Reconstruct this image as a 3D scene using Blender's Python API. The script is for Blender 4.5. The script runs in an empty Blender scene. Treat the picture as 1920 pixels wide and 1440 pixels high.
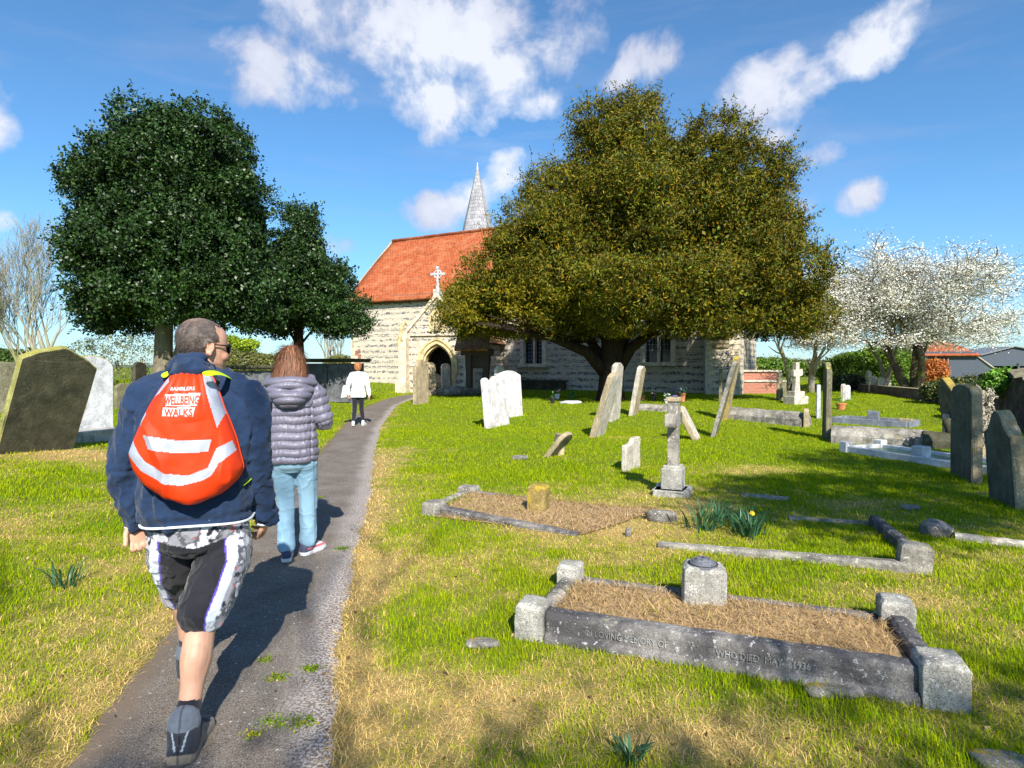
import bpy, math, random
import numpy as np
from mathutils import Vector, Matrix
R = math.radians
scene = bpy.context.scene
col = scene.collection
random.seed(7)
RNG = np.random.default_rng(11)

# ------------------------------------------------------------------ camera
FPX = 1150.0; CAMZ = 1.5; PITCH = math.atan(32 / FPX)
cd = bpy.data.cameras.new('camera'); cam = bpy.data.objects.new('camera', cd); col.objects.link(cam)
cd.sensor_fit = 'HORIZONTAL'; cd.sensor_width = 36.0; cd.lens = 36.0 * FPX / 1920.0
cd.clip_start = 0.05; cd.clip_end = 9000
cam.location = (0, 0, CAMZ); cam.rotation_euler = (math.pi / 2 - PITCH, 0, 0)
scene.camera = cam
CP, SP = math.cos(PITCH), math.sin(PITCH)

def ray(px, py):
    r = (px - 960) / FPX; u = (720 - py) / FPX
    return np.array([r, CP + u * SP, -SP + u * CP])
def atd(px, py, d):
    """the point a photo direction reaches at the distance y = d in front of the viewer"""
    v = ray(px, py); v = v * (d / v[1])
    return Vector((v[0], v[1], v[2] + CAMZ))

# ------------------------------------------------------------------ noise
def _h(ix, iy, iz, seed):
    n = (ix.astype(np.int64) * 374761393 + iy.astype(np.int64) * 668265263 + iz.astype(np.int64) * 2147483647 + seed * 1274126177) & 0xffffffff
    n = ((n ^ (n >> 13)) * 1274126177) & 0xffffffff
    n = ((n ^ (n >> 16)) * 2246822519) & 0xffffffff
    return ((n >> 8) & 0xffff) / 65535.0
def vnoise(p, seed=0):
    p = np.asarray(p, float)
    i = np.floor(p); f = p - i; f = f * f * (3 - 2 * f)
    x, y, z = i[:, 0], i[:, 1], i[:, 2]
    r = 0
    for dx in (0, 1):
        wx = f[:, 0] if dx else 1 - f[:, 0]
        for dy in (0, 1):
            wy = f[:, 1] if dy else 1 - f[:, 1]
            for dz in (0, 1):
                wz = f[:, 2] if dz else 1 - f[:, 2]
                r = r + _h(x + dx, y + dy, z + dz, seed) * wx * wy * wz
    return r
def fbm(p, scale=1.0, octs=3, seed=0):
    p = np.asarray(p, float) * scale
    a, t, s = 1.0, 0.0, 0.0
    for k in range(octs):
        s = s + a * vnoise(p, seed + k * 17); t += a; a *= .5; p = p * 2.03 + 11.3
    return s / t
def n2(x, y, scale, octs=3, seed=0):
    x = np.atleast_1d(np.asarray(x, float)); y = np.atleast_1d(np.asarray(y, float))
    x, y = np.broadcast_arrays(x, y)
    sh = x.shape
    return fbm(np.stack([x.ravel(), y.ravel(), np.zeros(x.size)], 1), scale, octs, seed).reshape(sh)
def ss(a, b, x):
    t = np.clip((x - a) / (b - a), 0, 1); return t * t * (3 - 2 * t)

# ------------------------------------------------------------------ terrain
PY = np.array([-30, -6, -1, 1, 2.29, 3.44, 4.77, 7.43, 11.0, 15.4, 20.2, 23.0, 25.0, 27.2])
PX = np.array([1.5, -.1, -.6, -.9, -1.18, -1.455, -1.72, -2.2, -2.95, -3.76, -4.3, -4.22, -3.95, -3.5])
def path_x(y): return np.interp(y, PY, PX)
PHW = .46
def path_off(x, y):
    e = .04 * (n2(x, y, 1.7, 2, 5) - .5) + .05 * (n2(x, y, 7, 2, 6) - .5)
    o = np.abs(x - path_x(y)) + e
    return np.where(y > 27.0, 9.0, o)
def Hg(x, y):
    x = np.asarray(x, float); y = np.asarray(y, float)
    h = .33 * ss(13, 26, y) + .15 * ss(26, 36, y)
    l = path_x(y) - PHW - x
    h = h + .27 * ss(.3, 4.5, l) * ss(1.0, 4.0, y) * (1 - .6 * ss(14, 26, y))
    h = h + .05 * ss(1.0, 6.0, x - path_x(y)) * (n2(x, y, .35, 2, 3) - .5) * 2 * (1 - ss(20, 30, y))
    return h
def H(x, y):
    off = path_off(np.atleast_1d(x), np.atleast_1d(y))
    lip = ss(PHW - .01, PHW + .07, off)
    h = Hg(x, y) + .022 * lip + .02 * lip * (n2(x, y, 2.2, 2, 9) - .5)
    return h
def Hs(x, y): return float(np.ravel(H(np.array([x]), np.array([y])))[0])
def gpos(px, py):
    v = ray(px, py)
    lo, hi = .5, 400.0
    f = lambda t: CAMZ + v[2] * t - Hs(v[0] * t, v[1] * t)
    t = .8
    while t < 300 and f(t) > 0: t *= 1.03
    lo, hi = t / 1.03, t
    for _ in range(30):
        m = (lo + hi) / 2
        if f(m) > 0: lo = m
        else: hi = m
    return Vector((v[0] * hi, v[1] * hi, Hs(v[0] * hi, v[1] * hi)))

# ------------------------------------------------------------------ objects
def mk(name, verts, faces, mats, parent=None, smooth=False, mi=None, cols=None, loc=None):
    me = bpy.data.meshes.new(name)
    if isinstance(verts, np.ndarray) and isinstance(faces, list) and len(faces) and isinstance(faces[0], tuple) is False and isinstance(faces[0], np.ndarray):
        # list of (n,k) arrays of faces
        nv = len(verts); me.vertices.add(nv); me.vertices.foreach_set('co', verts.astype(np.float32).ravel())
        loops = np.concatenate([f.ravel() for f in faces]).astype(np.int32)
        tot = np.concatenate([np.full(len(f), f.shape[1]) for f in faces]).astype(np.int32)
        st = np.concatenate([[0], np.cumsum(tot)[:-1]]).astype(np.int32)
        me.loops.add(len(loops)); me.loops.foreach_set('vertex_index', loops)
        me.polygons.add(len(tot)); me.polygons.foreach_set('loop_start', st); me.polygons.foreach_set('loop_total', tot)
        me.update(calc_edges=True)
    else:
        me.from_pydata([tuple(v) for v in verts], [], [tuple(f) for f in faces]); me.update()
    if not isinstance(mats, (list, tuple)): mats = [mats]
    for m in mats: me.materials.append(m)
    if mi is not None: me.polygons.foreach_set('material_index', np.asarray(mi, dtype=np.int32))
    if smooth: me.polygons.foreach_set('use_smooth', np.ones(len(me.polygons), dtype=bool))
    if cols is not None:
        at = me.color_attributes.new('col', 'FLOAT_COLOR', 'POINT')
        c = np.ones((len(me.vertices), 4), np.float32); c[:, :3] = cols
        at.data.foreach_set('color', c.ravel())
    o = bpy.data.objects.new(name, me); col.objects.link(o)
    if parent is not None: o.parent = parent
    if loc is not None: o.location = loc
    return o
def tag(o, label=None, cat=None, group=None, kind=None):
    if label: o['label'] = label
    if cat: o['category'] = cat
    if group: o['group'] = group
    if kind: o['kind'] = kind
    return o
def thing(name, loc, label, cat, rz=0, group=None):
    o = bpy.data.objects.new(name, None); col.objects.link(o); o.empty_display_size = .1
    o.location = loc; o.rotation_euler = (0, 0, rz)
    return tag(o, label, cat, group)

class MB:
    """collects pieces of ONE mesh"""
    def __init__(s): s.v = []; s.f = []; s.m = []
    def add(s, v, f, m=0):
        b = len(s.v); s.v += [tuple(x) for x in v]; s.f += [tuple(i + b for i in q) for q in f]; s.m += [m] * len(f)
    def box(s, c, d, rz=0, m=0, M=None):
        x, y, z = d[0] / 2, d[1] / 2, d[2] / 2
        b = min(x, y, z, .012) * .5 if False else 0
        vs = [Vector((i * x, j * y, k * z)) for i in (-1, 1) for j in (-1, 1) for k in (-1, 1)]
        T = Matrix.Rotation(rz, 3, 'Z')
        if M is not None: T = M
        vs = [T @ v + Vector(c) for v in vs]
        s.add(vs, [(0, 1, 3, 2), (4, 6, 7, 5), (0, 4, 5, 1), (2, 3, 7, 6), (0, 2, 6, 4), (1, 5, 7, 3)], m)
    def prism(s, pts, y0, y1, m=0, T=None):
        """outline pts in (x, z), counter-clockwise seen from -y, extruded from y0 to y1"""
        n = len(pts)
        v = [(p[0], y0, p[1]) for p in pts] + [(p[0], y1, p[1]) for p in pts]
        if T is not None: v = [T @ Vector(q) for q in v]
        f = [tuple(range(n)), tuple(range(2 * n - 1, n - 1, -1))] + [((i + 1) % n, i, i + n, (i + 1) % n + n) for i in range(n)]
        s.add(v, f, m)
    def tube(s, pts, rad, n=6, m=0, cap=True):
        pts = [Vector(p) for p in pts]
        rr = rad if isinstance(rad, (list, tuple)) else [rad] * len(pts)
        up = None; rings = []
        for i, p in enumerate(pts):
            t = (pts[min(i + 1, len(pts) - 1)] - pts[max(i - 1, 0)])
            if t.length < 1e-9: t = Vector((0, 0, 1))
            t.normalize()
            if up is None:
                up = Vector((1, 0, 0)) if abs(t.x) < .8 else Vector((0, 1, 0))
            a = (up - t * up.dot(t)).normalized(); b = t.cross(a); up = a
            rings.append([p + (a * math.cos(2 * math.pi * k / n) + b * math.sin(2 * math.pi * k / n)) * rr[i] for k in range(n)])
        v = [q for r in rings for q in r]; f = []
        for i in range(len(pts) - 1):
            for k in range(n):
                f.append((i * n + k, i * n + (k + 1) % n, (i + 1) * n + (k + 1) % n, (i + 1) * n + k))
        if cap: f += [tuple(range(n - 1, -1, -1)), tuple(range((len(pts) - 1) * n, len(pts) * n))]
        s.add(v, f, m)
    def build(s, name, mats, parent=None, smooth=False, loc=None, bevel=0):
        o = mk(name, s.v, s.f, mats, parent, smooth, s.m if s.m else None, loc=loc)
        if bevel:
            b = o.modifiers.new('bevel', 'BEVEL'); b.width = bevel; b.segments = 2; b.limit_method = 'ANGLE'; b.angle_limit = R(40)
        return o

# ------------------------------------------------------------------ materials
def nt(name):
    m = bpy.data.materials.new(name); m.use_nodes = True; t = m.node_tree
    return m, t, t.nodes['Principled BSDF'], t.nodes, t.links
def pset(b, **k):
    for a, v in k.items():
        n = {'rough': 'Roughness', 'metal': 'Metallic', 'spec': 'Specular IOR Level', 'coat': 'Coat Weight', 'sheen': 'Sheen Weight', 'base': 'Base Color', 'sss': 'Subsurface Weight', 'trans': 'Transmission Weight'}[a]
        b.inputs[n].default_value = (*v, 1) if a == 'base' else v
def noise(t, scale, detail=4, rough=.55, coord='Object', vec=None, dist=0):
    n = t.nodes.new('ShaderNodeTexNoise'); n.inputs['Scale'].default_value = scale; n.inputs['Detail'].default_value = detail
    n.inputs['Roughness'].default_value = rough; n.inputs['Distortion'].default_value = dist
    if vec is None:
        c = t.nodes.new('ShaderNodeTexCoord'); vec = c.outputs[coord]
    t.links.new(vec, n.inputs['Vector']); return n.outputs['Fac']
def ramp(t, fac, stops):
    r = t.nodes.new('ShaderNodeValToRGB'); e = r.color_ramp.elements
    while len(e) < len(stops): e.new(.5)
    for i, (p, c) in enumerate(stops):
        e[i].position = p; e[i].color = (c, c, c, 1) if isinstance(c, (int, float)) else (*c, 1)
    t.links.new(fac, r.inputs['Fac']); return r.outputs['Color']
def mixc(t, fac, a, b, mode='MIX'):
    n = t.nodes.new('ShaderNodeMix'); n.data_type = 'RGBA'; n.blend_type = mode
    if isinstance(fac, (int, float)): n.inputs[0].default_value = fac
    else: t.links.new(fac, n.inputs[0])
    for i, q in ((6, a), (7, b)):
        if isinstance(q, tuple): n.inputs[i].default_value = (*q, 1)
        else: t.links.new(q, n.inputs[i])
    return n.outputs[2]
def scaled(t, sc, coord='Object', loc=(0, 0, 0), rot=(0, 0, 0)):
    c = t.nodes.new('ShaderNodeTexCoord'); m = t.nodes.new('ShaderNodeMapping'); m.inputs['Scale'].default_value = sc
    m.inputs['Location'].default_value = loc; m.inputs['Rotation'].default_value = rot
    t.links.new(c.outputs[coord], m.inputs['Vector']); return m.outputs['Vector']
def bump(t, b, h, strength=.4, dist=.01):
    n = t.nodes.new('ShaderNodeBump'); n.inputs['Strength'].default_value = strength; n.inputs['Distance'].default_value = dist
    t.links.new(h, n.inputs['Height']); t.links.new(n.outputs['Normal'], b.inputs['Normal']); return n
def plain(name, c, rough=.6, var=.25, sc=8, **k):
    m, t, b, N, L = nt(name); pset(b, rough=rough, **k)
    f = noise(t, sc); c0 = tuple(x * (1 - var) for x in c); c1 = tuple(min(1, x * (1 + var)) for x in c)
    L.new(ramp(t, f, [(.3, c0), (.7, c1)]), b.inputs['Base Color']); return m
def stone(name, base, dark=(.05, .05, .045), streak=(.4, .6), lichen=(.42, .27, .03), lich=.68, darkth=.56, grain=1.0, white=None, top=0.0):
    """weathered stone: mottled, streaked by rain, spotted with lichen"""
    m, t, b, N, L = nt(name); pset(b, rough=.9, spec=.25)
    c = ramp(t, noise(t, 5, 6, .65), [(.3, tuple(x * .55 for x in base)), (.5, base), (.68, tuple(min(.95, x * 1.35) for x in base))])
    st = ramp(t, noise(t, 1, 5, .6, vec=scaled(t, (14, 14, 1.6))), [(streak[0], 0), (streak[1], 1)])
    big = ramp(t, noise(t, 3.1, 5, .7, dist=.4), [(darkth - .1, 0), (darkth + .08, 1)])
    mm = N.new('ShaderNodeMath'); mm.operation = 'MULTIPLY'; L.new(st, mm.inputs[0]); mm.inputs[1].default_value = .55
    c = mixc(t, mm.outputs[0], c, tuple(x * .5 + y * .5 for x, y in zip(dark, base)))
    m2 = N.new('ShaderNodeMath'); m2.operation = 'MULTIPLY'; L.new(big, m2.inputs[0]); m2.inputs[1].default_value = .8
    c = mixc(t, m2.outputs[0], c, dark)
    sp = ramp(t, noise(t, 60, 3, .7), [(.36, 1), (.44, 0)])
    m3 = N.new('ShaderNodeMath'); m3.operation = 'MULTIPLY'; L.new(sp, m3.inputs[0]); m3.inputs[1].default_value = .5 * grain
    c = mixc(t, m3.outputs[0], c, tuple(x * .35 for x in base))
    sp2 = ramp(t, noise(t, 38, 2, .6, vec=scaled(t, (1, 1, 1), loc=(5, 2, 1))), [(.63, 0), (.68, 1)])
    m4 = N.new('ShaderNodeMath'); m4.operation = 'MULTIPLY'; L.new(sp2, m4.inputs[0]); m4.inputs[1].default_value = .7
    c = mixc(t, m4.outputs[0], c, white or tuple(min(.8, x * 1.7 + .08) for x in base))
    g = N.new('ShaderNodeNewGeometry'); sx = N.new('ShaderNodeSeparateXYZ'); L.new(g.outputs['Normal'], sx.inputs[0])
    lf = noise(t, 7, 4, .7, vec=scaled(t, (1, 1, 1), loc=(3, 9, 4)))
    ad = N.new('ShaderNodeMath'); ad.operation = 'MULTIPLY_ADD'; L.new(sx.outputs[2], ad.inputs[0]); ad.inputs[1].default_value = .12 + top; L.new(lf, ad.inputs[2])
    c = mixc(t, ramp(t, ad.outputs[0], [(lich, 0), (lich + .07, 1)]), c, lichen)
    L.new(c, b.inputs['Base Color'])
    fs = ramp(t, noise(t, 170, 2, .7, vec=scaled(t, (1, 1, 1), loc=(1, 7, 3))), [(.35, tuple([.55] * 3)), (.5, tuple([1.0] * 3)), (.65, tuple([1.35] * 3))])
    c2 = mixc(t, min(1, .75 * grain), c, fs, 'MULTIPLY'); L.new(c2, b.inputs['Base Color'])
    h = noise(t, 26, 8, .75); bump(t, b, h, .8, .022)
    return m
def attr_mat(name, rough=.7, spec=.3, trans=0.0, sheen=0):
    m, t, b, N, L = nt(name); pset(b, rough=rough, spec=spec)
    a = N.new('ShaderNodeAttribute'); a.attribute_name = 'col'; L.new(a.outputs['Color'], b.inputs['Base Color'])
    if trans:
        tr = N.new('ShaderNodeBsdfTranslucent'); L.new(a.outputs['Color'], tr.inputs['Color'])
        mx = N.new('ShaderNodeMixShader'); mx.inputs[0].default_value = trans
        L.new(b.outputs[0], mx.inputs[1]); L.new(tr.outputs[0], mx.inputs[2]); L.new(mx.outputs[0], N['Material Output'].inputs['Surface'])
    return m

# ------------------------------------------------------------------ light and sky
SUN = Vector((.215, -.977, 0)).normalized(); ELEV = R(38)
S3 = Vector((SUN.x * math.cos(ELEV), SUN.y * math.cos(ELEV), math.sin(ELEV)))
ld = bpy.data.lights.new('sun', 'SUN'); ld.energy = 4.6; ld.angle = R(.5); ld.color = (1, .95, .86)
sun = bpy.data.objects.new('sun', ld); col.objects.link(sun); sun.rotation_euler = S3.to_track_quat('Z', 'Y').to_euler()
sun.location = (10, -20, 30)
w = bpy.data.worlds.new('World'); scene.world = w; w.use_nodes = True
t = w.node_tree; N = t.nodes; L = t.links; bg = N['Background']; wo = N['World Output']
sky = N.new('ShaderNodeTexSky'); sky.sky_type = 'NISHITA'; sky.sun_disc = False
sky.sun_elevation = ELEV; sky.sun_rotation = math.atan2(SUN.x, SUN.y)
sky.air_density = 1.0; sky.dust_density = .3; sky.ozone_density = 2.5; sky.altitude = 0
hsv = N.new('ShaderNodeHueSaturation'); hsv.inputs['Saturation'].default_value = 1.2; hsv.inputs['Value'].default_value = 1.0
L.new(sky.outputs[0], hsv.inputs['Color']); bg.inputs['Strength'].default_value = .098
def math_(op, a, b=None, c=None):
    n = N.new('ShaderNodeMath'); n.operation = op
    for i, q in enumerate((a, b, c)):
        if q is None: continue
        if isinstance(q, (int, float)): n.inputs[i].default_value = q
        else: L.new(q, n.inputs[i])
    return n.outputs[0]
tc = N.new('ShaderNodeTexCoord'); sx = N.new('ShaderNodeSeparateXYZ'); L.new(tc.outputs['Generated'], sx.inputs[0])
az = math_('ARCTAN2', sx.outputs[0], sx.outputs[1]); el = math_('ARCSINE', sx.outputs[2])
L.new(mixc(t, 1.0, hsv.outputs[0], ramp(t, el, [(0.0, (.50, .72, 1.0)), (.22, (.74, .92, 1.0)), (.5, (.95, 1, 1.0))]), 'MULTIPLY'), bg.inputs['Color'])
# cumulus: (px, py, rx, ry, tilt deg)
CL = [(505, 135, 95, 65, 0), (590, 150, 95, 60, 10), (640, 45, 140, 70, 10), (770, 30, 160, 70, 0), (850, 90, 150, 100, -20),
      (830, 190, 95, 70, 0), (825, 250, 48, 45, 0), (960, 140, 130, 80, -40), (1060, 60, 130, 70, -40), (1000, 190, 70, 40, 0), (1220, 110, 60, 48, 0), (1170, 135, 50, 25, -30),
      (1440, 190, 105, 70, -10), (1380, 235, 60, 40, 0), (1440, 260, 60, 30, 0), (1520, 160, 60, 40, -30), (1610, 90, 70, 50, -30), (1680, 45, 75, 60, -20),
      (1605, 375, 52, 34, -10), (1500, 385, 40, 30, 0), (810, 390, 75, 38, 0), (880, 370, 80, 45, -30), (940, 320, 52, 40, -40), (640, 458, 40, 30, 0),
      (8, 415, 35, 30, 0), (-40, 250, 60, 60, 0), (1505, 300, 80, 30, -10),
      (2300, 150, 200, 90, 0), (2500, 300, 120, 70, 0), (-300, 120, 200, 90, 0), (-500, 300, 150, 50, 0)]
warp1 = noise(t, 5, 6, .6, coord='Generated'); 
acc = None; low = None
def pxdir(px, py):
    v = ray(px, py); v = v / np.linalg.norm(v); return math.atan2(v[0], v[1]), math.asin(v[2]), v
for (px, py, rx, ry, ti) in CL:
    a0, e0, v = pxdir(px, py)
    k = 1 / math.hypot(1, (px - 960) / FPX)
    ra = rx / FPX * k * .98; re = ry / FPX * k * .95
    dx = math_('SUBTRACT', az, a0); dy = math_('SUBTRACT', el, e0)
    c, s = math.cos(R(-ti)), math.sin(R(-ti))
    u = math_('MULTIPLY_ADD', dx, c / ra, math_('MULTIPLY', dy, s / ra))
    v_ = math_('MULTIPLY_ADD', dx, -s / re, math_('MULTIPLY', dy, c / re))
    q = math_('SUBTRACT', 1, math_('ADD', math_('MULTIPLY', u, u), math_('MULTIPLY', v_, v_)))
    acc = q if acc is None else math_('SMOOTH_MAX', acc, q, .35)
nz = math_('SUBTRACT', noise(t, 9, 9, .60, coord='Generated', dist=.2), .5)
den = math_('MULTIPLY_ADD', nz, 5.4, acc)
mask = ramp(t, den, [(-.0, 0), (.45, .38), (1.3, .93)])
# thin high veils
vv = scaled(t, (1.2, 1.2, 7), coord='Generated', rot=(0, R(18), 0))
veil = math_('MULTIPLY', ramp(t, noise(t, 2.2, 6, .6, vec=vv, dist=.6), [(.48, 0), (.8, 1)]), .30)
hz = math_('MULTIPLY', ramp(t, el, [(0.0, 1), (.25, 0)]), .10)
tot = math_('MAXIMUM', mask, math_('MAXIMUM', veil, hz))
shade = math_('MULTIPLY_ADD', noise(t, 3.4, 4, .5, vec=scaled(t, (1, 1, 1), coord='Generated', loc=(0, 0, .13))), 1.0, math_('MULTIPLY', den, .12))
ccol = ramp(t, shade, [(.42, (.44, .48, .66)), (.70, (.84, .87, .95))])
bg2 = N.new('ShaderNodeBackground'); L.new(ccol, bg2.inputs['Color']); bg2.inputs['Strength'].default_value = .60
mx = N.new('ShaderNodeMixShader'); L.new(tot, mx.inputs[0]); L.new(bg.outputs[0], mx.inputs[1]); L.new(bg2.outputs[0], mx.inputs[2])
L.new(mx.outputs[0], wo.inputs['Surface'])
scene.view_settings.view_transform = 'Standard'; scene.view_settings.look = 'None'; scene.view_settings.gamma = 1; scene.view_settings.exposure = .9
scene.cycles.use_denoising = True
scene.cycles.max_bounces = 6; scene.cycles.diffuse_bounces = 3; scene.cycles.glossy_bounces = 2; scene.cycles.transparent_max_bounces = 8
scene.cycles.caustics_reflective = False; scene.cycles.caustics_refractive = False
# ------------------------------------------------------------------ grave places (ground points)
def g2(px, py):
    p = gpos(px, py); return np.array([p.x, p.y])
CHU = np.array([.885, -.466]); CHN = np.array([.466, .885])      # the church axis; every grave lies along it
K1 = [g2(1000, 1203), g2(1780, 1338), g2(1690, 1190), g2(1072, 1108)]   # corner posts: near left, near right, far right, far left
K1I = [K1[0] + [.05, .15], K1[1] + [-.12, .17], K1[2] + [-.05, .02], K1[3] + [.05, .02]]
K2 = [g2(808, 970), g2(1090, 1005), g2(1240, 955), g2(880, 925)]
K3 = [g2(1195, 1020), g2(1728, 1076), g2(1650, 985), g2(1300, 960)]
def inpoly(x, y, P, grow=0):
    P = np.array(P); c = P.mean(0); P = c + (P - c) * (1 + grow)
    ins = np.ones(np.shape(x), bool)
    n = len(P)
    sgn = 1 if sum(P[i][0] * P[(i + 1) % n][1] - P[(i + 1) % n][0] * P[i][1] for i in range(n)) > 0 else -1
    for i in range(n):
        a, b = P[i], P[(i + 1) % n]
        ins &= sgn * ((b[0] - a[0]) * (y - a[1]) - (b[1] - a[1]) * (x - a[0])) > 0
    return ins
BARE = []   # (x, y, rx, ry, amount): worn straw or dry places
for (px, py, rx, ry, am) in [(730, 860, .35, 2.2, .6), (660, 1150, .25, 1.2, .35), (660, 1400, .4, .5, .4), (900, 1330, .6, .3, .35), (1180, 960, 1.2, 1.1, .7), (1420, 880, 1.3, .5, .6), (1590, 945, .6, .3, .6),
                             (80, 850, 1.6, .7, .9), (180, 850, 1.0, .5, .8), (1130, 1000, .9, .4, .7), (930, 1060, .8, .3, .5), (880, 1120, .5, .3, .35),
                             (1060, 1330, .5, .3, .45), (700, 960, .3, 1.0, .45), (1150, 820, 1.1, .45, .7), (1500, 790, 1.6, .4, .5), (1260, 770, 2.0, .5, .45), (820, 800, .8, 1.2, .3),
                             (290, 1040, .7, .5, .4), (180, 1180, .5, .4, .45), (60, 1300, .5, .3, .4), (120, 980, 1.0, .8, .4), (1850, 800, 1.5, .6, .7), (1600, 1120, .8, .25, .4), (1850, 1150, .5, .5, .35),
                             (1300, 1380, .4, .2, .4), (1500, 1400, .5, .25, .3), (1200, 1250, .4, .2, .4), (650, 1010, .2, .8, .4), (640, 1300, .25, .5, .4)]:
    p = g2(px, py); BARE.append((p[0], p[1], rx, ry, am))
def green(x, y):
    g = .97 + 1.1 * (n2(x, y, 1.1, 3, 21) - .5) + .9 * (n2(x, y, 3.6, 3, 22) - .5) + .5 * (n2(x, y, 11, 2, 23) - .5)
    for (bx, by, rx, ry, am) in BARE:
        g = g - am * np.exp(-((x - bx) / rx) ** 2 - ((y - by) / ry) ** 2)
    off = np.abs(x - path_x(y))
    g = g - .55 * (1 - ss(.02, .4, off - PHW)) - .20 * (1 - ss(.3, 1.3, off - PHW)) * (x > path_x(y))
    g = g + .42 * ss(6, 13, y) + .15 * ss(2.5, 5, x) * ss(5, 9, y)
    for K, am in ((K1I, 1.2), (K2, .9)):
        g = np.where(inpoly(x, y, K), g - am, g)
    g = np.where(inpoly(x, y, K3), g + .25, g)
    return np.clip(g, 0, 1)

# ground sheet
def axis(near, far, step, k=1.07):
    a = [0.0]
    s = step
    while a[-1] < far:
        a.append(a[-1] + s)
        if a[-1] > near: s *= k
    return np.array(a)
xa = axis(9, 3500, .09); xs = np.concatenate([-xa[::-1][:-1], xa])
ya = axis(16, 5000, .09, 1.06); yb = axis(4, 60, .3, 1.2); ys = np.concatenate([-yb[::-1][:-1], ya])
X, Y = np.meshgrid(xs, ys); Z = H(X, Y)
nx, ny = len(xs), len(ys)
idx = np.arange(nx * ny).reshape(ny, nx)
F = np.stack([idx[:-1, :-1].ravel(), idx[:-1, 1:].ravel(), idx[1:, 1:].ravel(), idx[1:, :-1].ravel()], 1)
V = np.stack([X.ravel(), Y.ravel(), Z.ravel()], 1)
g = green(X, Y).ravel(); fine = n2(X, Y, 30, 2, 31).ravel()
offp = path_off(X, Y).ravel()
GREEN = np.array([.11, .17, .006]); STRAW = np.array([.50, .37, .15]); BROWN = np.array([.17, .10, .045]); SOIL = np.array([.10, .07, .04])
def gcol(g, k):
    return (STRAW * .75) * (1 - g)[:, None] + GREEN * 1.0 * g[:, None]
C = gcol(g, 0) * (.6 + .8 * fine)[:, None]
C = C * (1 - .5 * np.exp(-((offp - PHW) / .05) ** 2))[:, None] 
in1 = inpoly(X.ravel(), Y.ravel(), K1I) | inpoly(X.ravel(), Y.ravel(), K2)
C[in1] = BROWN * (.7 + .6 * fine[in1])[:, None]
GM, t_, b_, N_, L_ = nt('ground_turf'); pset(b_, rough=.95, spec=.1)
a_ = N_.new('ShaderNodeAttribute'); a_.attribute_name = 'col'
f1 = noise(t_, 55, 5, .7); f2 = noise(t_, 9, 4, .6)
c_ = mixc(t_, ramp(t_, f1, [(.35, 0.0), (.65, 1.0)]), a_.outputs['Color'], (.3, .26, .06)); 
c_ = mixc(t_, .35, a_.outputs['Color'], c_)
L_.new(c_, b_.inputs['Base Color']); bump(t_, b_, f1, .8, .02)
tag(mk('ground', V, [F], GM, smooth=True, cols=C), kind='structure')

# path: one ribbon, with its own camber
pm, t_, b_, N_, L_ = nt('old_tarmac'); pset(b_, rough=.93, spec=.2)
c_ = ramp(t_, noise(t_, 2.3, 5, .65), [(.3, (.13, .102, .078)), (.55, (.19, .16, .132)), (.75, (.25, .22, .188))])
c_ = mixc(t_, ramp(t_, noise(t_, 160, 2, .5), [(.58, 0), (.66, .75)]), c_, (.42, .40, .38))
c_ = mixc(t_, ramp(t_, noise(t_, 190, 2, .5, vec=scaled(t_, (1, 1, 1), loc=(9, 1, 0))), [(.40, .8), (.47, 0)]), c_, (.03, .025, .022))
vo = N_.new('ShaderNodeTexVoronoi'); vo.inputs['Scale'].default_value = 34; tcx = N_.new('ShaderNodeTexCoord'); L_.new(tcx.outputs['Object'], vo.inputs['Vector'])
vc = N_.new('ShaderNodeSeparateColor'); L_.new(vo.outputs['Color'], vc.inputs[0])
big = ramp(t_, vo.outputs['Distance'], [(.16, 1), (.24, 0)]); pick = ramp(t_, vc.outputs[0], [(.86, 0), (.87, 1)])
mm = N_.new('ShaderNodeMath'); mm.operation = 'MULTIPLY'; L_.new(big, mm.inputs[0]); L_.new(pick, mm.inputs[1])
c_ = mixc(t_, mm.outputs[0], c_, (.45, .42, .39))
c_ = mixc(t_, ramp(t_, noise(t_, 3.0, 6, .75, dist=1), [(.56, 0), (.72, .75)]), c_, (.16, .115, .07))
at_ = N_.new('ShaderNodeAttribute'); at_.attribute_name = 'col'; sc_ = N_.new('ShaderNodeSeparateColor'); L_.new(at_.outputs['Color'], sc_.inputs[0])
c_ = mixc(t_, sc_.outputs[0], c_, (.16, .12, .085)); gm = N_.new('ShaderNodeMath'); gm.operation = 'MULTIPLY'; L_.new(sc_.outputs[1], gm.inputs[0]); L_.new(ramp(t_, noise(t_, 75, 3, .7), [(.46, 0), (.56, 1)]), gm.inputs[1]); c_ = mixc(t_, gm.outputs[0], c_, (.48, .43, .40))
L_.new(c_, b_.inputs['Base Color']); bump(t_, b_, noise(t_, 120, 4, .7), .7, .006)
yy = np.concatenate([np.arange(-29, 1, .1), np.arange(1, 9, .02), np.arange(9, 27.6, .05)]); uu = np.linspace(-1, 1, 61)
U, YY = np.meshgrid(uu, yy); XX = path_x(YY) + U * (PHW + .16) 
ZZ = Hg(XX, YY) + .008 + .006 * (1 - U ** 2) + .006 * (n2(XX, YY, 4, 2, 77) - .5)
au = np.abs(U) * (PHW + .16) / PHW
edge = np.clip(ss(.72, 1.02, au + .3 * (n2(XX, YY, 6, 3, 40) - .5)), 0, 1)
grit = np.clip(ss(.45, .95, U * (PHW + .16) / PHW + .35 * (n2(XX, YY, 5, 3, 41) - .5)) , 0, 1) * (YY > 0)
cc = np.stack([(edge * .8).ravel(), grit.ravel(), np.zeros(U.size)], 1)
ZZ = ZZ - .03 * ss(PHW + .03, PHW + .14, np.abs(U) * (PHW + .16))
ip = np.arange(U.size).reshape(U.shape)
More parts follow.
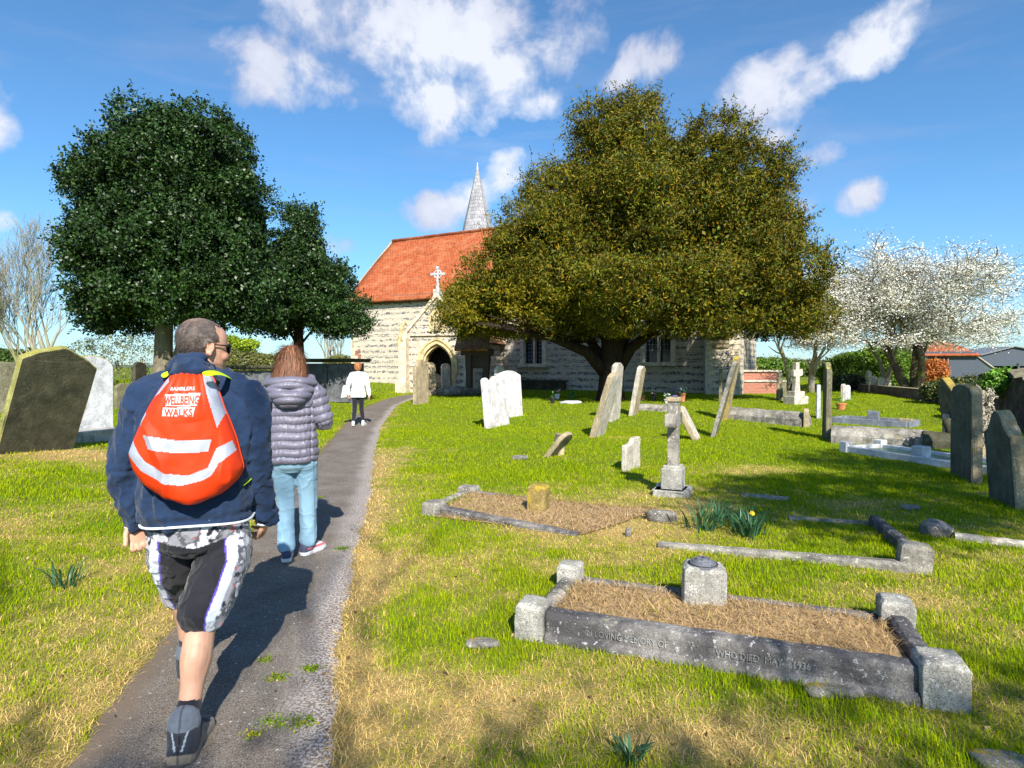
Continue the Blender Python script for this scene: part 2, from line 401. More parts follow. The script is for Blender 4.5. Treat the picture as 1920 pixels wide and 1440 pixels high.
FP = np.stack([ip[:-1, :-1].ravel(), ip[:-1, 1:].ravel(), ip[1:, 1:].ravel(), ip[1:, :-1].ravel()], 1)
tag(mk('path', np.stack([XX.ravel(), YY.ravel(), ZZ.ravel()], 1), [FP], pm, smooth=True, cols=cc), kind='structure')

# ------------------------------------------------------------------ grass: blades, all in one object
EXC = []   # polygons without blades (kerb rails, slabs); filled before the blades are grown
def blades(x, y, z, h, wd, tilt, azm, colr, curl=.5):
    n = len(x)
    dx, dy = np.cos(azm), np.sin(azm)
    sxv, syv = -dy, dx
    # turn the blade's width roughly towards any viewer: random
    t0 = tilt; t1 = np.minimum(tilt + curl * (.3 + RNG.random(n)), 1.62)
    m = np.stack([x + dx * np.sin(t0) * h * .5, y + dy * np.sin(t0) * h * .5, z + np.cos(t0) * h * .5], 1)
    tp = m + np.stack([dx * np.sin(t1) * h * .5, dy * np.sin(t1) * h * .5, np.cos(t1) * h * .5], 1)
    s = np.stack([sxv, syv, np.zeros(n)], 1) * (wd / 2)[:, None]
    b = np.stack([x, y, z - .006], 1)
    v = np.stack([b - s, b + s, m + s * .8, m - s * .8, tp], 1).reshape(-1, 3)
    i = np.arange(n)[:, None] * 5
    q = np.concatenate([i, i + 1, i + 2, i + 3], 1); tr = np.concatenate([i + 3, i + 2, i + 4], 1)
    c = np.repeat(colr, 5, axis=0)
    return v, q, tr, c
def grow_grass():
    Vs, Qs, Ts, Cs = [], [], [], []; base = 0
    bands = [(1.6, 3.2, 10500, .0030, 1.0), (3.2, 5.5, 6500, .0040, 1.0), (5.5, 9, 2600, .0058, 1.05), (9, 15, 1050, .009, .95), (15, 26, 380, .015, 1.0), (26, 42, 80, .03, 1.3)]
    for (d0, d1, dens, wd, hs) in bands:
        m = 1.2; k = .86
        area = (d1 - d0) * (2 * (k * d1 + m))
        n = int(area * dens)
        y = RNG.uniform(d0, d1, n); x = RNG.uniform(-1, 1, n) * (k * d1 + m)
        keep = np.abs(x) < k * y + m
        x, y = x[keep], y[keep]
        off = path_off(x, y)
        keep = off > PHW + .0 + .03 * RNG.random(len(x))
        for P in EXC: keep &= ~inpoly(x, y, P)
        x, y = x[keep], y[keep]; n = len(x)
        g = green(x, y)
        tall = ss(.45, .75, n2(x, y, 2.3, 3, 51))
        isg = RNG.random(n) < np.clip(g * 1.05 + .02, 0, 1)
        in1 = inpoly(x, y, K1I) | inpoly(x, y, K2)
        h = np.where(isg, .012 + .024 * RNG.random(n) * (.5 + g) + .036 * tall * RNG.random(n) * g, .02 + .05 * RNG.random(n)) * hs
        near = np.zeros(n)
        for (sx_, sy_, r_) in STONES:
            near = np.maximum(near, np.exp(-((x - sx_) ** 2 + (y - sy_) ** 2) / (r_ * r_)))
        h = h * (1 + .9 * near * isg) * np.where(in1 & ~isg, 1.7, 1)
        tilt = np.where(isg, RNG.uniform(.05, .75, n), RNG.uniform(.9, 1.5, n))
        azm = RNG.uniform(0, 2 * np.pi, n)
        cg = np.array([.125, .285, .001]) * (.55 + .75 * RNG.random(n))[:, None]
        yel = np.clip(RNG.random(n) * 1.0 + .15 + .75 * (1 - g) + .5 * (n2(x, y, .9, 2, 61) - .5), 0, 1)[:, None]
        cg = cg * (1 - yel * .75) + np.array([.44, .46, .003]) * yel * .75 * (.7 + .5 * RNG.random(n))[:, None]
        csr = np.array([.86, .60, .22]) * (.45 + .8 * RNG.random(n))[:, None]
        csr[in1] = np.array([.62, .42, .20]) * (.25 + 1.0 * RNG.random(in1.sum()))[:, None]
        c = np.where(isg[:, None], cg, csr)
        z = np.ravel(H(x, y)) + np.where(in1, fillh(x, y), 0)
        w_ = wd * np.where(isg, 1.0, .8) * (.7 + .6 * RNG.random(n))
        v, q, tr, cc = blades(x, y, z, h, w_, tilt, azm, c)
        Vs.append(v); Qs.append(q + base); Ts.append(tr + base); Cs.append(cc); base += len(v)
    V = np.concatenate(Vs); print('grass verts', len(V))
    m = attr_mat('grass_blades', rough=.8, spec=.08, trans=.25)
    tag(mk('grass', V, [np.concatenate(Qs), np.concatenate(Ts)], m, cols=np.concatenate(Cs)), 'short spring turf, green with straw coloured dry patches', kind='stuff')
def fillh(x, y):
    return np.where(inpoly(x, y, K1, -.02), .05 + .05 * n2(x, y, 3, 2, 71), .015)
STONES = []
# ------------------------------------------------------------------ stones
M_PALE = stone('limestone_pale', (.52, .47, .39), streak=(.5, .62), darkth=.66, lich=.70, white=(.8, .76, .72))
M_WHITE = stone('limestone_white', (.66, .62, .60), dark=(.30, .27, .27), streak=(.52, .60), darkth=.68, lich=.69, lichen=(.5, .28, .04))
M_TAN = stone('sandstone_tan', (.44, .35, .22), darkth=.68, lich=.64, lichen=(.36, .24, .03))
M_GREY = stone('limestone_grey', (.37, .34, .29), darkth=.55, lich=.70, lichen=(.30, .27, .10))
M_DARK = stone('algae_and_shade_stone', (.085, .08, .05), dark=(.03, .032, .02), streak=(.45, .6), darkth=.55, lich=.78, lichen=(.2, .19, .04), grain=.5, white=(.13, .13, .09))  # algae-dark, with the leaning headstone's shade also put into the colour
M_MOSS = stone('mossy_edge', (.36, .34, .12), dark=(.12, .12, .04), lich=.54, lichen=(.30, .27, .06))
M_OLIVE = stone('olive_stone', (.23, .21, .13), dark=(.08, .075, .05), lich=.64, lichen=(.42, .36, .05))
M_OLIVEF = stone('shaded_olive_face', (.13, .135, .11), dark=(.05, .055, .045), lich=.75, lichen=(.2, .2, .06), grain=.6, white=(.2, .2, .17))  # darker olive copy: paints the shade on faces turned from the sun
M_RAIL = stone('blackened_kerb', (.28, .26, .24), dark=(.045, .043, .048), streak=(.42, .6), darkth=.50, lich=.72, lichen=(.3, .28, .2), white=(.52, .5, .5))
M_POST = stone('granite_grey', (.43, .41, .36), dark=(.17, .16, .15), streak=(.46, .62), darkth=.6, lich=.74, lichen=(.45, .42, .2), grain=1.3, white=(.75, .73, .7))
M_YEL = stone('yellow_lichen_stone', (.33, .24, .08), dark=(.16, .12, .06), lich=.54, lichen=(.40, .29, .04))
M_MARB = stone('white_marble', (.54, .55, .56), dark=(.45, .45, .47), streak=(.5, .7), darkth=.72, lich=.85, grain=.3)
M_POL = stone('polished_grey', (.22, .24, .28), dark=(.12, .13, .16), lich=.9, grain=.6)
M_ROCK = stone('rubble_rock', (.34, .31, .28), darkth=.5, lich=.70)
M_BRICK = None
NX = math.atan2(.907, .42)   # width axis direction of an ordinary stone (across the church axis)

TXB = bpy.data.textures.new('stone_wear', 'CLOUDS'); TXB.noise_scale = .12; TXB.noise_depth = 3
def outline(kind, w, h):
    p = []
    a = w / 2
    if kind == 'flat': p = [(-a, h), (a, h)]
    elif kind == 'round':
        for i in range(15):
            t = math.pi * (1 - i / 14); p.append((a * math.cos(t), h - a * .62 + a * .62 * math.sin(t)))
    elif kind == 'segment':
        for i in range(13):
            t = -1 + 2 * i / 12; p.append((a * t, h - .13 * w * t * t))
    elif kind == 'gable':
        p = [(-a, h - .2 * w), (-.62 * a, h - .09 * w), (-.05 * a, h), (.1 * a, h - .005), (.62 * a, h - .13 * w), (a, h - .27 * w)]
    elif kind == 'peak': p = [(-a, h - .30 * w), (0, h), (a, h - .30 * w)]
    elif kind == 'shoulder':
        s = h - .30 * w
        p = [(-a, s), (-.74 * a, s), (-.74 * a, s + .03)]
        for i in range(13):
            t = math.pi * (1 - i / 12); p.append((.7 * a * math.cos(t), s + .03 + (.27 * w) * math.sin(t)))
        p += [(.74 * a, s + .03), (.74 * a, s), (a, s)]
    elif kind == 'ogee':
        s = h - .42 * w
        for i in range(9):
            t = i / 8; p.append((-a + .42 * a * t, s + .16 * w * (1 - math.cos(t * math.pi / 2)) + .0))
        for i in range(13):
            t = math.pi * (1 - i / 12); p.append((.5 * a * math.cos(t), s + .17 * w + .25 * w * math.sin(t)))
        for i in range(9):
            t = 1 - i / 8; p.append((a - .42 * a * t, s + .16 * w * (1 - math.cos(t * math.pi / 2))))
    elif kind == 'wavy':
        for i in range(17):
            t = -1 + 2 * i / 16; p.append((a * t, h - .05 * w + .07 * w * math.cos(t * 7.5) - .03 * w * abs(t)))
    elif kind == 'broken':
        p = [(-a, h * .78), (-.5 * a, h * .80), (-.1 * a, h * .83), (.15 * a, h * .97), (.6 * a, h), (a, h * .98)]
    elif kind == 'neck':      # square head on narrower shoulders
        p = [(-a, h - .16 * w), (-.8 * a, h - .05 * w), (-.3 * a, h), (.3 * a, h), (.8 * a, h - .05 * w), (a, h - .16 * w)]
    return [(-a, -.22), (a, -.22)] + [q for q in reversed(p)]

def slab_geo(mb, kind, w, h, t, T, m_face=0, m_edge=0, ch=.012):
    out = outline(kind, w, h)
    n = len(out); cx = 0; cz = h / 2
    def inset(p, d):
        x, z = p; return (x - math.copysign(min(d, abs(x) * .3), x) if abs(x) > .02 * w else x, z - d if z > 0 else z)
    rings = [([inset(p, ch) for p in out], -t / 2), (out, -t / 2 + ch), (out, t / 2 - ch), ([inset(p, ch) for p in out], t / 2)]
    V = []
    for pts, y in rings: V += [T @ Vector((x, y, z)) for x, z in pts]
    f = [tuple(range(n)), tuple(range(4 * n - 1, 3 * n - 1, -1))]; m = [m_face, m_face]
    for r in range(3):
        for i in range(n):
            j = (i + 1) % n
            f.append((r * n + j, r * n + i, (r + 1) * n + i, (r + 1) * n + j)); m.append(m_edge)
    b = len(mb.v); mb.v += [tuple(v) for v in V]; mb.f += [tuple(i + b for i in q) for q in f]; mb.m += m

def headstone(px, py, w, h, t, kind, mats, label, lean=0, side=0, rot=0, name='headstone', cat='headstone', group=None, parent=None, pos=None, sink=0):
    p = gpos(px, py) if pos is None else Vector(pos)
    ang = NX + R(rot)
    n = Vector((math.sin(ang), -math.cos(ang), 0))      # the side turned to the right of the picture
    # u = (cos, sin, 0); local x -> u, local y -> -n
    T = Matrix(((math.cos(ang), -n.x, 0), (math.sin(ang), -n.y, 0), (0, 0, 1)))
    T = T @ Matrix.Rotation(R(lean), 3, 'X') @ Matrix.Rotation(R(side), 3, 'Y')
    mb = MB(); slab_geo(mb, kind, w, h, t, T, 0, 1 if isinstance(mats, (list, tuple)) and len(mats) > 1 else 0)
    v = np.array(mb.v); v[:, 2] -= sink
    jit = (fbm(v + np.array([px * .1, py * .1, 0]), 6, 2, 3) - .5) * .02
    v[:, 0] += jit; v[:, 1] += jit
    o = mk(name, [tuple(q) for q in v], mb.f, list(mats) if isinstance(mats, (list, tuple)) else mats, parent, False, mb.m, loc=p)
    STONES.append((p.x, p.y, max(.18, w * .45)))
    ca, sa = math.cos(ang), math.sin(ang); a, bb = w / 2, t / 2
    EXC.append([(p.x + ca * i * a - sa * j * bb, p.y + sa * i * a + ca * j * bb) for i, j in ((-1, -1), (1, -1), (1, 1), (-1, 1))])
    if parent is None: tag(o, label, cat, group)
    if w >= .4:
        tr = o.modifiers.new('t', 'TRIANGULATE'); tr.quad_method = 'BEAUTY'; s_ = o.modifiers.new('sub', 'SUBSURF'); s_.subdivision_type = 'SIMPLE'; s_.levels = s_.render_levels = 2
        d_ = o.modifiers.new('d', 'DISPLACE'); d_.texture = TXB; d_.strength = .022; d_.texture_coords = 'GLOBAL'
    return o

def chunk(px, py, sz, mat, name, label, cat, parent=None, seed=0, loc=None, squash=.6):
    p = gpos(px, py) if loc is None else Vector(loc)
    import bmesh
    bm = bmesh.new(); bmesh.ops.create_icosphere(bm, subdivisions=3, radius=1)
    v = np.array([q.co[:] for q in bm.verts]); f = [tuple(q.index for q in fc.verts) for fc in bm.faces]; bm.free()
    k = .7 + .6 * fbm(v + seed * 3.1, 1.3, 2, seed)[:, None] + .12 * (fbm(v, 4, 2, seed + 5)[:, None] - .5)
    v = np.clip(v * k, -.82, .82) * np.array(sz) * .5
    o = mk(name, [tuple(q) for q in v], f, mat, parent, True, loc=(p.x, p.y, p.z + sz[2] * .3) if parent is None else loc)
    s_ = o.modifiers.new('sub', 'SUBSURF'); s_.levels = s_.render_levels = 1; d_ = o.modifiers.new('d', 'DISPLACE'); d_.texture = TXB; d_.strength = min(.06, sz[2] * .35); d_.texture_coords = 'GLOBAL'
    if parent is None: tag(o, label, cat)
    return o

# ---- big kerb grave in front
def V2(p): return Vector((p[0], p[1], 0))
def rail(mb, a, b, wd, z0, z1, dz=(0, 0), m=0, chamf=.02, segs=14):
    """a kerb rail from a to b: rounded top corner, slightly worn"""
    a, b = Vector(a), Vector(b); d = (b - a); L_ = d.length; d.normalize(); n = Vector((d.y, -d.x, 0))
    prof = [(-wd / 2, z0), (wd / 2, z0), (wd / 2, z1 - chamf), (wd / 2 - chamf, z1), (-wd / 2 + chamf, z1), (-wd / 2, z1 - chamf)]
    V = []; k = len(prof)
    for i in range(segs + 1):
        u = i / segs; c = a + d * (L_ * u); zz = dz[0] * (1 - u) + dz[1] * u
        e = .004 * math.sin(u * 40 + z1 * 9) + random.uniform(-.0025, .0025)
        for x, z in prof: q = c + n * (x + (e if abs(x) > .01 else 0)); V.append((q.x, q.y, z + zz + (e if z > z0 else 0)))
    f = [tuple(range(k - 1, -1, -1)), tuple(range(segs * k, segs * k + k))]
    for i in range(segs):
        for j in range(k): f.append((i * k + j, i * k + (j + 1) % k, (i + 1) * k + (j + 1) % k, (i + 1) * k + j))
    mb.add(V, f, m)
    EXC.append([(a.x + n.x * wd / 2, a.y + n.y * wd / 2), (b.x + n.x * wd / 2, b.y + n.y * wd / 2), (b.x - n.x * wd / 2, b.y - n.y * wd / 2), (a.x - n.x * wd / 2, a.y - n.y * wd / 2)])
def post(c, wx, wy, z0, z1, rz, mat, parent, name='corner_post', tilt=0, seed=1):
    """a kerb corner block with a sloped weathered head"""
    mb = MB(); ch = .022
    rings = [(1, z0), (1, z1 - ch * 1.4), (.99, z1 - ch), (.82, z1)]
    V = []
    q = 4
    for s, z in rings:
        for k in range(16):
            # square ring with cut corners
            e = k // 4; u = (k % 4) / 4
            cs = [(-1, -1), (1, -1), (1, 1), (-1, 1)]
            a, b = cs[e], cs[(e + 1) % 4]
            x, y = a[0] + (b[0] - a[0]) * u, a[1] + (b[1] - a[1]) * u
            if u == 0: x *= .95; y *= .95
            V.append((x * wx / 2 * s, y * wy / 2 * s, z))
    f = [tuple(range(48, 64))]
    for r in range(3):
        for k in range(16): f.append((r * 16 + k, r * 16 + (k + 1) % 16, (r + 1) * 16 + (k + 1) % 16, (r + 1) * 16 + k))
    v = np.array(V); v += (fbm(v + seed, 18, 2, seed)[:, None] - .5) * .010
    T = Matrix.Rotation(rz, 3, 'Z') @ Matrix.Rotation(tilt, 3, 'Y')
    v = [tuple(T @ Vector(x) + Vector(c)) for x in v]
    EXC.append([(c[0] + (T @ Vector((i * wx / 2, j * wy / 2, 0))).x + 0, c[1] + (T @ Vector((i * wx / 2, j * wy / 2, 0))).y) for i, j in ((-1, -1), (1, -1), (1, 1), (-1, 1))])
    return mk(name, v, f, mat, parent, False)
TXC = bpy.data.textures.new('chips', 'CLOUDS'); TXC.noise_scale = .05; TXC.noise_depth = 4
TXB = bpy.data.textures.new('wear', 'CLOUDS'); TXB.noise_scale = .16; TXB.noise_depth = 2
def wear(o, lev=4, s1=.008, s2=.012, bev=.012):
    if bev: b = o.modifiers.new('bevel', 'BEVEL'); b.width = bev; b.segments = 2; b.limit_method = 'ANGLE'; b.angle_limit = R(40)
    s = o.modifiers.new('sub', 'SUBSURF'); s.subdivision_type = 'SIMPLE'; s.levels = lev; s.render_levels = lev
    for tx, st in ((TXB, s2), (TXC, s1)):
        d = o.modifiers.new('d', 'DISPLACE'); d.texture = tx; d.strength = st; d.mid_level = .5; d.texture_coords = 'GLOBAL'
    o.data.polygons.foreach_set('use_smooth', [True] * len(o.data.polygons)); return o
def fill(P, name, mat, parent, up=.07, shrink=-.02, org=(0, 0)):
    P = np.array(P); c = P.mean(0)
    n = 40; V = []
    for i in range(n + 1):
        for j in range(n // 2 + 1):
            u, v = i / n, j / (n // 2)
            q = (P[0] * (1 - u) + P[1] * u) * (1 - v) + (P[3] * (1 - u) + P[2] * u) * v
            q = c + (q - c) * (1 + shrink)
            z = Hs(q[0], q[1]) + float(fillh(q[0], q[1])) * min(1, 6 * min(u, 1 - u, v, 1 - v) + .45)
            V.append((q[0] - org[0], q[1] - org[1], z))
    k = n // 2 + 1
    f = [(i * k + j, (i + 1) * k + j, (i + 1) * k + j + 1, i * k + j + 1) for i in range(n) for j in range(n // 2)]
    return mk(name, V, f, mat, parent, True)
M_THATCH = plain('dry_thatch', (.36, .25, .13), .95, .45, 40)
c0 = (K1[0] + K1[2]) / 2
kg = thing('kerbed_grave', (c0[0], c0[1], 0), 'nearest kerbed grave, grey corner posts, blackened lettered rail and brown thatch inside', 'kerbed grave')
loc = lambda p: Vector((p[0] - c0[0], p[1] - c0[1], 0))
zs = [Hs(*p) for p in K1]
rz1 = math.atan2(K1[1][1] - K1[0][1], K1[1][0] - K1[0][0])
def along(a, b, da, db):
    a, b = Vector(a), Vector(b); d = (b - a).normalized(); return a + d * da, b - d * db
P1 = [loc(p) for p in K1]
pw = .175
PC = [P1[0] + Vector((0, .09, 0)), P1[1] + Vector((.03, .10, 0)), P1[2] + Vector((0, .07, 0)), P1[3] + Vector((0, .07, 0))]
for i, (hh, ww) in enumerate(((.19, .165), (.205, .19), (.18, .175), (.165, .155))):
    wear(post((PC[i].x, PC[i].y, 0), ww, ww, -.1, zs[i] + hh, rz1 + (.05 if i == 1 else 0), M_POST, kg, seed=i + 2, tilt=R((2, -1, 3, -2)[i])), 3, bev=0)
def rails(idx, wd, lo, hi, name, mat, label=None, step=None):
    a, b = along(PC[idx[0]], PC[idx[1]], .09, .09)
    mb = MB(); rail(mb, a, b, wd, -.1, hi, (zs[idx[0]], zs[idx[1]]))
    if step:
        d = (b - a).normalized(); n = Vector((d.y, -d.x, 0))
        if n.y > 0: n = -n
        rail(mb, a + n * step[0], b + n * step[0], wd, -.1, step[1], (zs[idx[0]], zs[idx[1]]))
    o = wear(mb.build(name, mat, kg), 3, .006, .006, 0)
    if label: o['label'] = label
    return o
rails((0, 1), .115, 0, .155, 'kerb_rail', M_RAIL, 'blackened long rail with pale worn lettering', step=(.028, .05))
rails((1, 2), .10, 0, .115, 'kerb_rail', M_RAIL)
rails((3, 2), .085, 0, .075, 'kerb_rail', M_RAIL)
rails((0, 3), .10, 0, .09, 'kerb_rail', M_GREY)
# worn lettering on the long rail
def text_mesh(s, size, extrude=0.0, bold=0.0, res=2):
    cu = bpy.data.curves.new('t', 'FONT'); cu.body = s; cu.size = size; cu.extrude = extrude; cu.offset = bold; cu.resolution_u = res
    o = bpy.data.objects.new('t', cu); col.objects.link(o); dg = bpy.context.evaluated_depsgraph_get()
    me = bpy.data.meshes.new_from_object(o.evaluated_get(dg)); bpy.data.objects.remove(o); bpy.data.curves.remove(cu)
    v = [tuple(x.co) for x in me.vertices]; f = [tuple(p.vertices) for p in me.polygons]; bpy.data.meshes.remove(me)
    return v, f
a, b = along(PC[0], PC[1], .09, .09); d = (b - a).normalized(); n = Vector((d.y, -d.x, 0)); n = n if n.y < 0 else -n
M_LET = stone('worn_lettering', (.46, .45, .44), dark=(.15, .15, .15), streak=(.4, .6), darkth=.5)
tv, tf = text_mesh('IN LOVING MEMORY OF                     WHO DIED  MAY    1936', .05, .0004)
mb = MB(); w0 = max(v[0] for v in tv); tot_ = (b - a).length * .62
T_ = lambda v: a + d * (.22 + v[0] / w0 * tot_) + n * (.0575 + .0075 + v[2]) + Vector((0, 0, zs[0] * .5 + zs[1] * .5 + .072 + v[1] * .95))
mb.add([T_(v) for v in tv], tf)
o = mb.build('lettering', M_LET, kg); o['label'] = 'worn pale inscription on the long rail'
th = fill([np.array([*(PC[i] + Vector((c0[0], c0[1], 0))).xy]) for i in range(4)], 'thatch', M_THATCH, kg, org=c0)
# vase block with pierced metal lid
vb = gpos(1327, 1158)
vt = thing('vase_block', (vb.x, vb.y + .1, vb.z), 'pale square stone vase block with round grey metal lid, inside the nearest kerbed grave', 'grave vase', rz=rz1 + R(9))
wear(post((0, 0, 0), .25, .19, -.12, .285, 0, M_POST, vt, name='block', seed=9, tilt=R(2)), 3, bev=0)
M_LEAD = plain('dull_lead', (.13, .135, .16), .7, .4, 60, metal=.1)
M_HOLE = plain('dark_hole', (.012, .012, .014), .8)
mb = MB()
def disc(mb, r0, r1, z0, z1, n=28, m=0, c=(0, 0)):
    V = []
    for r, z in ((r0, z0), (r1, z1)):
        for k in range(n): V.append((c[0] + r * math.cos(2 * math.pi * k / n), c[1] + r * math.sin(2 * math.pi * k / n), z))
    f = [(k, (k + 1) % n, n + (k + 1) % n, n + k) for k in range(n)] + [tuple(range(n, 2 * n))]
    mb.add(V, f, m)
disc(mb, .088, .088, .27, .291); disc(mb, .080, .076, .291, .300); disc(mb, .066, .062, .300, .309); disc(mb, .052, .038, .309, .325)
for k in range(6):
    an = k * math.pi / 3 + .3; disc(mb, .008, .008, .318, .3215 + .0015, 10, 1, (.036 * math.cos(an), .036 * math.sin(an)))
disc(mb, .009, .009, .3255, .3265, 10, 1)
o = mb.build('lid', [M_LEAD, M_HOLE], vt)
mb = MB(); 
V = [(.084 * math.cos(k * .2244), .084 * math.sin(k * .2244), .3005) for k in range(28)]
mb.tube([(.084 * math.cos(k * .2244), .084 * math.sin(k * .2244), .2925) for k in range(29)], .0035, 5); mb.build('lid_ring', M_HOLE, vt)

# ---- second kerbed grave, sunk, left of centre
c2 = (K2[0] + K2[2]) / 2
kg2 = thing('kerbed_grave', (c2[0], c2[1], 0), 'sunken kerbed grave with only two corner posts showing and straw thatch, beside the path', 'kerbed grave')
def L2(px, py, z=0): p = gpos(px, py); return Vector((p.x - c2[0], p.y - c2[1], z)), p.z
p_, z_ = L2(806, 968); post((p_.x + .03, p_.y + .1, 0), .19, .2, -.1, z_ + .13, R(-24), M_GREY, kg2, seed=4)
p_, z_ = L2(879, 924); post((p_.x, p_.y + .05, 0), .24, .16, -.1, z_ + .075, R(-24), M_GREY, kg2, seed=5)
a_, z1_ = L2(830, 964); b_2, z2_ = L2(1085, 1004)
mb = MB(); rail(mb, a_, b_2, .11, -.1, .075, (z1_ + .01, z2_ - .05)); mb.build('kerb_rail', M_RAIL, kg2)
a_, z1_ = L2(900, 926); b_2, z2_ = L2(1085, 945)
mb = MB(); rail(mb, a_, b_2, .08, -.1, .03, (z1_, z2_ - .03)); mb.build('kerb_rail', M_RAIL, kg2)
a_, z1_ = L2(815, 950); b_2, z2_ = L2(868, 926)
mb = MB(); rail(mb, a_, b_2, .09, -.1, .035, (z1_, z2_)); mb.build('kerb_rail', M_GREY, kg2)
fill(K2, 'thatch', M_THATCH, kg2, org=c2)
vb = gpos(1010, 962)
o = post((0, 0, 0), .195, .19, -.1, .27, R(-20), M_YEL, None, name='vase_block', seed=8, tilt=R(2)); o.location = (vb.x, vb.y + .1, vb.z)
EXC[-1] = [(vb.x + i * .1, vb.y + .1 + j * .1) for i, j in ((-1, -1), (1, -1), (1, 1), (-1, 1))]
tag(o, 'small square block crusted with yellow lichen standing in the straw of the sunken grave', 'grave vase')
# ---- third kerbed grave with daffodils
c3 = (K3[0] + K3[2]) / 2
kg3 = thing('kerbed_grave', (c3[0], c3[1], 0), 'kerbed grave full of green grass and daffodils with one square corner block at its right', 'kerbed grave')
def L3(px, py): p = gpos(px, py); return Vector((p.x - c3[0], p.y - c3[1], 0)), p.z
p_, z_ = L3(1728, 1078); post((p_.x, p_.y + .1, 0), .21, .16, -.1, z_ + .20, R(-22), M_GREY, kg3, seed=6, tilt=R(5))
a_, z1_ = L3(1235, 1024); b_2, z2_ = L3(1705, 1072)
mb = MB(); rail(mb, a_, b_2, .10, -.1, .055, (z1_ - .02, z2_ + .02)); mb.build('kerb_rail', M_GREY, kg3)
a_, z1_ = L3(1640, 985); b_2, z2_ = L3(1712, 1050)
mb = MB(); rail(mb, a_, b_2, .09, -.1, .09, (z1_, z2_ + .02)); mb.build('kerb_rail', M_RAIL, kg3)
a_, z1_ = L3(1478, 974); b_2, z2_ = L3(1632, 984)
mb = MB(); rail(mb, a_, b_2, .08, -.1, .03, (z1_, z2_)); mb.build('kerb_rail', M_GREY, kg3)
# loose lengths of kerb lying in the turf
def loose(px1, py1, px2, py2, wd, hi, mat, label, name='kerbstone', z=(0, 0)):
    a, b = gpos(px1, py1), gpos(px2, py2); c = (a + b) / 2
    mb = MB(); rail(mb, (a.x, a.y, 0), (b.x, b.y, 0), wd, -.1, hi, (a.z + z[0], b.z + z[1]))
    mb.v = [(x - c.x, y - c.y, q) for x, y, q in mb.v]
    tag(mb.build(name, mat, loc=(c.x, c.y, 0)), label, 'kerbstone')
loose(1790, 1010, 1990, 1035, .09, .05, M_PALE, 'pale kerb length at the right edge of the churchyard, before the leaning ogee stone')
loose(1390, 930, 1480, 938, .12, .03, M_GREY, 'flat grey kerb length in grass right of the stone cross pedestal')
chunk(1755, 1003, (.30, .25, .16), M_ROCK, 'rock', 'rough dark rock in the grass behind the square corner block', 'rock', seed=3)
chunk(1240, 975, (.34, .2, .14), M_ROCK, 'rock', 'crumbled pale stone lump just below the cross plinth', 'rock', seed=6)
chunk(1178, 1006, (.07, .07, .12), M_ROCK, 'rock', 'tiny upright stone stub in the straw between the two kerbed graves', 'rock', seed=8)
chunk(975, 862, (.32, .25, .10), M_ROCK, 'rock', 'small flat grey stone in grass left of the broken leaning slab', 'rock', seed=9)
chunk(1705, 955, (.22, .16, .06), M_ROCK, 'rock', 'little white stone lying in shaded grass on the right', 'rock', seed=10)
chunk(1560, 1240 + 60, (.30, .14, .05), M_ROCK, 'rock', 'flat dark stone in the grass before the lettered rail', 'rock', seed=12)
chunk(905, 1210, (.22, .12, .04), M_ROCK, 'rock', 'flat dark stone in the grass left of the nearest kerbed grave', 'rock', seed=13)
chunk(1880, 1435, (.24, .14, .05), M_ROCK, 'rock', 'flat grey stone at the bottom right corner of the grass', 'rock', seed=14)

# ---- stone cross on pedestal (seen edge on)
pc = gpos(1268, 930)
cr = thing('grave_cross', (pc.x, pc.y + .14, pc.z), 'tall grey stone cross seen edge on, standing on a square pedestal and broken plinth', 'grave cross', rz=NX)
STONES.append((pc.x, pc.y, .3))
mb = MB(); mb.box((0, 0, 0), (.44, .40, .14), rz=.05); mb.box((-.03, .02, .055), (.38, .36, .03), rz=-.05); mb.build('plinth', M_POST, cr, bevel=.015)
mb = MB(); mb.box((0, 0, .18), (.26, .235, .25)); mb.box((0, 0, .315), (.22, .20, .04)); mb.build('pedestal', M_POST, cr, bevel=.012)
mb = MB()
mb.prism([(-.075, .33), (.075, .33), (.065, .78), (.235, .78), (.235, .93), (.07, .93), (.07, 1.12), (-.07, 1.12), (-.07, .93), (-.235, .93), (-.235, .78), (-.065, .78)], -.06, .06)
o = mb.build('cross', M_GREY, cr, bevel=.01)
mb = MB(); mb.box((0, 0, 1.09), (.17, .15, .05)); mb.build('head', M_TAN, cr, bevel=.01)
EXC.append([(pc.x - .22, pc.y - .1), (pc.x + .22, pc.y - .1), (pc.x + .22, pc.y + .38), (pc.x - .22, pc.y + .38)])
chunk(1237, 922, (.10, .12, .16), M_MARB, 'broken_stone', 'small white and black broken stone leaning at the left of the cross plinth', 'broken stone', seed=20)

# ---- headstones in the field
headstone(933, 800, 1.05, 1.22, .13, 'wavy', M_WHITE, 'nearer white headstone of the pair with a wavy top, left of centre', lean=-6, rot=-3, group=None)
headstone(957, 782, 1.0, 1.30, .12, 'segment', M_WHITE, 'white headstone with orange lichen top tight behind its wavy topped neighbour', lean=-4, rot=-14)
headstone(936, 748, .62, 1.25, .12, 'round', M_WHITE, 'narrow bright white headstone farther back, rising above the white pair')
headstone(789, 757, .78, 1.50, .13, 'shoulder', M_TAN, 'tan brown upright headstone beside the end of the path, before the porch')
headstone(1119, 818, .62, 1.42, .12, 'segment', [M_PALE, M_TAN], 'tall headstone leaning right with a blue-white sunlit face, left of the yew trunk', lean=17, rot=-4)
headstone(1151, 787, .74, 1.52, .13, 'segment', [M_PALE, M_PALE], 'upright pale headstone with yellow lichen crown just behind the leaning one', lean=4)
headstone(1187, 778, .60, 1.42, .13, 'segment', [M_TAN, M_PALE], 'orange lichen capped headstone leaning right, alone right of the yew trunk', lean=10)
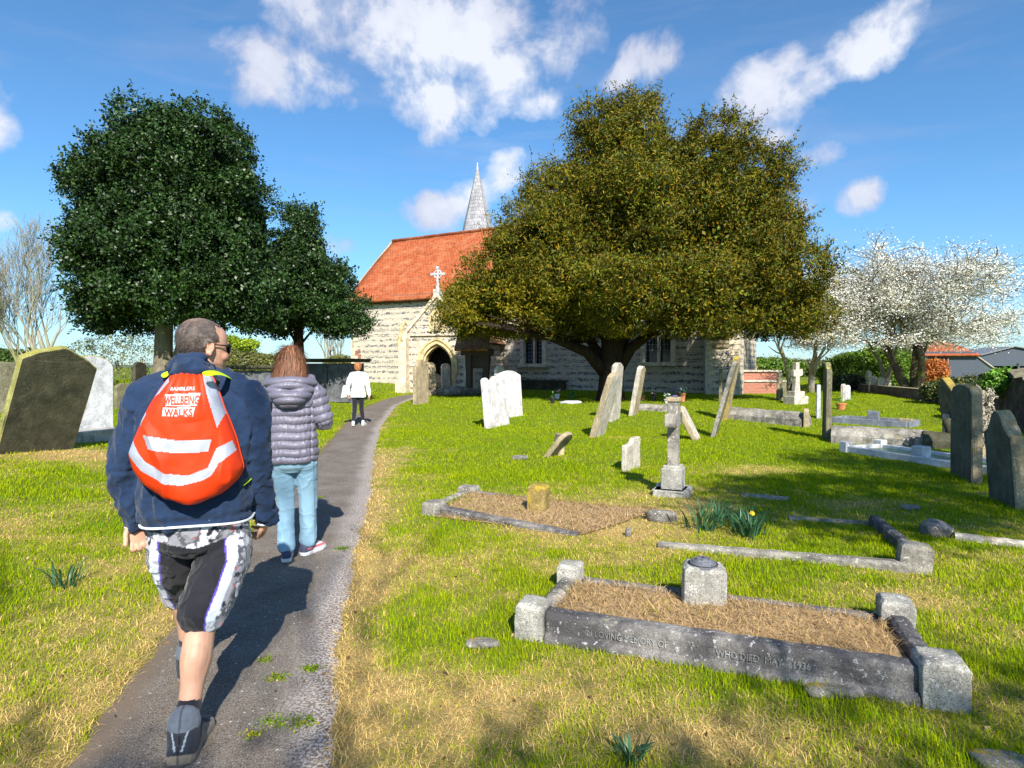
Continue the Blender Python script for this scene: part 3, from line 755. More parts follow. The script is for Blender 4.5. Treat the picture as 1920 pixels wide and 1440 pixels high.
headstone(1034, 855, .42, .52, .08, 'round', [M_OLIVE, M_TAN], 'low broken slab leaning steeply with orange lichen edge in the open grass', lean=38, rot=-6, name='footstone', cat='footstone')
headstone(1047, 853, .28, .36, .10, 'flat', M_TAN, 'small square footstone tucked behind the steeply leaning slab', lean=6, rot=40, name='footstone', cat='footstone')
headstone(1183, 880, .46, .46, .075, 'broken', M_PALE, 'small stepped footstone standing alone left of the stone cross', rot=-12, name='footstone', cat='footstone')
headstone(1306, 824, .55, .75, .10, 'round', [M_PALE, M_TAN], 'low pale headstone leaning left behind the stone cross', lean=-27, rot=0)
headstone(1338, 818, .50, 1.66, .085, 'neck', [M_OLIVE, M_GREY], 'thin grey headstone leaning right in front of the church corner', lean=15)
headstone(1360, 786, .62, 1.72, .12, 'segment', [M_TAN, M_YEL], 'yellow lichened headstone leaning right behind the thin grey one', lean=10)
headstone(1351, 753, .30, 1.15, .10, 'round', M_OLIVE, 'narrow dark olive headstone near the church corner buttress')
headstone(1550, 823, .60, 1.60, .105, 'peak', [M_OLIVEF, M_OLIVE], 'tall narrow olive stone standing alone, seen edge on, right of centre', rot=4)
headstone(1534, 783, .42, .92, .10, 'flat', M_MARB, 'small white marble headstone left of the tall olive edge-on stone')
# right hand group
headstone(1811, 899, .74, 1.28, .12, 'neck', [M_OLIVEF, M_TAN], 'big square shouldered headstone with dark shade-painted face and sunlit right edge', rot=7, lean=-1)
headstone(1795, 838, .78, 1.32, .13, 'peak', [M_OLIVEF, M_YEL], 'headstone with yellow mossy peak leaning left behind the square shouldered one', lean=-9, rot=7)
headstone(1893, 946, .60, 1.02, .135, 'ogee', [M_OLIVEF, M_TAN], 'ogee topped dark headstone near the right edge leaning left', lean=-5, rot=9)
headstone(1773, 838, .30, .62, .07, 'flat', M_PALE, 'small narrow pale stone just left of the yellow peaked headstone')
# left hand group
headstone(64, 846, .98, 1.62, .12, 'gable', [M_DARK, M_MOSS], 'huge dark green headstone leaning forward at the left, moss along its edge', lean=21, side=5, rot=-4)
headstone(172, 822, .66, 1.42, .10, 'round', [M_MARB, M_MOSS], 'pale grey white round topped headstone behind the huge dark leaning one', lean=1, rot=-8)
mb = MB(); p = gpos(172, 826); mb.box((0, 0, .05), (.9, .42, .26), rz=NX); tag(mb.build('footing_stone', M_POST, loc=p, bevel=.02), 'long low grey footing stone under the round topped pale headstone', 'stone base')
headstone(36, 792, .62, 1.32, .11, 'flat', M_OLIVE, 'olive brown slab leaning right beyond the huge dark headstone', lean=-5)
headstone(2, 775, .5, .95, .1, 'flat', M_GREY, 'grey headstone cut by the left picture edge')
headstone(262, 745, .60, 1.25, .14, 'round', [M_DARK, M_DARK], "dark rounded headstone seen over the hooded man's left shoulder", rot=20)
headstone(233, 765, .5, .7, .1, 'round', M_OLIVE, "low mossy stone left of the hooded man's shoulder")
headstone(12, 765, .8, .42, .2, 'flat', M_PALE, 'low whitish block behind the stones at the far left', name='grave_block', cat='grave block')

# ---- table tombs in the left background
def tomb(px, py, L_, W_, h, mat_side, mat_top, label, rz, panels):
    p = gpos(px, py); tb = thing('chest_tomb', p, label, 'chest tomb', rz=rz)
    mb = MB(); mb.box((0, 0, h / 2 - .1), (L_ - .2, W_ - .2, h)); mb.build('chest', mat_side, tb, bevel=.01)
    mb = MB(); mb.box((0, 0, h - .03), (L_ + .12, W_ + .12, .045)); mb.box((0, 0, h + .03), (L_ + .2, W_ + .2, .075)); mb.build('top_slab', mat_top, tb, bevel=.012)
    for k in range(panels):
        w_ = (L_ - .3) / panels; cx = -L_ / 2 + .15 + w_ * (k + .5)
        mb = MB(); T = Matrix.Translation((cx, -W_ / 2 + .085, -.1)).to_3x3()
        out = [(cx - w_ * .46, 0), (cx + w_ * .46, 0)] + [(cx + w_ * .46 * math.cos(t), h - .28 + .15 * math.sin(t)) for t in np.linspace(0, math.pi, 11)]
        mb.prism(out, -W_ / 2 + .055, -W_ / 2 + .11); mb.build('side_panel', mat_side, tb)
    return tb
M_CHEST = stone('chest_slate', (.15, .16, .17), dark=(.06, .06, .065), lich=.8)
tomb(482, 764, 2.3, 1.0, 1.18, M_CHEST, M_DARK, 'dark chest tomb with round headed grey panels between the hooded man and the jacketed woman', R(-12), 3)
tomb(628, 752, 2.0, 1.1, 1.42, M_CHEST, M_DARK, 'tall dark chest tomb with wide overhanging lid, left of the path before the church', R(-14), 2)

# ---- body stones and kerbs right of centre
def bodystone(px1, py1, px2, py2, wd, h, mats, label, name='body_stone'):
    a, b = gpos(px1, py1), gpos(px2, py2); c = (a + b) / 2; d = b - a; rz = math.atan2(d.y, d.x); L_ = d.xy.length
    V = []; prof = [(-1, -.15), (-1, .45), (-.55, .9), (0, 1), (.55, .9), (1, .45), (1, -.15)]; n = 22
    for i in range(n + 1):
        u = i / n; s = 1 - .22 * u; e = .06 * math.sin(min(1, min(u, 1 - u) * 14) * math.pi / 2) + .94
        for x, z in prof: V.append((-L_ / 2 + L_ * u, x * wd / 2 * s * e, z * h * e * (1 - .1 * u)))
    k = 7; f = [tuple(range(k - 1, -1, -1)), tuple(range(n * k, n * k + k))] + [(i * k + j, i * k + j + 1, (i + 1) * k + j + 1, (i + 1) * k + j) for i in range(n) for j in range(k - 1)]
    v = np.array(V); v += (fbm(v, 5, 2, 8)[:, None] - .5) * .05
    o = mk(name, [tuple(q) for q in v], f, mats, None, False, loc=c); o.rotation_euler = (0, 0, rz)
    tag(o, label, 'body stone'); return o
bodystone(1372, 783, 1512, 800, .6, .34, M_GREY, 'long low mottled body stone with a small upright stone at its right end')
headstone(1511, 801, .26, .46, .12, 'round', M_TAN, 'tiny pale footstone at the right end of the mottled body stone', name='footstone', cat='footstone')
bodystone(1560, 828, 1745, 838, .6, .34, M_GREY, 'long grey white body stone behind the white marble kerb')
# dark cross lying on a coped stone, its shade painted in as dark stone
p = gpos(1740, 840); bs = bodystone(1728, 838, 1800, 842, .5, .32, M_DARK, 'short coped stone coloured black for shade with a small knob behind the white vase cube')
mb = MB(); mb.tube([(0, 0, .2), (0, 0, .36), (0, 0, .44), (0, 0, .52), (0, 0, .56)], [.05, .06, .11, .09, .02], 12)
o = mb.build('knob', M_DARK, bs, smooth=True, loc=(.12, 0, 0))
bodystone(1195, 768, 1275, 772, .6, .2, M_GREY, 'low flat body stone behind the stone cross, by the yew shade')
# polished kerb
a, b = gpos(1560, 792), gpos(1700, 803); c = (a + b) / 2
pk = thing('kerbed_grave', (c.x, c.y, c.z), 'low polished grey kerbed grave with a small slanted tablet, before the lawn at right', 'kerbed grave', rz=math.atan2((b - a).y, (b - a).x))
Lk = (b - a).length
for (x, y, lx, ly) in ((0, 0, Lk, .1), (0, .85, Lk, .1), (-Lk / 2, .425, .1, .75), (Lk / 2, .425, .1, .75)):
    mb = MB(); mb.box((x, y, .04), (lx, ly, .22)); mb.build('kerb_rail', M_POL, pk, bevel=.008)
mb = MB(); mb.prism([(-.14, .02), (.14, .02), (.13, .33), (-.12, .36)], .3, .4); mb.build('tablet', M_POL, pk, bevel=.008)
mb = MB(); mb.box((.75, .3, .14), (.3, .12, .12)); mb.build('vase', M_TAN, pk, bevel=.02)
# white marble kerb with cube
a, b = gpos(1590, 848), gpos(1905, 899); c = (a + b) / 2
wk = thing('kerbed_grave', (c.x, c.y, c.z), 'white marble kerbed grave with a white cube vase and green glass chips', 'kerbed grave', rz=math.atan2((b - a).y, (b - a).x))
Lk = (b - a).length; 
for (x, y, lx, ly) in ((0, 0, Lk, .09), (0, .8, Lk, .09), (-Lk / 2 - .045, .4, .09, .88), (Lk / 2 + .045, .4, .09, .88)):
    mb = MB(); mb.box((x, y, .03), (lx, ly, .17)); mb.build('kerb_rail', M_MARB, wk, bevel=.01)
for x, y in ((-Lk / 2 - .05, 0), (-Lk / 2 - .05, .8)):
    mb = MB(); mb.box((x, y, .08), (.15, .15, .22)); mb.build('corner_post', M_MARB, wk, bevel=.012)
M_CHIP = plain('green_glass_chips', (.05, .15, .06), .3, .6, 70)
mb = MB(); mb.box((0, .4, .0), (Lk - .1, .7, .12)); mb.build('glass_chips', M_CHIP, wk)
q = gpos(1716, 866); Ti = Matrix.Rotation(-wk.rotation_euler.z, 3, 'Z') @ (q - c)
mb = MB(); mb.box((Ti.x, Ti.y + .12, .15), (.19, .19, .22)); mb.build('vase', M_MARB, wk, bevel=.01)
EXC.append([(c.x + (Matrix.Rotation(wk.rotation_euler.z, 3, 'Z') @ Vector(v)).x, c.y + (Matrix.Rotation(wk.rotation_euler.z, 3, 'Z') @ Vector(v)).y) for v in ((-Lk / 2, .0, 0), (Lk / 2, .0, 0), (Lk / 2, .8, 0), (-Lk / 2, .8, 0))])

# ---- stones far right of the church
pcx = gpos(1492, 757)
fc = thing('grave_cross', pcx, 'pale cross with a broken arm on a stepped base, far off right of the church', 'grave cross', rz=R(20)); fc.scale = (.72, .72, .88)
mb = MB(); mb.box((0, 0, .12), (.85, .7, .36)); mb.box((0, 0, .38), (.6, .5, .22)); mb.build('stepped_base', M_PALE, fc, bevel=.02)
mb = MB(); mb.prism([(-.16, .48), (.16, .48), (.11, 1.05), (.30, 1.1), (.30, 1.35), (.1, 1.3), (.1, 1.6), (-.12, 1.6), (-.12, 1.3), (-.24, 1.3), (-.24, 1.05), (-.11, 1.05)], -.11, .11); mb.build('cross', M_PALE, fc, bevel=.015)
def stick(px, py, px2, py2, d_, r_, mat, name, label, cat):
    a = gpos(px, py); b = atd(px2, py2, a.y); mb = MB(); mb.tube([(0, 0, -.1), tuple((b - a) * .5), tuple(b - a)], [r_, r_ * .95, r_ * .9], 8); tag(mb.build(name, mat, loc=a), label, cat)
M_WOOD = plain('weathered_wood', (.36, .24, .13), .85, .3, 20); M_WOODD = plain('dark_wood', (.07, .05, .04), .85, .3, 20)
stick(1408, 738, 1419, 686, 0, .045, M_WOOD, 'wooden_pole', 'thin bare wooden pole leaning before the brick chest tomb', 'pole')
stick(1474, 756, 1488, 715, 0, .06, M_WOODD, 'grave_marker', 'dark post leaning against the far pale cross base', 'post')
headstone(1461, 749, .34, 1.0, .1, 'flat', M_TAN, 'narrow tan headstone left of the far pale cross', rot=-20)
headstone(1468, 751, .3, .62, .1, 'flat', M_OLIVE, 'small olive headstone tight beside the far pale cross', rot=-30)
headstone(1581, 752, .3, .62, .1, 'round', M_PALE, 'little pale headstone near the dark bush below the hedge', rot=-20)
headstone(1588, 750, .28, .55, .1, 'round', M_MARB, 'little white headstone touching the pale one near the dark bush', rot=-35)
for k, (px, py, h_) in enumerate(((1636, 737, .75), (1652, 738, .7), (1664, 736, .6), (1628, 733, .95))):
    headstone(px, py, .35, h_, .1, 'round', M_PALE, 'small pale headstone in the row below the far hedge', rot=-60 + k * 8, group='small headstones below the far hedge')
# brick chest tomb
m, t_, b_, N_, L_ = nt('red_brick'); pset(b_, rough=.9)
br = N_.new('ShaderNodeTexBrick'); br.inputs['Color1'].default_value = (.42, .13, .07, 1); br.inputs['Color2'].default_value = (.33, .09, .05, 1); br.inputs['Mortar'].default_value = (.42, .36, .3, 1)
br.inputs['Scale'].default_value = 4; L_.new(scaled(t_, (1, 1, 1), rot=(R(90), 0, 0)), br.inputs['Vector']); L_.new(br.outputs['Color'], b_.inputs['Base Color'])
M_BRICK = m
p = gpos(1417, 737); bt = thing('chest_tomb', p, 'red brick chest tomb with pale stone ledges right of the church corner', 'chest tomb', rz=R(-8))
mb = MB(); mb.box((0, 0, .2), (2.0, 1.3, .6)); mb.box((0, 0, .75), (1.65, 1.0, .36)); mb.build('brick_chest', M_BRICK, bt)
mb = MB(); mb.box((0, 0, .54), (2.15, 1.4, .09)); mb.box((0, 0, .97), (1.8, 1.15, .08)); mb.build('stone_ledge', M_PALE, bt, bevel=.01)

# ---- flowers, pots and tokens along the church wall
M_TERR = plain('terracotta', (.55, .2, .08), .8); M_BLK = plain('black_pot', (.02, .02, .025), .5); M_WHT = plain('white_pot', (.8, .8, .8), .5); M_BLU = plain('purple_flower', (.22, .12, .42), .7)
M_LEAF = plain('flower_leaf', (.06, .2, .03), .7, .5, 30); M_YELF = plain('yellow_petals', (.85, .5, .02), .6); M_PINK = plain('pink_petals', (.75, .35, .4), .6); M_WFL = plain('white_petals', (.85, .85, .83), .6)
def pot(px, py, r_, h_, mp, mf, label, name='flower_pot', n=26, spread=1.6):
    p = gpos(px, py); T = thing(name, p, label, 'flower pot')
    mb = MB(); mb.tube([(0, 0, 0), (0, 0, h_ * .8), (0, 0, h_ * .82), (0, 0, h_)], [r_ * .7, r_, r_ * 1.12, r_ * 1.12], 14); mb.build('pot', mp, T, smooth=False)
    mb = MB()
    for k in range(n):
        a = random.uniform(0, 6.28); q = random.random() * r_ * spread; z = h_ + random.uniform(.0, .2)
        c = Vector((q * math.cos(a), q * math.sin(a), z))
        ax = Vector((random.uniform(-1, 1), random.uniform(-1, 1), random.uniform(.2, 1))).normalized(); u = ax.orthogonal().normalized(); v = ax.cross(u); s = random.uniform(.02, .045)
        mb.add([c + (u * math.cos(t) + v * math.sin(t)) * s for t in np.linspace(0, 6.28, 7)[:-1]], [tuple(range(6))], 0 if k % 3 else 1)
        mb.tube([(0, 0, h_ * .7), tuple(c)], .006, 4, 1)
    mb.build('flowers', [mf, M_LEAF], T)
pot(1577, 768, .14, .2, M_TERR, M_LEAF, 'terracotta pot on bright grass right of the tall olive edge-on stone', n=8)
pot(1045, 748, .1, .18, M_WHT, M_PINK, 'small pale pot of pink flowers below the church wall, left of the yew')
pot(1072, 748, .11, .14, M_LEAF, M_LEAF, 'green pot plant at the foot of the church wall, left of the yew', n=40)
pot(1036, 756, .09, .2, M_BLK, M_BLK, 'small black vase in the grass before the pale flower pot', n=5)
pot(1203, 750, .12, .16, M_TERR, M_YELF, 'pot of bright orange yellow flowers beside the orange capped headstone', n=40)
pot(1226, 752, .09, .26, M_BLK, M_PINK, 'tall black vase with pink flowers under the church window')
pot(1262, 752, .16, .22, M_BLU, M_BLU, 'purple flowers in a pot under the church window', n=60, spread=2)
pot(1250, 756, .09, .14, M_WHT, M_WFL, 'white pot with white flowers in front of the purple ones')
pot(1280, 753, .1, .3, M_TERR, M_WFL, 'brown pot with white flowers right of the purple ones')
chunk(1070, 757, (.9, .35, .14), M_MARB, 'white_stones', 'heap of white stones in the grass before the yew shade', 'stones', seed=31)
# ------------------------------------------------------------------ church
def banded_flint():
    m, t, b, N, L = nt('banded_flint'); pset(b, rough=.9, spec=.25)
    v = scaled(t, (1, 1, 1), rot=(R(90), 0, 0))
    br = N.new('ShaderNodeTexBrick'); br.offset = .5; br.inputs['Scale'].default_value = 1; br.inputs['Brick Width'].default_value = .34; br.inputs['Row Height'].default_value = .165
    br.inputs['Mortar Size'].default_value = .024; br.inputs['Mortar Smooth'].default_value = .4; br.inputs['Bias'].default_value = -.1
    br.inputs['Color1'].default_value = (0, 0, 0, 1); br.inputs['Color2'].default_value = (1, 1, 1, 1); br.inputs['Mortar'].default_value = (.5, .5, .5, 1)
    # wobble the courses
    nz = N.new('ShaderNodeTexNoise'); nz.inputs['Scale'].default_value = 3.2; nz.inputs['Detail'].default_value = 3; L.new(v, nz.inputs['Vector'])
    vm = N.new('ShaderNodeVectorMath'); vm.operation = 'MULTIPLY_ADD'; L.new(nz.outputs['Color'], vm.inputs[0]); vm.inputs[1].default_value = (.34, .26, 0); L.new(v, vm.inputs[2])
    L.new(vm.outputs[0], br.inputs['Vector'])
    stonec = ramp(t, noise(t, 9, 3, .7), [(.3, (.42, .32, .20)), (.45, (.60, .50, .36)), (.6, (.74, .68, .56)), (.7, (.55, .42, .28))])
    flint = ramp(t, noise(t, 24, 4, .8), [(.42, (.03, .03, .04)), (.52, (.13, .12, .13)), (.62, (.60, .56, .50))])
    sx = N.new('ShaderNodeSeparateXYZ'); L.new(vm.outputs[0], sx.inputs[0])
    wv = N.new('ShaderNodeMath'); wv.operation = 'PINGPONG'; L.new(sx.outputs[1], wv.inputs[0]); wv.inputs[1].default_value = .15
    band = ramp(t, wv.outputs[0], [(.42, 0), (.58, 1)])
    e = N.new('ShaderNodeMath'); e.operation = 'DIVIDE'; L.new(wv.outputs[0], e.inputs[0]); e.inputs[1].default_value = .15
    band = ramp(t, e.outputs[0], [(.40, 0), (.60, 1)])
    jit = ramp(t, noise(t, 2.6, 5, .75, vec=scaled(t, (1, 1, 1.4), loc=(4, 4, 4))), [(.42, .12), (.52, 1)])
    mm = N.new('ShaderNodeMath'); mm.operation = 'MULTIPLY'; L.new(band, mm.inputs[0]); L.new(jit, mm.inputs[1])
    c = mixc(t, mm.outputs[0], stonec, flint)
    c = mixc(t, br.outputs['Fac'], c, (.60, .54, .45))
    c = mixc(t, ramp(t, noise(t, 1.1, 5, .7), [(.45, 0), (.7, .35)]), c, (.30, .26, .20))
    L.new(c, b.inputs['Base Color']); bump(t, b, noise(t, 14, 5, .75), .9, .04); return m
M_FLINT = banded_flint()
M_QUOIN = stone('quoin_stone', (.66, .57, .42), dark=(.35, .29, .2), streak=(.55, .7), darkth=.66, lich=.8, lichen=(.5, .4, .2), grain=.6)
M_ARCH = stone('caen_stone', (.64, .50, .26), dark=(.35, .26, .13), streak=(.55, .7), darkth=.68, lich=.85, grain=.4)
def tiles(name, c0, c1, c2, row=.11, wid=.17):
    m, t, b, N, L = nt(name); pset(b, rough=.85, spec=.2)
    c_ = N.new('ShaderNodeTexCoord')
    br = N.new('ShaderNodeTexBrick'); br.offset = .5; br.inputs['Scale'].default_value = 1; br.inputs['Brick Width'].default_value = wid; br.inputs['Row Height'].default_value = row
    br.inputs['Mortar Size'].default_value = .016; br.inputs['Color1'].default_value = (*c0, 1); br.inputs['Color2'].default_value = (*c1, 1); br.inputs['Mortar'].default_value = tuple(x * .35 for x in c0) + (1,)
    L.new(c_.outputs['UV'], br.inputs['Vector'])
    c = mixc(t, ramp(t, noise(t, 1.6, 5, .7), [(.45, 0), (.72, .8)]), br.outputs['Color'], c2)
    c = mixc(t, ramp(t, noise(t, 1, 4, .8, vec=scaled(t, (3, 8, 8))), [(.52, 0), (.66, .7)]), c, tuple(x * .4 for x in c0))
    L.new(c, b.inputs['Base Color']); bump(t, b, br.outputs['Fac'], -.6, .02); return m
M_TILE = tiles('clay_tiles', (.50, .125, .042), (.33, .075, .03), (.46, .19, .09), .17, .2)
M_TILEB = tiles('mossy_tiles', (.33, .14, .07), (.24, .10, .05), (.36, .26, .10))
M_SHING = tiles('bleached_shingles', (.40, .39, .40), (.25, .24, .26), (.46, .45, .46), .26, .18)
M_GLASS = plain('leaded_glass', (.02, .03, .055), .15, .6, 9)
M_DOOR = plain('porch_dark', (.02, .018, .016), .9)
M_LEAD2 = plain('lead_pipe', (.42, .45, .5), .5, .2, 12)

def uv_roof(o, origin, du, dv):
    me = o.data; uv = me.uv_layers.new(name='uv'); O = Vector(origin); du = Vector(du); dv = Vector(dv)
    for l in me.loops:
        p = me.vertices[l.vertex_index].co - O; uv.data[l.index].uv = (p.dot(du), p.dot(dv))
A0 = Vector((-9.4, 36, 0)); RZC = math.atan2(CHU[1], CHU[0]); LCH = 21.2; GZ = .3
church = thing('church', (A0.x, A0.y, 0), 'flint banded church with red clay tiled roof behind the yew tree', 'church', rz=RZC)
def C2W(s, y, z=0): return (A0.x + CHU[0] * s + CHN[0] * y, A0.y + CHU[1] * s + CHN[1] * y, z)
WID = 8.4; EAVE = 5.5; RIDGE = 9.55
# windows cut as recesses: wall built of strips round the openings
WIN = [(11.85, 1.66, 1.15, 3.0), (18.05, 1.72, 1.30, 3.6)]      # s centre, sill z, width, head z
mb = MB()
def wallbox(s0, s1, z0, z1, y0=0.0, y1=.7): mb.box(((s0 + s1) / 2, (y0 + y1) / 2, (z0 + z1) / 2), (s1 - s0, y1 - y0, z1 - z0))
cuts = [0]; 
for s, z, w_, h_ in WIN: cuts += [s - w_ / 2, s + w_ / 2]
cuts += [LCH]
for i in range(len(cuts) - 1):
    if i % 2 == 0: wallbox(cuts[i], cuts[i + 1], -.3, EAVE)
    else:
        s, z, w_, h_ = WIN[i // 2]; wallbox(cuts[i], cuts[i + 1], -.3, z); wallbox(cuts[i], cuts[i + 1], h_, EAVE)
# end gables and the far wall
for s in (0, LCH - .7):
    mb.prism([(.7, -.3), (WID, -.3), (WID, EAVE), (WID / 2, RIDGE - .1), (.7, EAVE + .7)], 0, .7, T=Matrix(((0, 1, 0), (1, 0, 0), (0, 0, 1))) @ Matrix.Identity(3))
v_ = mb.v; n_box = len(v_)
for k in range(n_box - 20, n_box):
    pass
o = mb.build('wall', M_FLINT, church)
for q in o.data.vertices: pass
# shift the second gable (prism made at s=0) to the far end
me = o.data; nvp = 10
for q in list(me.vertices)[-nvp:]: q.co.x += LCH - .7
mb = MB(); mb.box((LCH / 2, WID + .35, 2.6), (LCH, .7, 5.8)); mb.build('wall', M_FLINT, church)
# plinth and a dark strip painting the shade under the eaves
mb = MB(); mb.box((LCH / 2 + .0, -.08, .15), (LCH + .1, .16, .8)); mb.build('plinth', M_FLINT, church)
mb = MB(); mb.box((LCH / 2, -.05, EAVE - .22), (LCH + .2, .1, .42)); mb.build('eave_shade_strip', plain('eave_shade_dark', (.11, .10, .10), .9, .7, 18), church)
# roof
OV = .32
def roofplane(name, s0, s1, ye, ze, yr, zr, mat, parent, th=.12):
    d = Vector((0, yr - ye, zr - ze)).normalized(); n = Vector((0, -d.z, d.y)) if yr > ye else Vector((0, d.z, -d.y)); n = n if n.z > 0 else -n
    a = [Vector((s0, ye, ze)), Vector((s1, ye, ze)), Vector((s1, yr, zr)), Vector((s0, yr, zr))]
    # subdivided so the plane sags a little
    nS, nT = 40, 14; V = []; 
    for i in range(nS + 1):
        for j in range(nT + 1):
            p = a[0].lerp(a[1], i / nS).lerp(a[3].lerp(a[2], i / nS), j / nT)
            p = p + n * (.05 * (vnoise(np.array([[p.x * .5, j * .4, 3.0]]), 4)[0] - .5)); V.append(p)
    k = nT + 1; F_ = [(i * k + j, (i + 1) * k + j, (i + 1) * k + j + 1, i * k + j + 1) for i in range(nS) for j in range(nT)]
    if n.dot((V[F_[0][1]] - V[F_[0][0]]).cross(V[F_[0][2]] - V[F_[0][1]])) < 0: F_ = [f[::-1] for f in F_]
    o = mk(name, V, F_, mat, parent, True); so = o.modifiers.new('thick', 'SOLIDIFY'); so.thickness = th; so.offset = -1
    uv_roof(o, a[0], (1, 0, 0), d); return o
roofplane('roof', -OV, LCH + OV, -.38, EAVE - .3, WID / 2 , RIDGE + .06, M_TILE, church)
roofplane('roof', -OV, LCH + OV, WID + 1.0, EAVE - .3, WID / 2, RIDGE + .05, M_TILE, church)
mb = MB(); 
for k in range(int(LCH / .33)): mb.tube([(-OV + k * .33 + .01, WID / 2, RIDGE + .09), (-OV + k * .33 + .32, WID / 2, RIDGE + .09)], .095, 8)
mb.build('ridge_tiles', M_TILE, church)
mb = MB()
for (y0, z0, y1, z1) in ((-.40, EAVE - .36, WID / 2, RIDGE + .02), (WID + 1.0, EAVE - .36, WID / 2, RIDGE + .02)):
    mb.tube([(-OV - .03, y0, z0), (-OV - .03, y1, z1)], .07, 4)
mb.build('verge_board', M_TAN, church)
# windows
def window(s, z, w_, h_, parent):
    mb = MB(); mb.box((s, .33, (z + h_) / 2), (w_, .04, h_ - z)); g_ = mb.build('window', M_GLASS, parent); g_['label'] = 'dark leaded two light window'
    mb = MB(); fw = .13
    mb.box((s - w_ / 2 - .07 + .04, .0, (z + h_) / 2), (.20, .30, h_ - z + .2)); mb.box((s + w_ / 2 + .07 - .04, .0, (z + h_) / 2), (.20, .30, h_ - z + .2))
    mb.box((s, -.005, h_ + .12), (w_ + .34, .31, .18)); mb.box((s, .12, (z + h_) / 2), (.11, .24, h_ - z))
    for q in (-1, 1):
        for k in range(2): pass
    mb.build('frame', M_QUOIN, g_, bevel=.01)
    mb = MB(); mb.box((s, -.06, z - .09), (w_ + .44, .42, .16)); mb.build('sill', M_QUOIN, g_, bevel=.015)
    mb = MB()
    for q in (-1, 1):
        cx = s + q * (w_ / 4 + .01)
        for k in range(1, 7): mb.box((cx, .30, z + (h_ - z) * k / 7), (w_ / 2 - .15, .012, .014))
        for k in (-1, 0, 1): mb.box((cx + k * (w_ / 8 - .02), .298, (z + h_) / 2), (.012, .012, h_ - z))
    mb.build('glazing_bars', M_LEAD2, g_)
for wn in WIN: window(*wn, church)
# corner buttress with stepped offset, and drain pipes
mb = MB()
mb.box((20.05 + .95, -.58, 1.35), (1.35, 1.2, 3.5)); 
mb.build('buttress', M_FLINT, church)
mb = MB()
mb.prism([(-1.22, 3.1), (.0, 3.1), (.0, 4.2), (-.7, 3.5), (-1.22, 3.25)], 0, 1.39, T=Matrix(((0, 1, 0), (1, 0, 0), (0, 0, 1))))
for q in range(len(mb.v)): mb.v[q] = (mb.v[q][0] + 20.305, mb.v[q][1], mb.v[q][2])
mb.build('buttress_cap', M_QUOIN, church)
mb = MB()
for k in range(14):
    w_ = .42 if k % 2 else .28
    for s_ in (20.32, 21.68): mb.box((s_ + (w_ / 2 if s_ < 21 else -w_ / 2), -1.19, .1 + k * .22), (w_, .03, .2))
for k in range(18):
    w_ = .5 if k % 2 else .3; mb.box((w_ / 2 - .02, -.012, .15 + k * .27), (w_, .05, .25)); mb.box((LCH - w_ / 2 + .02, -.012, .15 + k * .27), (w_, .05, .25))
mb.build('quoins', M_QUOIN, church)
mb = MB(); 
for k in range(3): mb.box((20.95, -1.215, 2.35 + .17 * k), (.62, .06, .13))
mb.build('louvre_stone', M_TAN, church, bevel=.01)
def pipe(s, y, z1):
    mb = MB(); mb.tube([(s, y, GZ), (s, y, z1)], .05, 10); mb.box((s, y, z1 + .05), (.2, .16, .2)); mb.build('drain_pipe', M_LEAD2, church)
pipe(9.75, -.2, 5.0); pipe(20.1, -.12, 4.9)
mb = MB(); mb.box((12.4, -.5, .55), (2.6, .5, .5)); mb.box((12.4, -.5, .83), (2.8, .6, .07)); mb.build('stone_bench', M_DARK, church, bevel=.01)
mb = MB()
for k in range(9): mb.box((.35 + .13 * random.uniform(-1, 1), -.012, 1.9 + .075 * k), (.55, .03, .06))
mb.build('brick_patch', M_BRICK, church)

# tower and shingled spire
sc_ = 7.4; ys_ = 7.0
spw = Vector((-2.37, 42.4, 0)); loc_ = Matrix.Rotation(-RZC, 3, 'Z') @ (spw - A0)
mb = MB(); mb.box((loc_.x, loc_.y, 4.9), (3.0, 3.0, 9.8)); mb.build('tower', M_FLINT, church)
V = []; prof = [(9.75, 1.75, 4), (10.3, 1.2, 8), (11.0, 1.03, 8), (15.05, .06, 8), (15.1, .0, 8)]
n = 8; rings = [(9.75, 1.75), (10.35, 1.18), (11.2, .98), (15.05, .07)]
for z, r_ in rings:
    for k in range(n): a = math.pi / 8 + k * math.pi / 4; V.append((loc_.x + r_ * math.cos(a), loc_.y + r_ * math.sin(a), z))
V.append((loc_.x, loc_.y, 15.2)); Fz = [(r_ * n + k, r_ * n + (k + 1) % n, (r_ + 1) * n + (k + 1) % n, (r_ + 1) * n + k) for r_ in range(3) for k in range(n)] + [(24 + k, 24 + (k + 1) % n, 32) for k in range(n)]
sp = mk('spire', V, Fz, M_SHING, church)
uvl = sp.data.uv_layers.new(name='uv')
for pl in sp.data.polygons:
    nrm = pl.normal; u = Vector((-nrm.y, nrm.x, 0)).normalized(); v_ = nrm.cross(u)
    for li in pl.loop_indices:
        p = sp.data.vertices[sp.data.loops[li].vertex_index].co; uvl.data[li].uv = (p.dot(u), p.dot(v_))
mb = MB(); mb.tube([(loc_.x, loc_.y, 14.7), (loc_.x, loc_.y, 15.25), (loc_.x, loc_.y, 15.3), (loc_.x, loc_.y, 15.42), (loc_.x, loc_.y, 15.5)], [.12, .06, .03, .07, .01], 10); mb.build('finial', M_LEAD2, church, smooth=True)

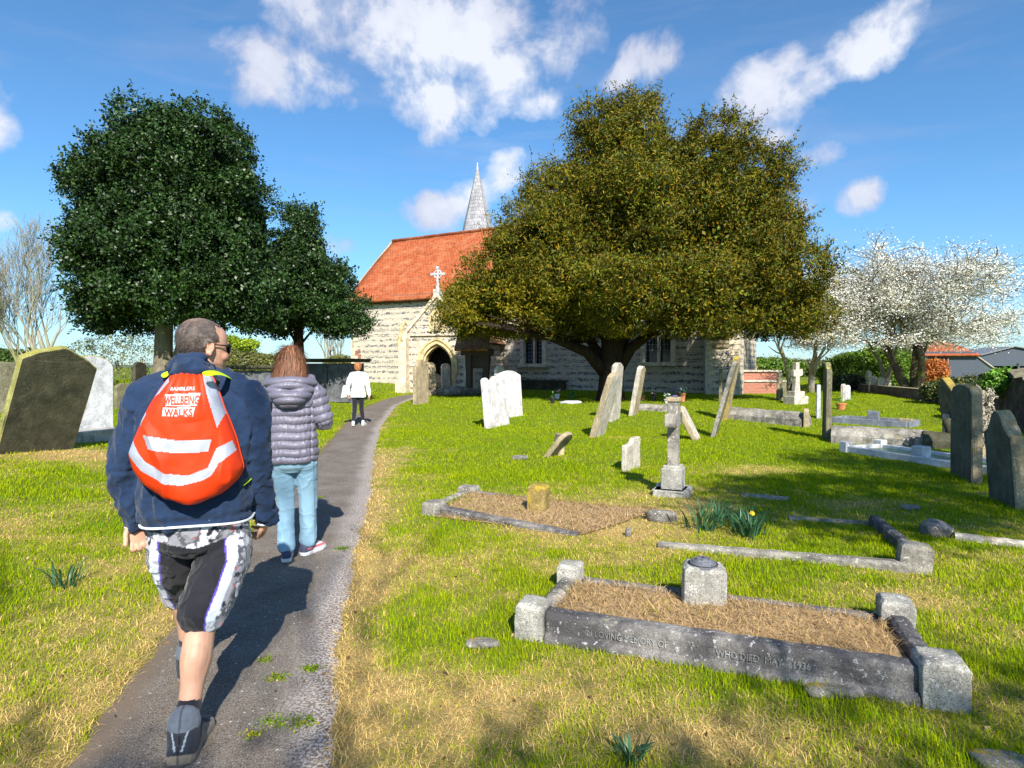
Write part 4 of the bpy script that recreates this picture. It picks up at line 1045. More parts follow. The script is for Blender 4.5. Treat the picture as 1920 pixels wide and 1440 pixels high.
# ------------------------------------------------------------------ porch (a part of the church, in its own frame)
PP = gpos(820, 738); pr_loc = Matrix.Rotation(-RZC, 3, 'Z') @ (Vector((PP.x, PP.y, 0)) - A0)
PROT = R(13)
def PT(mbx):
    """put porch pieces (x across the front, y towards the nave, z up) into the church frame"""
    T = Matrix.Rotation(PROT, 3, 'Z')
    mbx.v = [tuple(T @ Vector(v) + Vector((pr_loc.x, pr_loc.y, 0))) for v in mbx.v]; return mbx
GZP = PP.z
def arc_pts(w_, z0, spring, rise, n=14):
    """pointed arch, from right foot over the top to left foot"""
    pts = [(w_ / 2, z0)]; r_ = (rise * rise + (w_ / 2) ** 2) / w_
    for i in range(n + 1):
        a = i / n * math.asin(min(1, rise / r_)); pts.append((w_ / 2 - r_ + r_ * math.cos(a), spring + r_ * math.sin(a)))
    left = [(-x, z) for x, z in reversed(pts)]
    return pts + left[1:]
def arch_band(mbx, w0, w1, sp0, r0, r1, y0, y1, z0, m=0):
    a = arc_pts(w0, z0, sp0, r0); b = arc_pts(w1, z0, sp0, r1); n = len(a); V = []
    for pts, y in ((a, y0), (b, y0), (b, y1), (a, y1)): V += [(x, y, z) for x, z in pts]
    f = []
    for r_ in range(4):
        for i in range(n - 1): q = (r_ + 1) % 4; f.append((r_ * n + i, q * n + i, q * n + i + 1, r_ * n + i + 1))
    f += [(0, n, 2 * n, 3 * n), (n - 1, 4 * n - 1, 3 * n - 1, 2 * n - 1)]
    mbx.add(V, [tuple(reversed(q)) for q in f], m)
pz = GZP - .05; AW = 1.42; SPR = pz + 1.25; RI = .98
# front wall with arched opening: polygon strip between arch and outline
def front_wall():
    a = arc_pts(AW, pz - .2, SPR, RI); hw = 1.42; top = pz + 4.3; ez = pz + 2.75
    outer = []
    for x, z in a:
        t = x / (AW / 2)
        if abs(x) > AW / 2 - 1e-6 and z < SPR + .01: outer.append((math.copysign(hw, x), z if z > pz else pz - .2))
        else:
            X_ = t * hw * .98; lim = ez + (top - ez) * (1 - abs(X_) / hw); outer.append((X_, lim))
    n = len(a); V = []
    for y in (0, .5):
        V += [(x, y, z) for x, z in a]; V += [(x, y, z) for x, z in outer]
    f = []
    for i in range(n - 1):
        f.append((i, n + i, n + i + 1, i + 1)); f.append((2 * n + i + 1, 3 * n + i + 1, 3 * n + i, 2 * n + i))
        f.append((i + 1, 2 * n + i + 1, 2 * n + i, i)); f.append((n + i, 3 * n + i, 3 * n + i + 1, n + i + 1))
    mbx = MB(); mbx.add(V, f); return mbx
PT(front_wall()).build('porch_front', M_FLINT, church)
mb = MB(); arch_band(mb, AW + .02, AW + .34, SPR, RI, RI + .17, -.05, .3, pz - .2); arch_band(mb, AW - .16, AW + .02, SPR, RI - .1, RI, .08, .42, pz - .2); arch_band(mb, AW + .34, AW + .5, SPR, RI + .17, RI + .27, -.10, .1, pz + .95)
PT(mb).build('porch_arch', M_ARCH, church)
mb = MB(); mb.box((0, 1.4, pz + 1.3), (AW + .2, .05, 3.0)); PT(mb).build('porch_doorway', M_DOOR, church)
mb = MB()
mb.prism([(-.42, pz + 2.78), (.42, pz + 2.78), (.42, pz + 2.9), (-.42, pz + 2.9)], -.05, .05)
mb.box((0, -.04, pz + 2.62), (2.5, .1, .07)); PT(mb).build('string_course', M_QUOIN, church)
mb = MB(); arch_band(mb, .42, .72, pz + 3.15, .50, .70, -.06, .12, pz + 2.75); PT(mb).build('niche', M_ARCH, church)
mb = MB(); out = [(x, z) for x, z in arc_pts(.40, pz + 2.78, pz + 3.15, .48)][::-1]; mb.prism(out, -.012, .01); PT(mb).build('niche_back', M_QUOIN, church)
mb = MB(); mb.tube([(0, -.1, pz + 2.8), (0, -.1, pz + 3.1), (0, -.1, pz + 3.22), (0, -.1, pz + 3.27), (0, -.1, pz + 3.36), (0, -.1, pz + 3.41)], [.11, .08, .09, .045, .06, .02], 10); PT(mb).build('niche_figure', M_ARCH, church, smooth=True)
# coping, kneelers, side buttress pieces, finial cross
mb = MB()
for q in (-1, 1):
    mb.prism([(q * 1.5, pz + 2.62), (q * 1.5, pz + 2.82), (0, pz + 4.46), (0, pz + 4.26)] if q > 0 else [(0, pz + 4.26), (0, pz + 4.46), (q * 1.5, pz + 2.82), (q * 1.5, pz + 2.62)], -.08, .56)
    mb.box((q * 1.5, .15, pz + 2.55), (.26, .55, .3))
PT(mb).build('coping', M_QUOIN, church, bevel=.01)
mb = MB()
for q in (-1, 1):
    mb.box((q * 1.5, -.05, pz + .9), (.36, .62, 2.2)); mb.box((q * 1.52, -.12, pz + .2), (.5, .8, .7))
    mb.prism([(q * 1.68 - .0, pz + 1.98), (q * 1.68, pz + 2.1), (q * 1.33, pz + 2.5), (q * 1.33, pz + 1.98)][::(1 if q < 0 else -1)], -.36, .26)
PT(mb).build('porch_buttress', M_QUOIN, church, bevel=.01)
mb = MB(); mb.box((0, .1, pz + 4.45), (.3, .3, .3)); mb.tube([(0, .1, pz + 4.55), (0, .1, pz + 4.8), (0, .1, pz + 5.0)], [.13, .06, .045], 8)
mb.tube([(0, .1, pz + 5.0), (0, .1, pz + 5.55)], .045, 8); mb.tube([(-.26, .1, pz + 5.27), (.26, .1, pz + 5.27)], .045, 8)
mb.tube([(.17 * math.cos(k * .349), .1, pz + 5.27 + .17 * math.sin(k * .349)) for k in range(19)], .03, 6)
for dx, dz in ((0, .28), (0, -.28), (.28, 0), (-.28, 0)): mb.box((dx, .1, pz + 5.27 + dz), (.11, .09, .11))
PT(mb).build('finial_cross', M_MARB, church)
# scroll bracket left of the gable
mb = MB()
mb.tube([(-1.62, .1, pz + 1.6), (-1.85, .1, pz + 2.3), (-1.72, .1, pz + 3.0), (-1.52, .1, pz + 3.25), (-1.4, .1, pz + 3.05)], [.12, .10, .08, .07, .05], 8)
PT(mb).build('scroll_bracket', M_ARCH, church)
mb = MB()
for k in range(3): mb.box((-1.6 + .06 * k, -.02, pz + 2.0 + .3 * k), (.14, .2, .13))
PT(mb).build('bracket_shade_blocks', M_DOOR, church)  # solid dark blocks standing in for shade in the bracket's recesses
# porch side walls and roof back to the nave
mb = MB()
mb.box((1.25, 3.0, pz + 1.2), (.3, 5.0, 2.7)); mb.box((-1.25, 3.0, pz + 1.2), (.3, 5.0, 2.7)); PT(mb).build('porch_side_wall', M_FLINT, church)
for q in (-1, 1):
    mb = MB(); L_ = 6.0
    V = [Vector((q * 1.75, .45, pz + 2.35)), Vector((q * 1.75, L_, pz + 2.35)), Vector((0, L_, pz + 4.25)), Vector((0, .45, pz + 4.25))]
    mb.add(V, [(0, 1, 2, 3)] if q > 0 else [(3, 2, 1, 0)]); PT(mb); o = mb.build('porch_roof', M_TILEB, church); so = o.modifiers.new('t', 'SOLIDIFY'); so.thickness = .09
    vv_ = [Vector(v) for v in mb.v]; uv_roof(o, vv_[0], (vv_[1] - vv_[0]).normalized(), (vv_[3] - vv_[0]).normalized())

# small tiled canopy on dark posts beside the porch
cp = gpos(893, 742)
cn = thing('notice_shelter', (cp.x, cp.y, cp.z), 'small shelter with mossy brown tiled roof on two dark timber posts, right of the porch', 'shelter', rz=RZC + R(8))
mb = MB(); mb.box((-.30, 0, .9), (.22, .22, 2.0)); mb.build('post', M_WOODD, cn); mb = MB(); mb.box((.34, .2, .9), (.22, .22, 2.0), M=Matrix.Rotation(R(6), 3, 'Y')); mb.build('post', M_WOODD, cn)
mb = MB(); mb.box((0, .1, 1.75), (1.25, .5, .26)); mb.box((0, .1, 1.4), (1.0, .12, .6)); mb.build('board', M_WOODD, cn)
V = [Vector((-.72, -.55, 1.85)), Vector((.72, -.55, 1.85)), Vector((.5, .35, 2.75)), Vector((-.9, .35, 2.75))]
o = mk('roof', V, [(0, 1, 2, 3)], M_TILEB, cn); so = o.modifiers.new('t', 'SOLIDIFY'); so.thickness = .1; uv_roof(o, V[0], (1, 0, 0), (V[3] - V[0]).normalized())
# small stones and plants at the porch
headstone(806, 742, .5, 1.35, .11, 'round', M_TAN, 'slim tan headstone in front of the porch arch', rot=-30)
headstone(836, 738, .45, 1.3, .1, 'round', M_PALE, 'slim pale greenish headstone at the right of the porch arch', rot=-25)
mb = MB(); p = gpos(855, 742); mb.tube([(-.9, 0, .12), (0, 0, .2), (1.1, 0, .12)], [.12, .22, .12], 8); tag(mb.build('stone_mound', M_ROCK, smooth=True, loc=p), 'low dark stone heap in the shade by the porch', 'stones')
# ------------------------------------------------------------------ trees
def leaves_mesh(name, C, N_, Nn, size, cols, mat, parent, aspect=2.0, spread=.8, droop=0):
    """one small folded diamond per leaf; C centres, N_ main normals"""
    n = len(C)
    nn = N_ + spread * RNG.normal(size=(n, 3)); nn /= np.linalg.norm(nn, axis=1)[:, None] + 1e-9
    d = RNG.normal(size=(n, 3)) + np.array([0, 0, -droop]); d -= nn * (d * nn).sum(1)[:, None]; d /= np.linalg.norm(d, axis=1)[:, None] + 1e-9
    s = np.cross(nn, d); L_ = (size * (.65 + .7 * RNG.random(n)))[:, None]; W = L_ / (aspect[:, None] if isinstance(aspect, np.ndarray) else aspect)
    v = np.stack([C - d * L_ * .5, C + s * W * .5 + nn * W * .18, C + d * L_ * .5 - nn * L_ * .08, C - s * W * .5 + nn * W * .18], 1).reshape(-1, 3)
    q = np.arange(n * 4).reshape(n, 4)
    return mk(name, v, [q], mat, parent, False, cols=np.repeat(cols, 4, axis=0))
def in_ell(P, E, k=1.0):
    r = np.zeros(len(P), bool)
    for (cx, cy, cz, rx, ry, rz) in E:
        r |= ((P[:, 0] - cx) / rx) ** 2 + ((P[:, 1] - cy) / ry) ** 2 + ((P[:, 2] - cz) / rz) ** 2 < k
    return r
def clumps(E, dens, zmin=-9, depth=.25, cr=.35, flat=0, rough=.5):
    """clump centres over the outside of a union of ellipsoids, and outward directions"""
    P, D = [], []
    for e in E:
        c = np.array(e[:3]); r = np.array(e[3:])
        area = 4 * math.pi * ((r[0] * r[1]) ** 1.6 / 3 + (r[0] * r[2]) ** 1.6 / 3 + (r[1] * r[2]) ** 1.6 / 3) ** (1 / 1.6)
        n = int(area * dens)
        d = RNG.normal(size=(n, 3)); d /= np.linalg.norm(d, axis=1)[:, None]
        nz = fbm(d * r + c, .8, 2, 5) - .5
        k = 1 + rough * nz * 1.2 / r.mean() - depth * RNG.random(n) ** 2 / r.mean() * 2
        p = c + d * r * k[:, None]
        m = ~in_ell(p, [q for q in E if q is not e], .72)
        m &= (p[:, 2] > zmin + .15 * RNG.random(n))
        P.append(p[m]); D.append((d / r)[m])
    P = np.concatenate(P); D = np.concatenate(D); D /= np.linalg.norm(D, axis=1)[:, None]
    return P, D
def limbs(name, segs, mat, parent, n=7, smooth=True):
    mb = MB()
    for pts, rad in segs: mb.tube(pts, rad, n)
    return mb.build(name, mat, parent, smooth)
def branchy(base, d, length, r0, depth, segs, kids=3, spread=.5, up=.2, wig=.12, tips=None, nseg=5, ratio=.68):
    p = Vector(base); d = Vector(d).normalized(); pts = [p.copy()]; rad = [r0]
    for i in range(nseg):
        d = (d + Vector([random.gauss(0, wig) for _ in range(3)]) + Vector((0, 0, up * .15))).normalized()
        p = p + d * length / nseg; pts.append(p.copy()); rad.append(r0 * (1 - .55 * (i + 1) / nseg))
    segs.append((pts, rad))
    if depth == 0:
        if tips is not None: tips.append(p.copy())
        return
    for k in range(kids):
        i = random.randint(max(1, nseg // 2), nseg) if k else nseg
        a = random.uniform(0, 6.28); o = d.orthogonal().normalized(); o = Matrix.Rotation(a, 3, d) @ o
        nd = (d * (1 - .3 * spread) + o * spread * random.uniform(.6, 1.3) + Vector((0, 0, up))).normalized()
        branchy(pts[i], nd, length * random.uniform(ratio - .1, ratio + .08), rad[i] * .72, depth - 1, segs, kids, spread, up, wig, tips, max(3, nseg - 1), ratio)
def bark(name, c, sc=(9, 9, 2.5), c2=None):
    m, t, b, N, L = nt(name); pset(b, rough=.95, spec=.1)
    f = noise(t, 1, 6, .7, vec=scaled(t, sc), dist=.6)
    cc = ramp(t, f, [(.3, tuple(x * .45 for x in c)), (.65, c)])
    if c2: cc = mixc(t, ramp(t, noise(t, 2.2, 4, .7), [(.48, 0), (.62, 1)]), cc, c2)
    L.new(cc, b.inputs['Base Color']); bump(t, b, f, .9, .03); return m
B_HOL = bark('holly_bark', (.26, .22, .15)); B_YEW = bark('yew_bark', (.045, .032, .024)); B_GRY = bark('grey_bark', (.36, .33, .27), c2=(.27, .27, .12)); B_DRK = bark('plum_bark', (.12, .095, .07), c2=(.16, .15, .05))
LM_H = attr_mat('holly_leaf', rough=.42, spec=.35); LM_Y = attr_mat('yew_leaf', rough=.6, spec=.25, trans=.12); LM_G = attr_mat('green_leaf', rough=.5, spec=.3, trans=.2); LM_B = attr_mat('blossom', rough=.8, spec=.1, trans=.2)
SHR = {17.0: (315, .84, .93), 20.0: (565, .98, .95), 22.0: (1190, .98, .97), 20.4: (1190, .98, .97)}
def pxe(d, cx, cy, rx, ry, rd, off=0):
    s = d / FPX
    if d in SHR: c0_, k_, ky_ = SHR[d]; cx = c0_ + (cx - c0_) * k_ + (20 if d == 17.0 else 0); cy = 620 - (620 - cy) * (.94 if d < 20.2 else 1); rx *= k_; ry *= ky_; rd *= k_
    p = atd(cx, cy, d); return (p.x, d + off, p.z, rx * s, rd, ry * s)
def varcol(n, cs, wts, v=.3):
    cs = np.array(cs); k = RNG.choice(len(cs), n, p=np.array(wts) / sum(wts)); return cs[k] * (1 - v + 2 * v * RNG.random(n))[:, None]

def foliage(E, dens, per, cr, size, cols, wts, mat, parent, zmin, aspect, up=.6, core=True, name='crown', rough=.5, flat=.55, hue=None, spread=.8, droop=0, depth=.25, big=1.0, lobe=0, lden=.8, lz=1.0, spike=.25, sprays=0, slen=.5, supr=.5):
    E0 = E; sh = lobe * .75
    if lobe:
        E = [(*e[:3], *[max(q - sh, q * .45) for q in e[3:]]) for e in E]; L2 = []
        for e in E:
            c_, r_ = np.array(e[:3]), np.array(e[3:]); nl = int(lden * (r_[0] * r_[2] + r_[0] * r_[1] + r_[1] * r_[2]) / lobe ** 2) + 3
            d_ = RNG.normal(size=(nl, 3)); d_ /= np.linalg.norm(d_, axis=1)[:, None]; lc = c_ + d_ * r_ * RNG.uniform(.86, 1.06, nl)[:, None]
            for q in lc:
                if q[2] > zmin - lobe * .2: s_ = lobe * RNG.uniform(.55, 1.25); L2.append((*q, s_ * RNG.uniform(.9, 1.3), s_ * RNG.uniform(.9, 1.3), s_ * RNG.uniform(.6, .9) * lz))
        A_ = np.array(L2); P, D = [], []
        for e in L2:
            c_, r_ = np.array(e[:3]), np.array(e[3:]); n_ = int(dens * 9 * r_.mean() ** 2) + 2; d_ = RNG.normal(size=(n_, 3)); d_ /= np.linalg.norm(d_, axis=1)[:, None]
            p_ = c_ + d_ * r_ * (1 - depth * .4 * RNG.random(n_) ** 2 + spike * RNG.random(n_) ** 6)[:, None]
            m_ = ~in_ell(p_, E, .80) & (p_[:, 2] > zmin + .12 * RNG.random(n_)); near = A_[np.linalg.norm(A_[:, :3] - c_, axis=1) < 2.6 * lobe]
            m_ &= ~in_ell(p_, [q for q in near if abs(q[0] - e[0]) + abs(q[1] - e[1]) > 1e-6], .45); P.append(p_[m_]); D.append((d_ / r_)[m_] + .25 * (p_[m_] * 0))
        P = np.concatenate(P); D = np.concatenate(D); D /= np.linalg.norm(D, axis=1)[:, None]
    else: P, D = clumps(E, dens, zmin, depth=depth, cr=cr, rough=rough)
    n0 = len(P)
    if sprays:
        ix = RNG.choice(n0, sprays); dd = D[ix] + np.array([0, 0, supr]) + .45 * RNG.normal(size=(sprays, 3)); dd /= np.linalg.norm(dd, axis=1)[:, None]; m = 16
        ln = slen * (.5 + RNG.random(sprays)); u_ = np.linspace(.0, 1, m)[None, :, None]; sp = P[ix][:, None, :] + dd[:, None, :] * u_ * ln[:, None, None] + RNG.normal(size=(sprays, m, 3)) * .045 * (1.3 - u_)
        SPC = sp.reshape(-1, 3); SPD = np.repeat(dd, m, axis=0)
    n = len(P); k = per
    rr = cr * (.6 + .8 * RNG.random(n))
    off = RNG.normal(size=(n, k, 3)) * .5
    # flatten the clump along its outward direction, hang it like a shelf
    ax = D + np.array([0, 0, up]); ax /= np.linalg.norm(ax, axis=1)[:, None]
    dot = (off * ax[:, None, :]).sum(2, keepdims=True); off = off - ax[:, None, :] * dot * (1 - flat)
    C = (P[:, None, :] + off * rr[:, None, None]).reshape(-1, 3)
    Nn = np.repeat(ax, k, axis=0)
    c = varcol(n * k, cols, wts)
    tint = (.62 + .76 * RNG.random(n))[:, None, None]; c = (c.reshape(n, k, 3) * tint).reshape(-1, 3)
    if sprays: C = np.concatenate([C, SPC]); Nn = np.concatenate([Nn, np.cross(SPD, RNG.normal(size=SPD.shape))]); c = np.concatenate([c, varcol(len(SPC), cols, wts)])
    if hue is not None: c = hue(C, c)
    m = C[:, 2] > zmin - .1
    C, Nn, c = C[m], Nn[m], c[m]
    if core:    # deeper, larger leaves that close the inside
        V = sum(4 / 3 * math.pi * e[3] * e[4] * e[5] for e in E); nc = int(sum(4.2 * (e[3] * e[5] + e[3] * e[4] + e[4] * e[5]) for e in E0) * 230 * big)
        ee = np.array(E)[RNG.choice(len(E), nc, p=(lambda q: q / q.sum())(np.array([e[3] * e[5] + e[3] * e[4] + e[4] * e[5] for e in E])))]
        d = RNG.normal(size=(nc, 3)); d /= np.linalg.norm(d, axis=1)[:, None]
        q = ee[:, :3] + d * ee[:, 3:] * (RNG.uniform(.62, .97, nc))[:, None]; q = q[(q[:, 2] > zmin + .15) & ~in_ell(q, E, .38)]
        C2, c2 = q, varcol(len(q), cols, wts)
        o1 = leaves_mesh(name, np.concatenate([C, C2]), np.concatenate([Nn, RNG.normal(size=(len(q), 3))]), None, np.concatenate([np.full(len(C), size), np.full(len(C2), min(.14, size * 1.5))]), np.concatenate([c, c2]), mat, parent, np.concatenate([np.full(len(C), aspect), np.full(len(C2), 1.5)]), spread, droop)
    else: o1 = leaves_mesh(name, C, Nn, None, np.full(len(C), size), c, mat, parent, aspect, spread, droop)
    print(name, 'leaves', len(o1.data.polygons)); return o1
def rel(E, b): return [(e[0] - b.x, e[1] - b.y, e[2] - b.z, *e[3:]) for e in E]

# big holly, left
D1 = 17.0; b1 = gpos(300, 768); b1.y = D1; b1.x = ray(300, 700)[0] / ray(300, 700)[1] * D1; b1.z = Hs(b1.x, b1.y)
hol = thing('holly_tree', b1, 'large dense dark green holly tree with clipped flat underside at the left', 'tree')
E = rel([pxe(D1, 235, 330, 112, 125, 2.3), pxe(D1, 375, 320, 120, 130, 2.5, .2), pxe(D1, 300, 300, 130, 110, 2.4), pxe(D1, 300, 470, 190, 140, 2.9), pxe(D1, 410, 500, 112, 120, 2.6, .2), pxe(D1, 190, 500, 88, 120, 2.4), pxe(D1, 455, 400, 72, 110, 1.9),
         pxe(D1, 250, 225, 62, 42, 1.3), pxe(D1, 395, 220, 58, 36, 1.2), pxe(D1, 160, 345, 55, 55, 1.2), pxe(D1, 120, 318, 26, 15, .3), pxe(D1, 320, 560, 200, 70, 2.7), pxe(D1, 480, 560, 60, 60, 1.8), pxe(D1, 140, 580, 40, 38, 1.4)], b1)
HC = [(.022, .052, .010), (.030, .070, .012), (.016, .038, .009), (.05, .09, .018)]
zb = atd(300, 622, D1).z - b1.z
foliage(E, 13, 50, .28, .085, HC, [4, 3, 3, 1], LM_H, hol, zb, 1.7, up=.5, depth=.5, lobe=.50, lden=.95, sprays=1300, slen=.32)
limbs('trunk', [([(0, 0, -.2), (.05, 0, .6), (.1, 0, 1.5), (.15, 0, 2.6), (.1, 0, 4)], [.36, .27, .23, .22, .12]), ([(.12, 0, .2), (.35, .05, 1.0), (.62, .1, 2.0), (.9, .1, 3.2)], [.2, .15, .13, .08])], B_HOL, hol, 12)
# small holly
D2 = 20.0; b2 = Vector((ray(562, 700)[0] / ray(562, 700)[1] * D2, D2, 0)); b2.z = Hs(b2.x, b2.y)
hs2 = thing('holly_tree', b2, 'smaller pointed dark holly tree joining the right side of the large one', 'tree')
E = rel([pxe(D2, 568, 570, 112, 62, 1.9), pxe(D2, 560, 500, 82, 90, 1.6), pxe(D2, 562, 430, 36, 48, .7), pxe(D2, 625, 590, 62, 42, 1.2), pxe(D2, 610, 530, 50, 60, 1.1), pxe(D2, 565, 390, 12, 22, .25), pxe(D2, 500, 580, 60, 50, 1.3), pxe(D2, 505, 500, 35, 60, .9), pxe(D2, 650, 600, 36, 26, .8)], b2)
zb = atd(560, 632, D2).z - b2.z
foliage(E, 13, 50, .26, .085, HC, [4, 3, 3, 1], LM_H, hs2, zb, 1.7, up=.5, lobe=.42, lden=.9, sprays=700, slen=.30)
limbs('trunk', [([(0, 0, -.2), (.0, 0, .9), (-.03, 0, 2.2), (0, 0, 4)], [.27, .19, .16, .1]), ([(0, 0, 1.7), (-.3, 0, 2.4)], [.06, .03]), ([(0, 0, 1.9), (.5, 0, 2.5)], [.05, .03])], B_YEW, hs2, 10)

# yew
D3 = 22.0; b3 = Vector((ray(1145, 700)[0] / ray(1145, 700)[1] * D3, D3, 0)); b3.z = Hs(b3.x, b3.y)
yew = thing('yew_tree', b3, 'huge spreading olive and bronze yew tree standing before the church wall', 'tree')
D4 = 20.4
E = rel([pxe(D3, 1175, 290, 70, 105, 1.8), pxe(D3, 1186, 226, 34, 52, 1.0), pxe(D3, 1110, 250, 38, 60, 1.1), pxe(D4, 1262, 325, 48, 75, 1.3), pxe(D4, 1345, 335, 66, 86, 1.5), pxe(D4, 1347, 266, 34, 34, .9), pxe(D4, 1415, 350, 42, 72, 1.2),
         pxe(D3, 1165, 400, 150, 140, 3.2), pxe(D4, 1325, 445, 150, 135, 2.2), pxe(D3, 1030, 438, 80, 92, 2.7), pxe(D3, 955, 490, 66, 76, 2.2), pxe(D3, 1035, 335, 38, 45, 1.1), pxe(D3, 935, 558, 98, 76, 3.0), pxe(D3, 1130, 545, 190, 98, 4.4), pxe(D4, 1290, 555, 190, 88, 2.6),
         pxe(D4, 1455, 520, 84, 100, 1.8), pxe(D4, 1500, 585, 56, 50, 1.5), pxe(D3, 915, 578, 100, 48, 2.6), pxe(D3, 890, 560, 48, 55, 1.6), pxe(D4, 1440, 590, 90, 45, 1.8), pxe(D3, 880, 595, 45, 40, 1.4, -.8), pxe(D4, 1455, 410, 36, 55, 1.1)], b3)
YC = [(.098, .104, .005), (.16, .132, .004), (.24, .145, .005), (.036, .054, .006), (.12, .16, .006)]
zb = atd(1145, 636, D3).z - b3.z
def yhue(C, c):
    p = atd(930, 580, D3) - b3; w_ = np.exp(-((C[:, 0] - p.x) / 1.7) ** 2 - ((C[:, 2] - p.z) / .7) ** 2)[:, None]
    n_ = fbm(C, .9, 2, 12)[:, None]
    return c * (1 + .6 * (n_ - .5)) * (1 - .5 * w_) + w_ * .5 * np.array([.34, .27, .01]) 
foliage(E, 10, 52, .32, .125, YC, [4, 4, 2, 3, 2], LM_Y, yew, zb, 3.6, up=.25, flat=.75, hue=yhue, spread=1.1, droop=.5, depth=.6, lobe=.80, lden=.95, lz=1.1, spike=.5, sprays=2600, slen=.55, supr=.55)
sg = [([(0, 0, -.3), (0, 0, .4), (.03, 0, 1.2), (.1, 0, 2.2), (.1, 0, 5), (.4, 0, 8)], [.62, .46, .42, .44, .3, .1]),
      ([(-.1, 0, .9), (-.9, -.3, 1.75), (-2.2, -.7, 2.25), (-3.8, -1.2, 2.55), (-5.2, -1.4, 2.75)], [.26, .2, .15, .11, .05]),
      ([(.1, 0, .9), (.7, -.2, 1.9), (1.6, -.4, 2.6), (3, -.5, 3.2)], [.26, .2, .16, .08]), ([(.15, 0, 1.2), (.5, .1, 2.1), (.9, .2, 3.4)], [.2, .16, .1]),
      ([(-.1, .1, 1.3), (-.8, .4, 2.3), (-1.8, .8, 3.2)], [.2, .15, .08]), ([(-2.2, -.7, 2.25), (-2.9, -1.4, 2.6), (-3.6, -2.2, 2.9)], [.09, .07, .04]), ([(2.2, -.3, 2.6), (4.5, -.4, 2.6), (6.2, -.2, 2.7)], [.12, .09, .05])]
for k in range(16):
    a = random.uniform(0, 6.28); q = random.uniform(1.0, 3.6); sg.append(([(q * .3 * math.cos(a), q * .3 * math.sin(a), 2.1), (q * math.cos(a), q * .7 * math.sin(a), 2.55), (q * 1.5 * math.cos(a), q * math.sin(a), 2.9)], [.05, .035, .02]))
limbs('trunk', sg, B_YEW, yew, 9)

# bare tree far left
def bare(b, label, h, seed, trunks, kids=4, depth=4, mat=B_GRY, spread=.36, up=.25, name='bare_tree', r0=.2, group=None):
    random.seed(seed); T = thing(name, b, label, 'tree', group=group); segs = []; tips = []
    for (dx, dz, l) in trunks: branchy((0, 0, -.2), (dx, random.uniform(-.15, .15), dz), l, r0, depth, segs, kids, spread, up, .10, tips)
    main = [s for s in segs if s[1][0] > r0 * .55]; rest = [s for s in segs if s[1][0] <= r0 * .55]
    limbs('trunk', main, mat, T, 8); mb = MB()
    for pts, rad in rest: mb.tube(pts, [max(r, .0065) for r in rad], 4, cap=False)
    mb.build('branches', mat, T, True); return T, tips
def at2(px, d): return Vector((ray(px, 700)[0] / ray(px, 700)[1] * d, d, Hs(ray(px, 700)[0] / ray(px, 700)[1] * d, d)))
bare(at2(62, 30), 'bare pale tree with many fine upright twigs at the far left', 7, 3, [(-.30, 1, 2.7), (-.05, 1, 3.0), (.14, 1, 2.8)], kids=4, depth=5, spread=.40, up=.26, r0=.10)
bare(at2(98, 28), 'slender lichen covered bare tree against the left side of the large holly', 6, 5, [(.05, 1, 3.0), (-.1, 1, 2.6)], kids=3, depth=4, spread=.3, up=.35, r0=.16)
bare(at2(612, 46), 'small bare tree between the small holly and the church', 5, 8, [(-.1, 1, 2.2), (.1, 1, 2.6), (.3, 1, 2.0)], kids=3, depth=4, r0=.14)
bare(at2(628, 47), 'thin bare tree close to the church left corner', 5, 9, [(0, 1, 2.8), (.2, 1, 2.4)], kids=3, depth=3, r0=.12)

# blossom trees
def blossom(b, label, trunks, depth, seed, nper, rad, mat, spread, up, r0, cols, wts, name='blossom_tree', size=.06, kids=3, ratio=.7, zlow=2.15):
    random.seed(seed); T = thing(name, b, label, 'tree'); segs = []; tips = []
    for (dx, dy, dz, l) in trunks: branchy((0, 0, -.2), (dx, dy, dz), l, r0, depth, segs, kids, spread, up, .14, tips, ratio=ratio)
    main = [s for s in segs if s[1][0] > r0 * .4]; rest = [s for s in segs if s[1][0] <= r0 * .4 and min(p.z for p in s[0]) > zlow]; main = [s for s in main if s[0][0].z < .1 or min(p.z for p in s[0]) > zlow - .7]
    limbs('trunk', main, mat, T, 8); mb = MB()
    for pts, rd in rest: mb.tube(pts, [max(r, .010) for r in rd], 4, cap=False)
    mb.build('branches', mat, T, True)
    Cs = []
    for pts, rd in rest:
        for k in range(nper):
            i = random.randint(0, len(pts) - 2); u = random.random(); Cs.append(tuple(pts[i].lerp(pts[i + 1], u)))
    C = np.array(Cs) + RNG.normal(size=(len(Cs), 3)) * rad
    print(label, len(C))
    leaves_mesh('crown', C, RNG.normal(size=C.shape), None, np.full(len(C), size), varcol(len(C), cols, wts, .15), LM_B, T, 1.2, 1.0); return T
bb = at2(1712, 25.5)
blossom(bb, 'broad white blossom tree with dark twisted trunk before the black barn', [(-.35, 0, 1, 2.7), (.35, .1, 1, 2.9), (.1, -.3, 1, 2.6)], 5, 21, 42, .14, B_DRK, .86, .0, .19, [(.84, .82, .75), (.66, .64, .54), (.33, .30, .15), (.88, .88, .84)], [5, 4, 2.2, 3], kids=4, ratio=.72, size=.05).scale = (1.32, 1.1, .90)
bb = at2(1655, 27)
blossom(bb, 'thin pale trunked blossom tree left of the broad one', [(-.15, 0, 1, 2.9), (.12, .1, 1, 2.6)], 4, 23, 14, .17, B_GRY, .6, .1, .12, [(.8, .8, .72), (.6, .6, .48), (.42, .40, .2)], [4, 3, 1])
bare(at2(1521, 27), 'lichen covered slim tree right of the yew', 5, 12, [(.02, 1, 2.4)], kids=3, depth=3, r0=.17, spread=.5, up=.15)
bare(at2(1484, 27.5), 'pale leaning slim tree under the right edge of the yew', 5, 14, [(-.25, 1, 2.3)], kids=3, depth=2, r0=.14, spread=.5, up=.2)

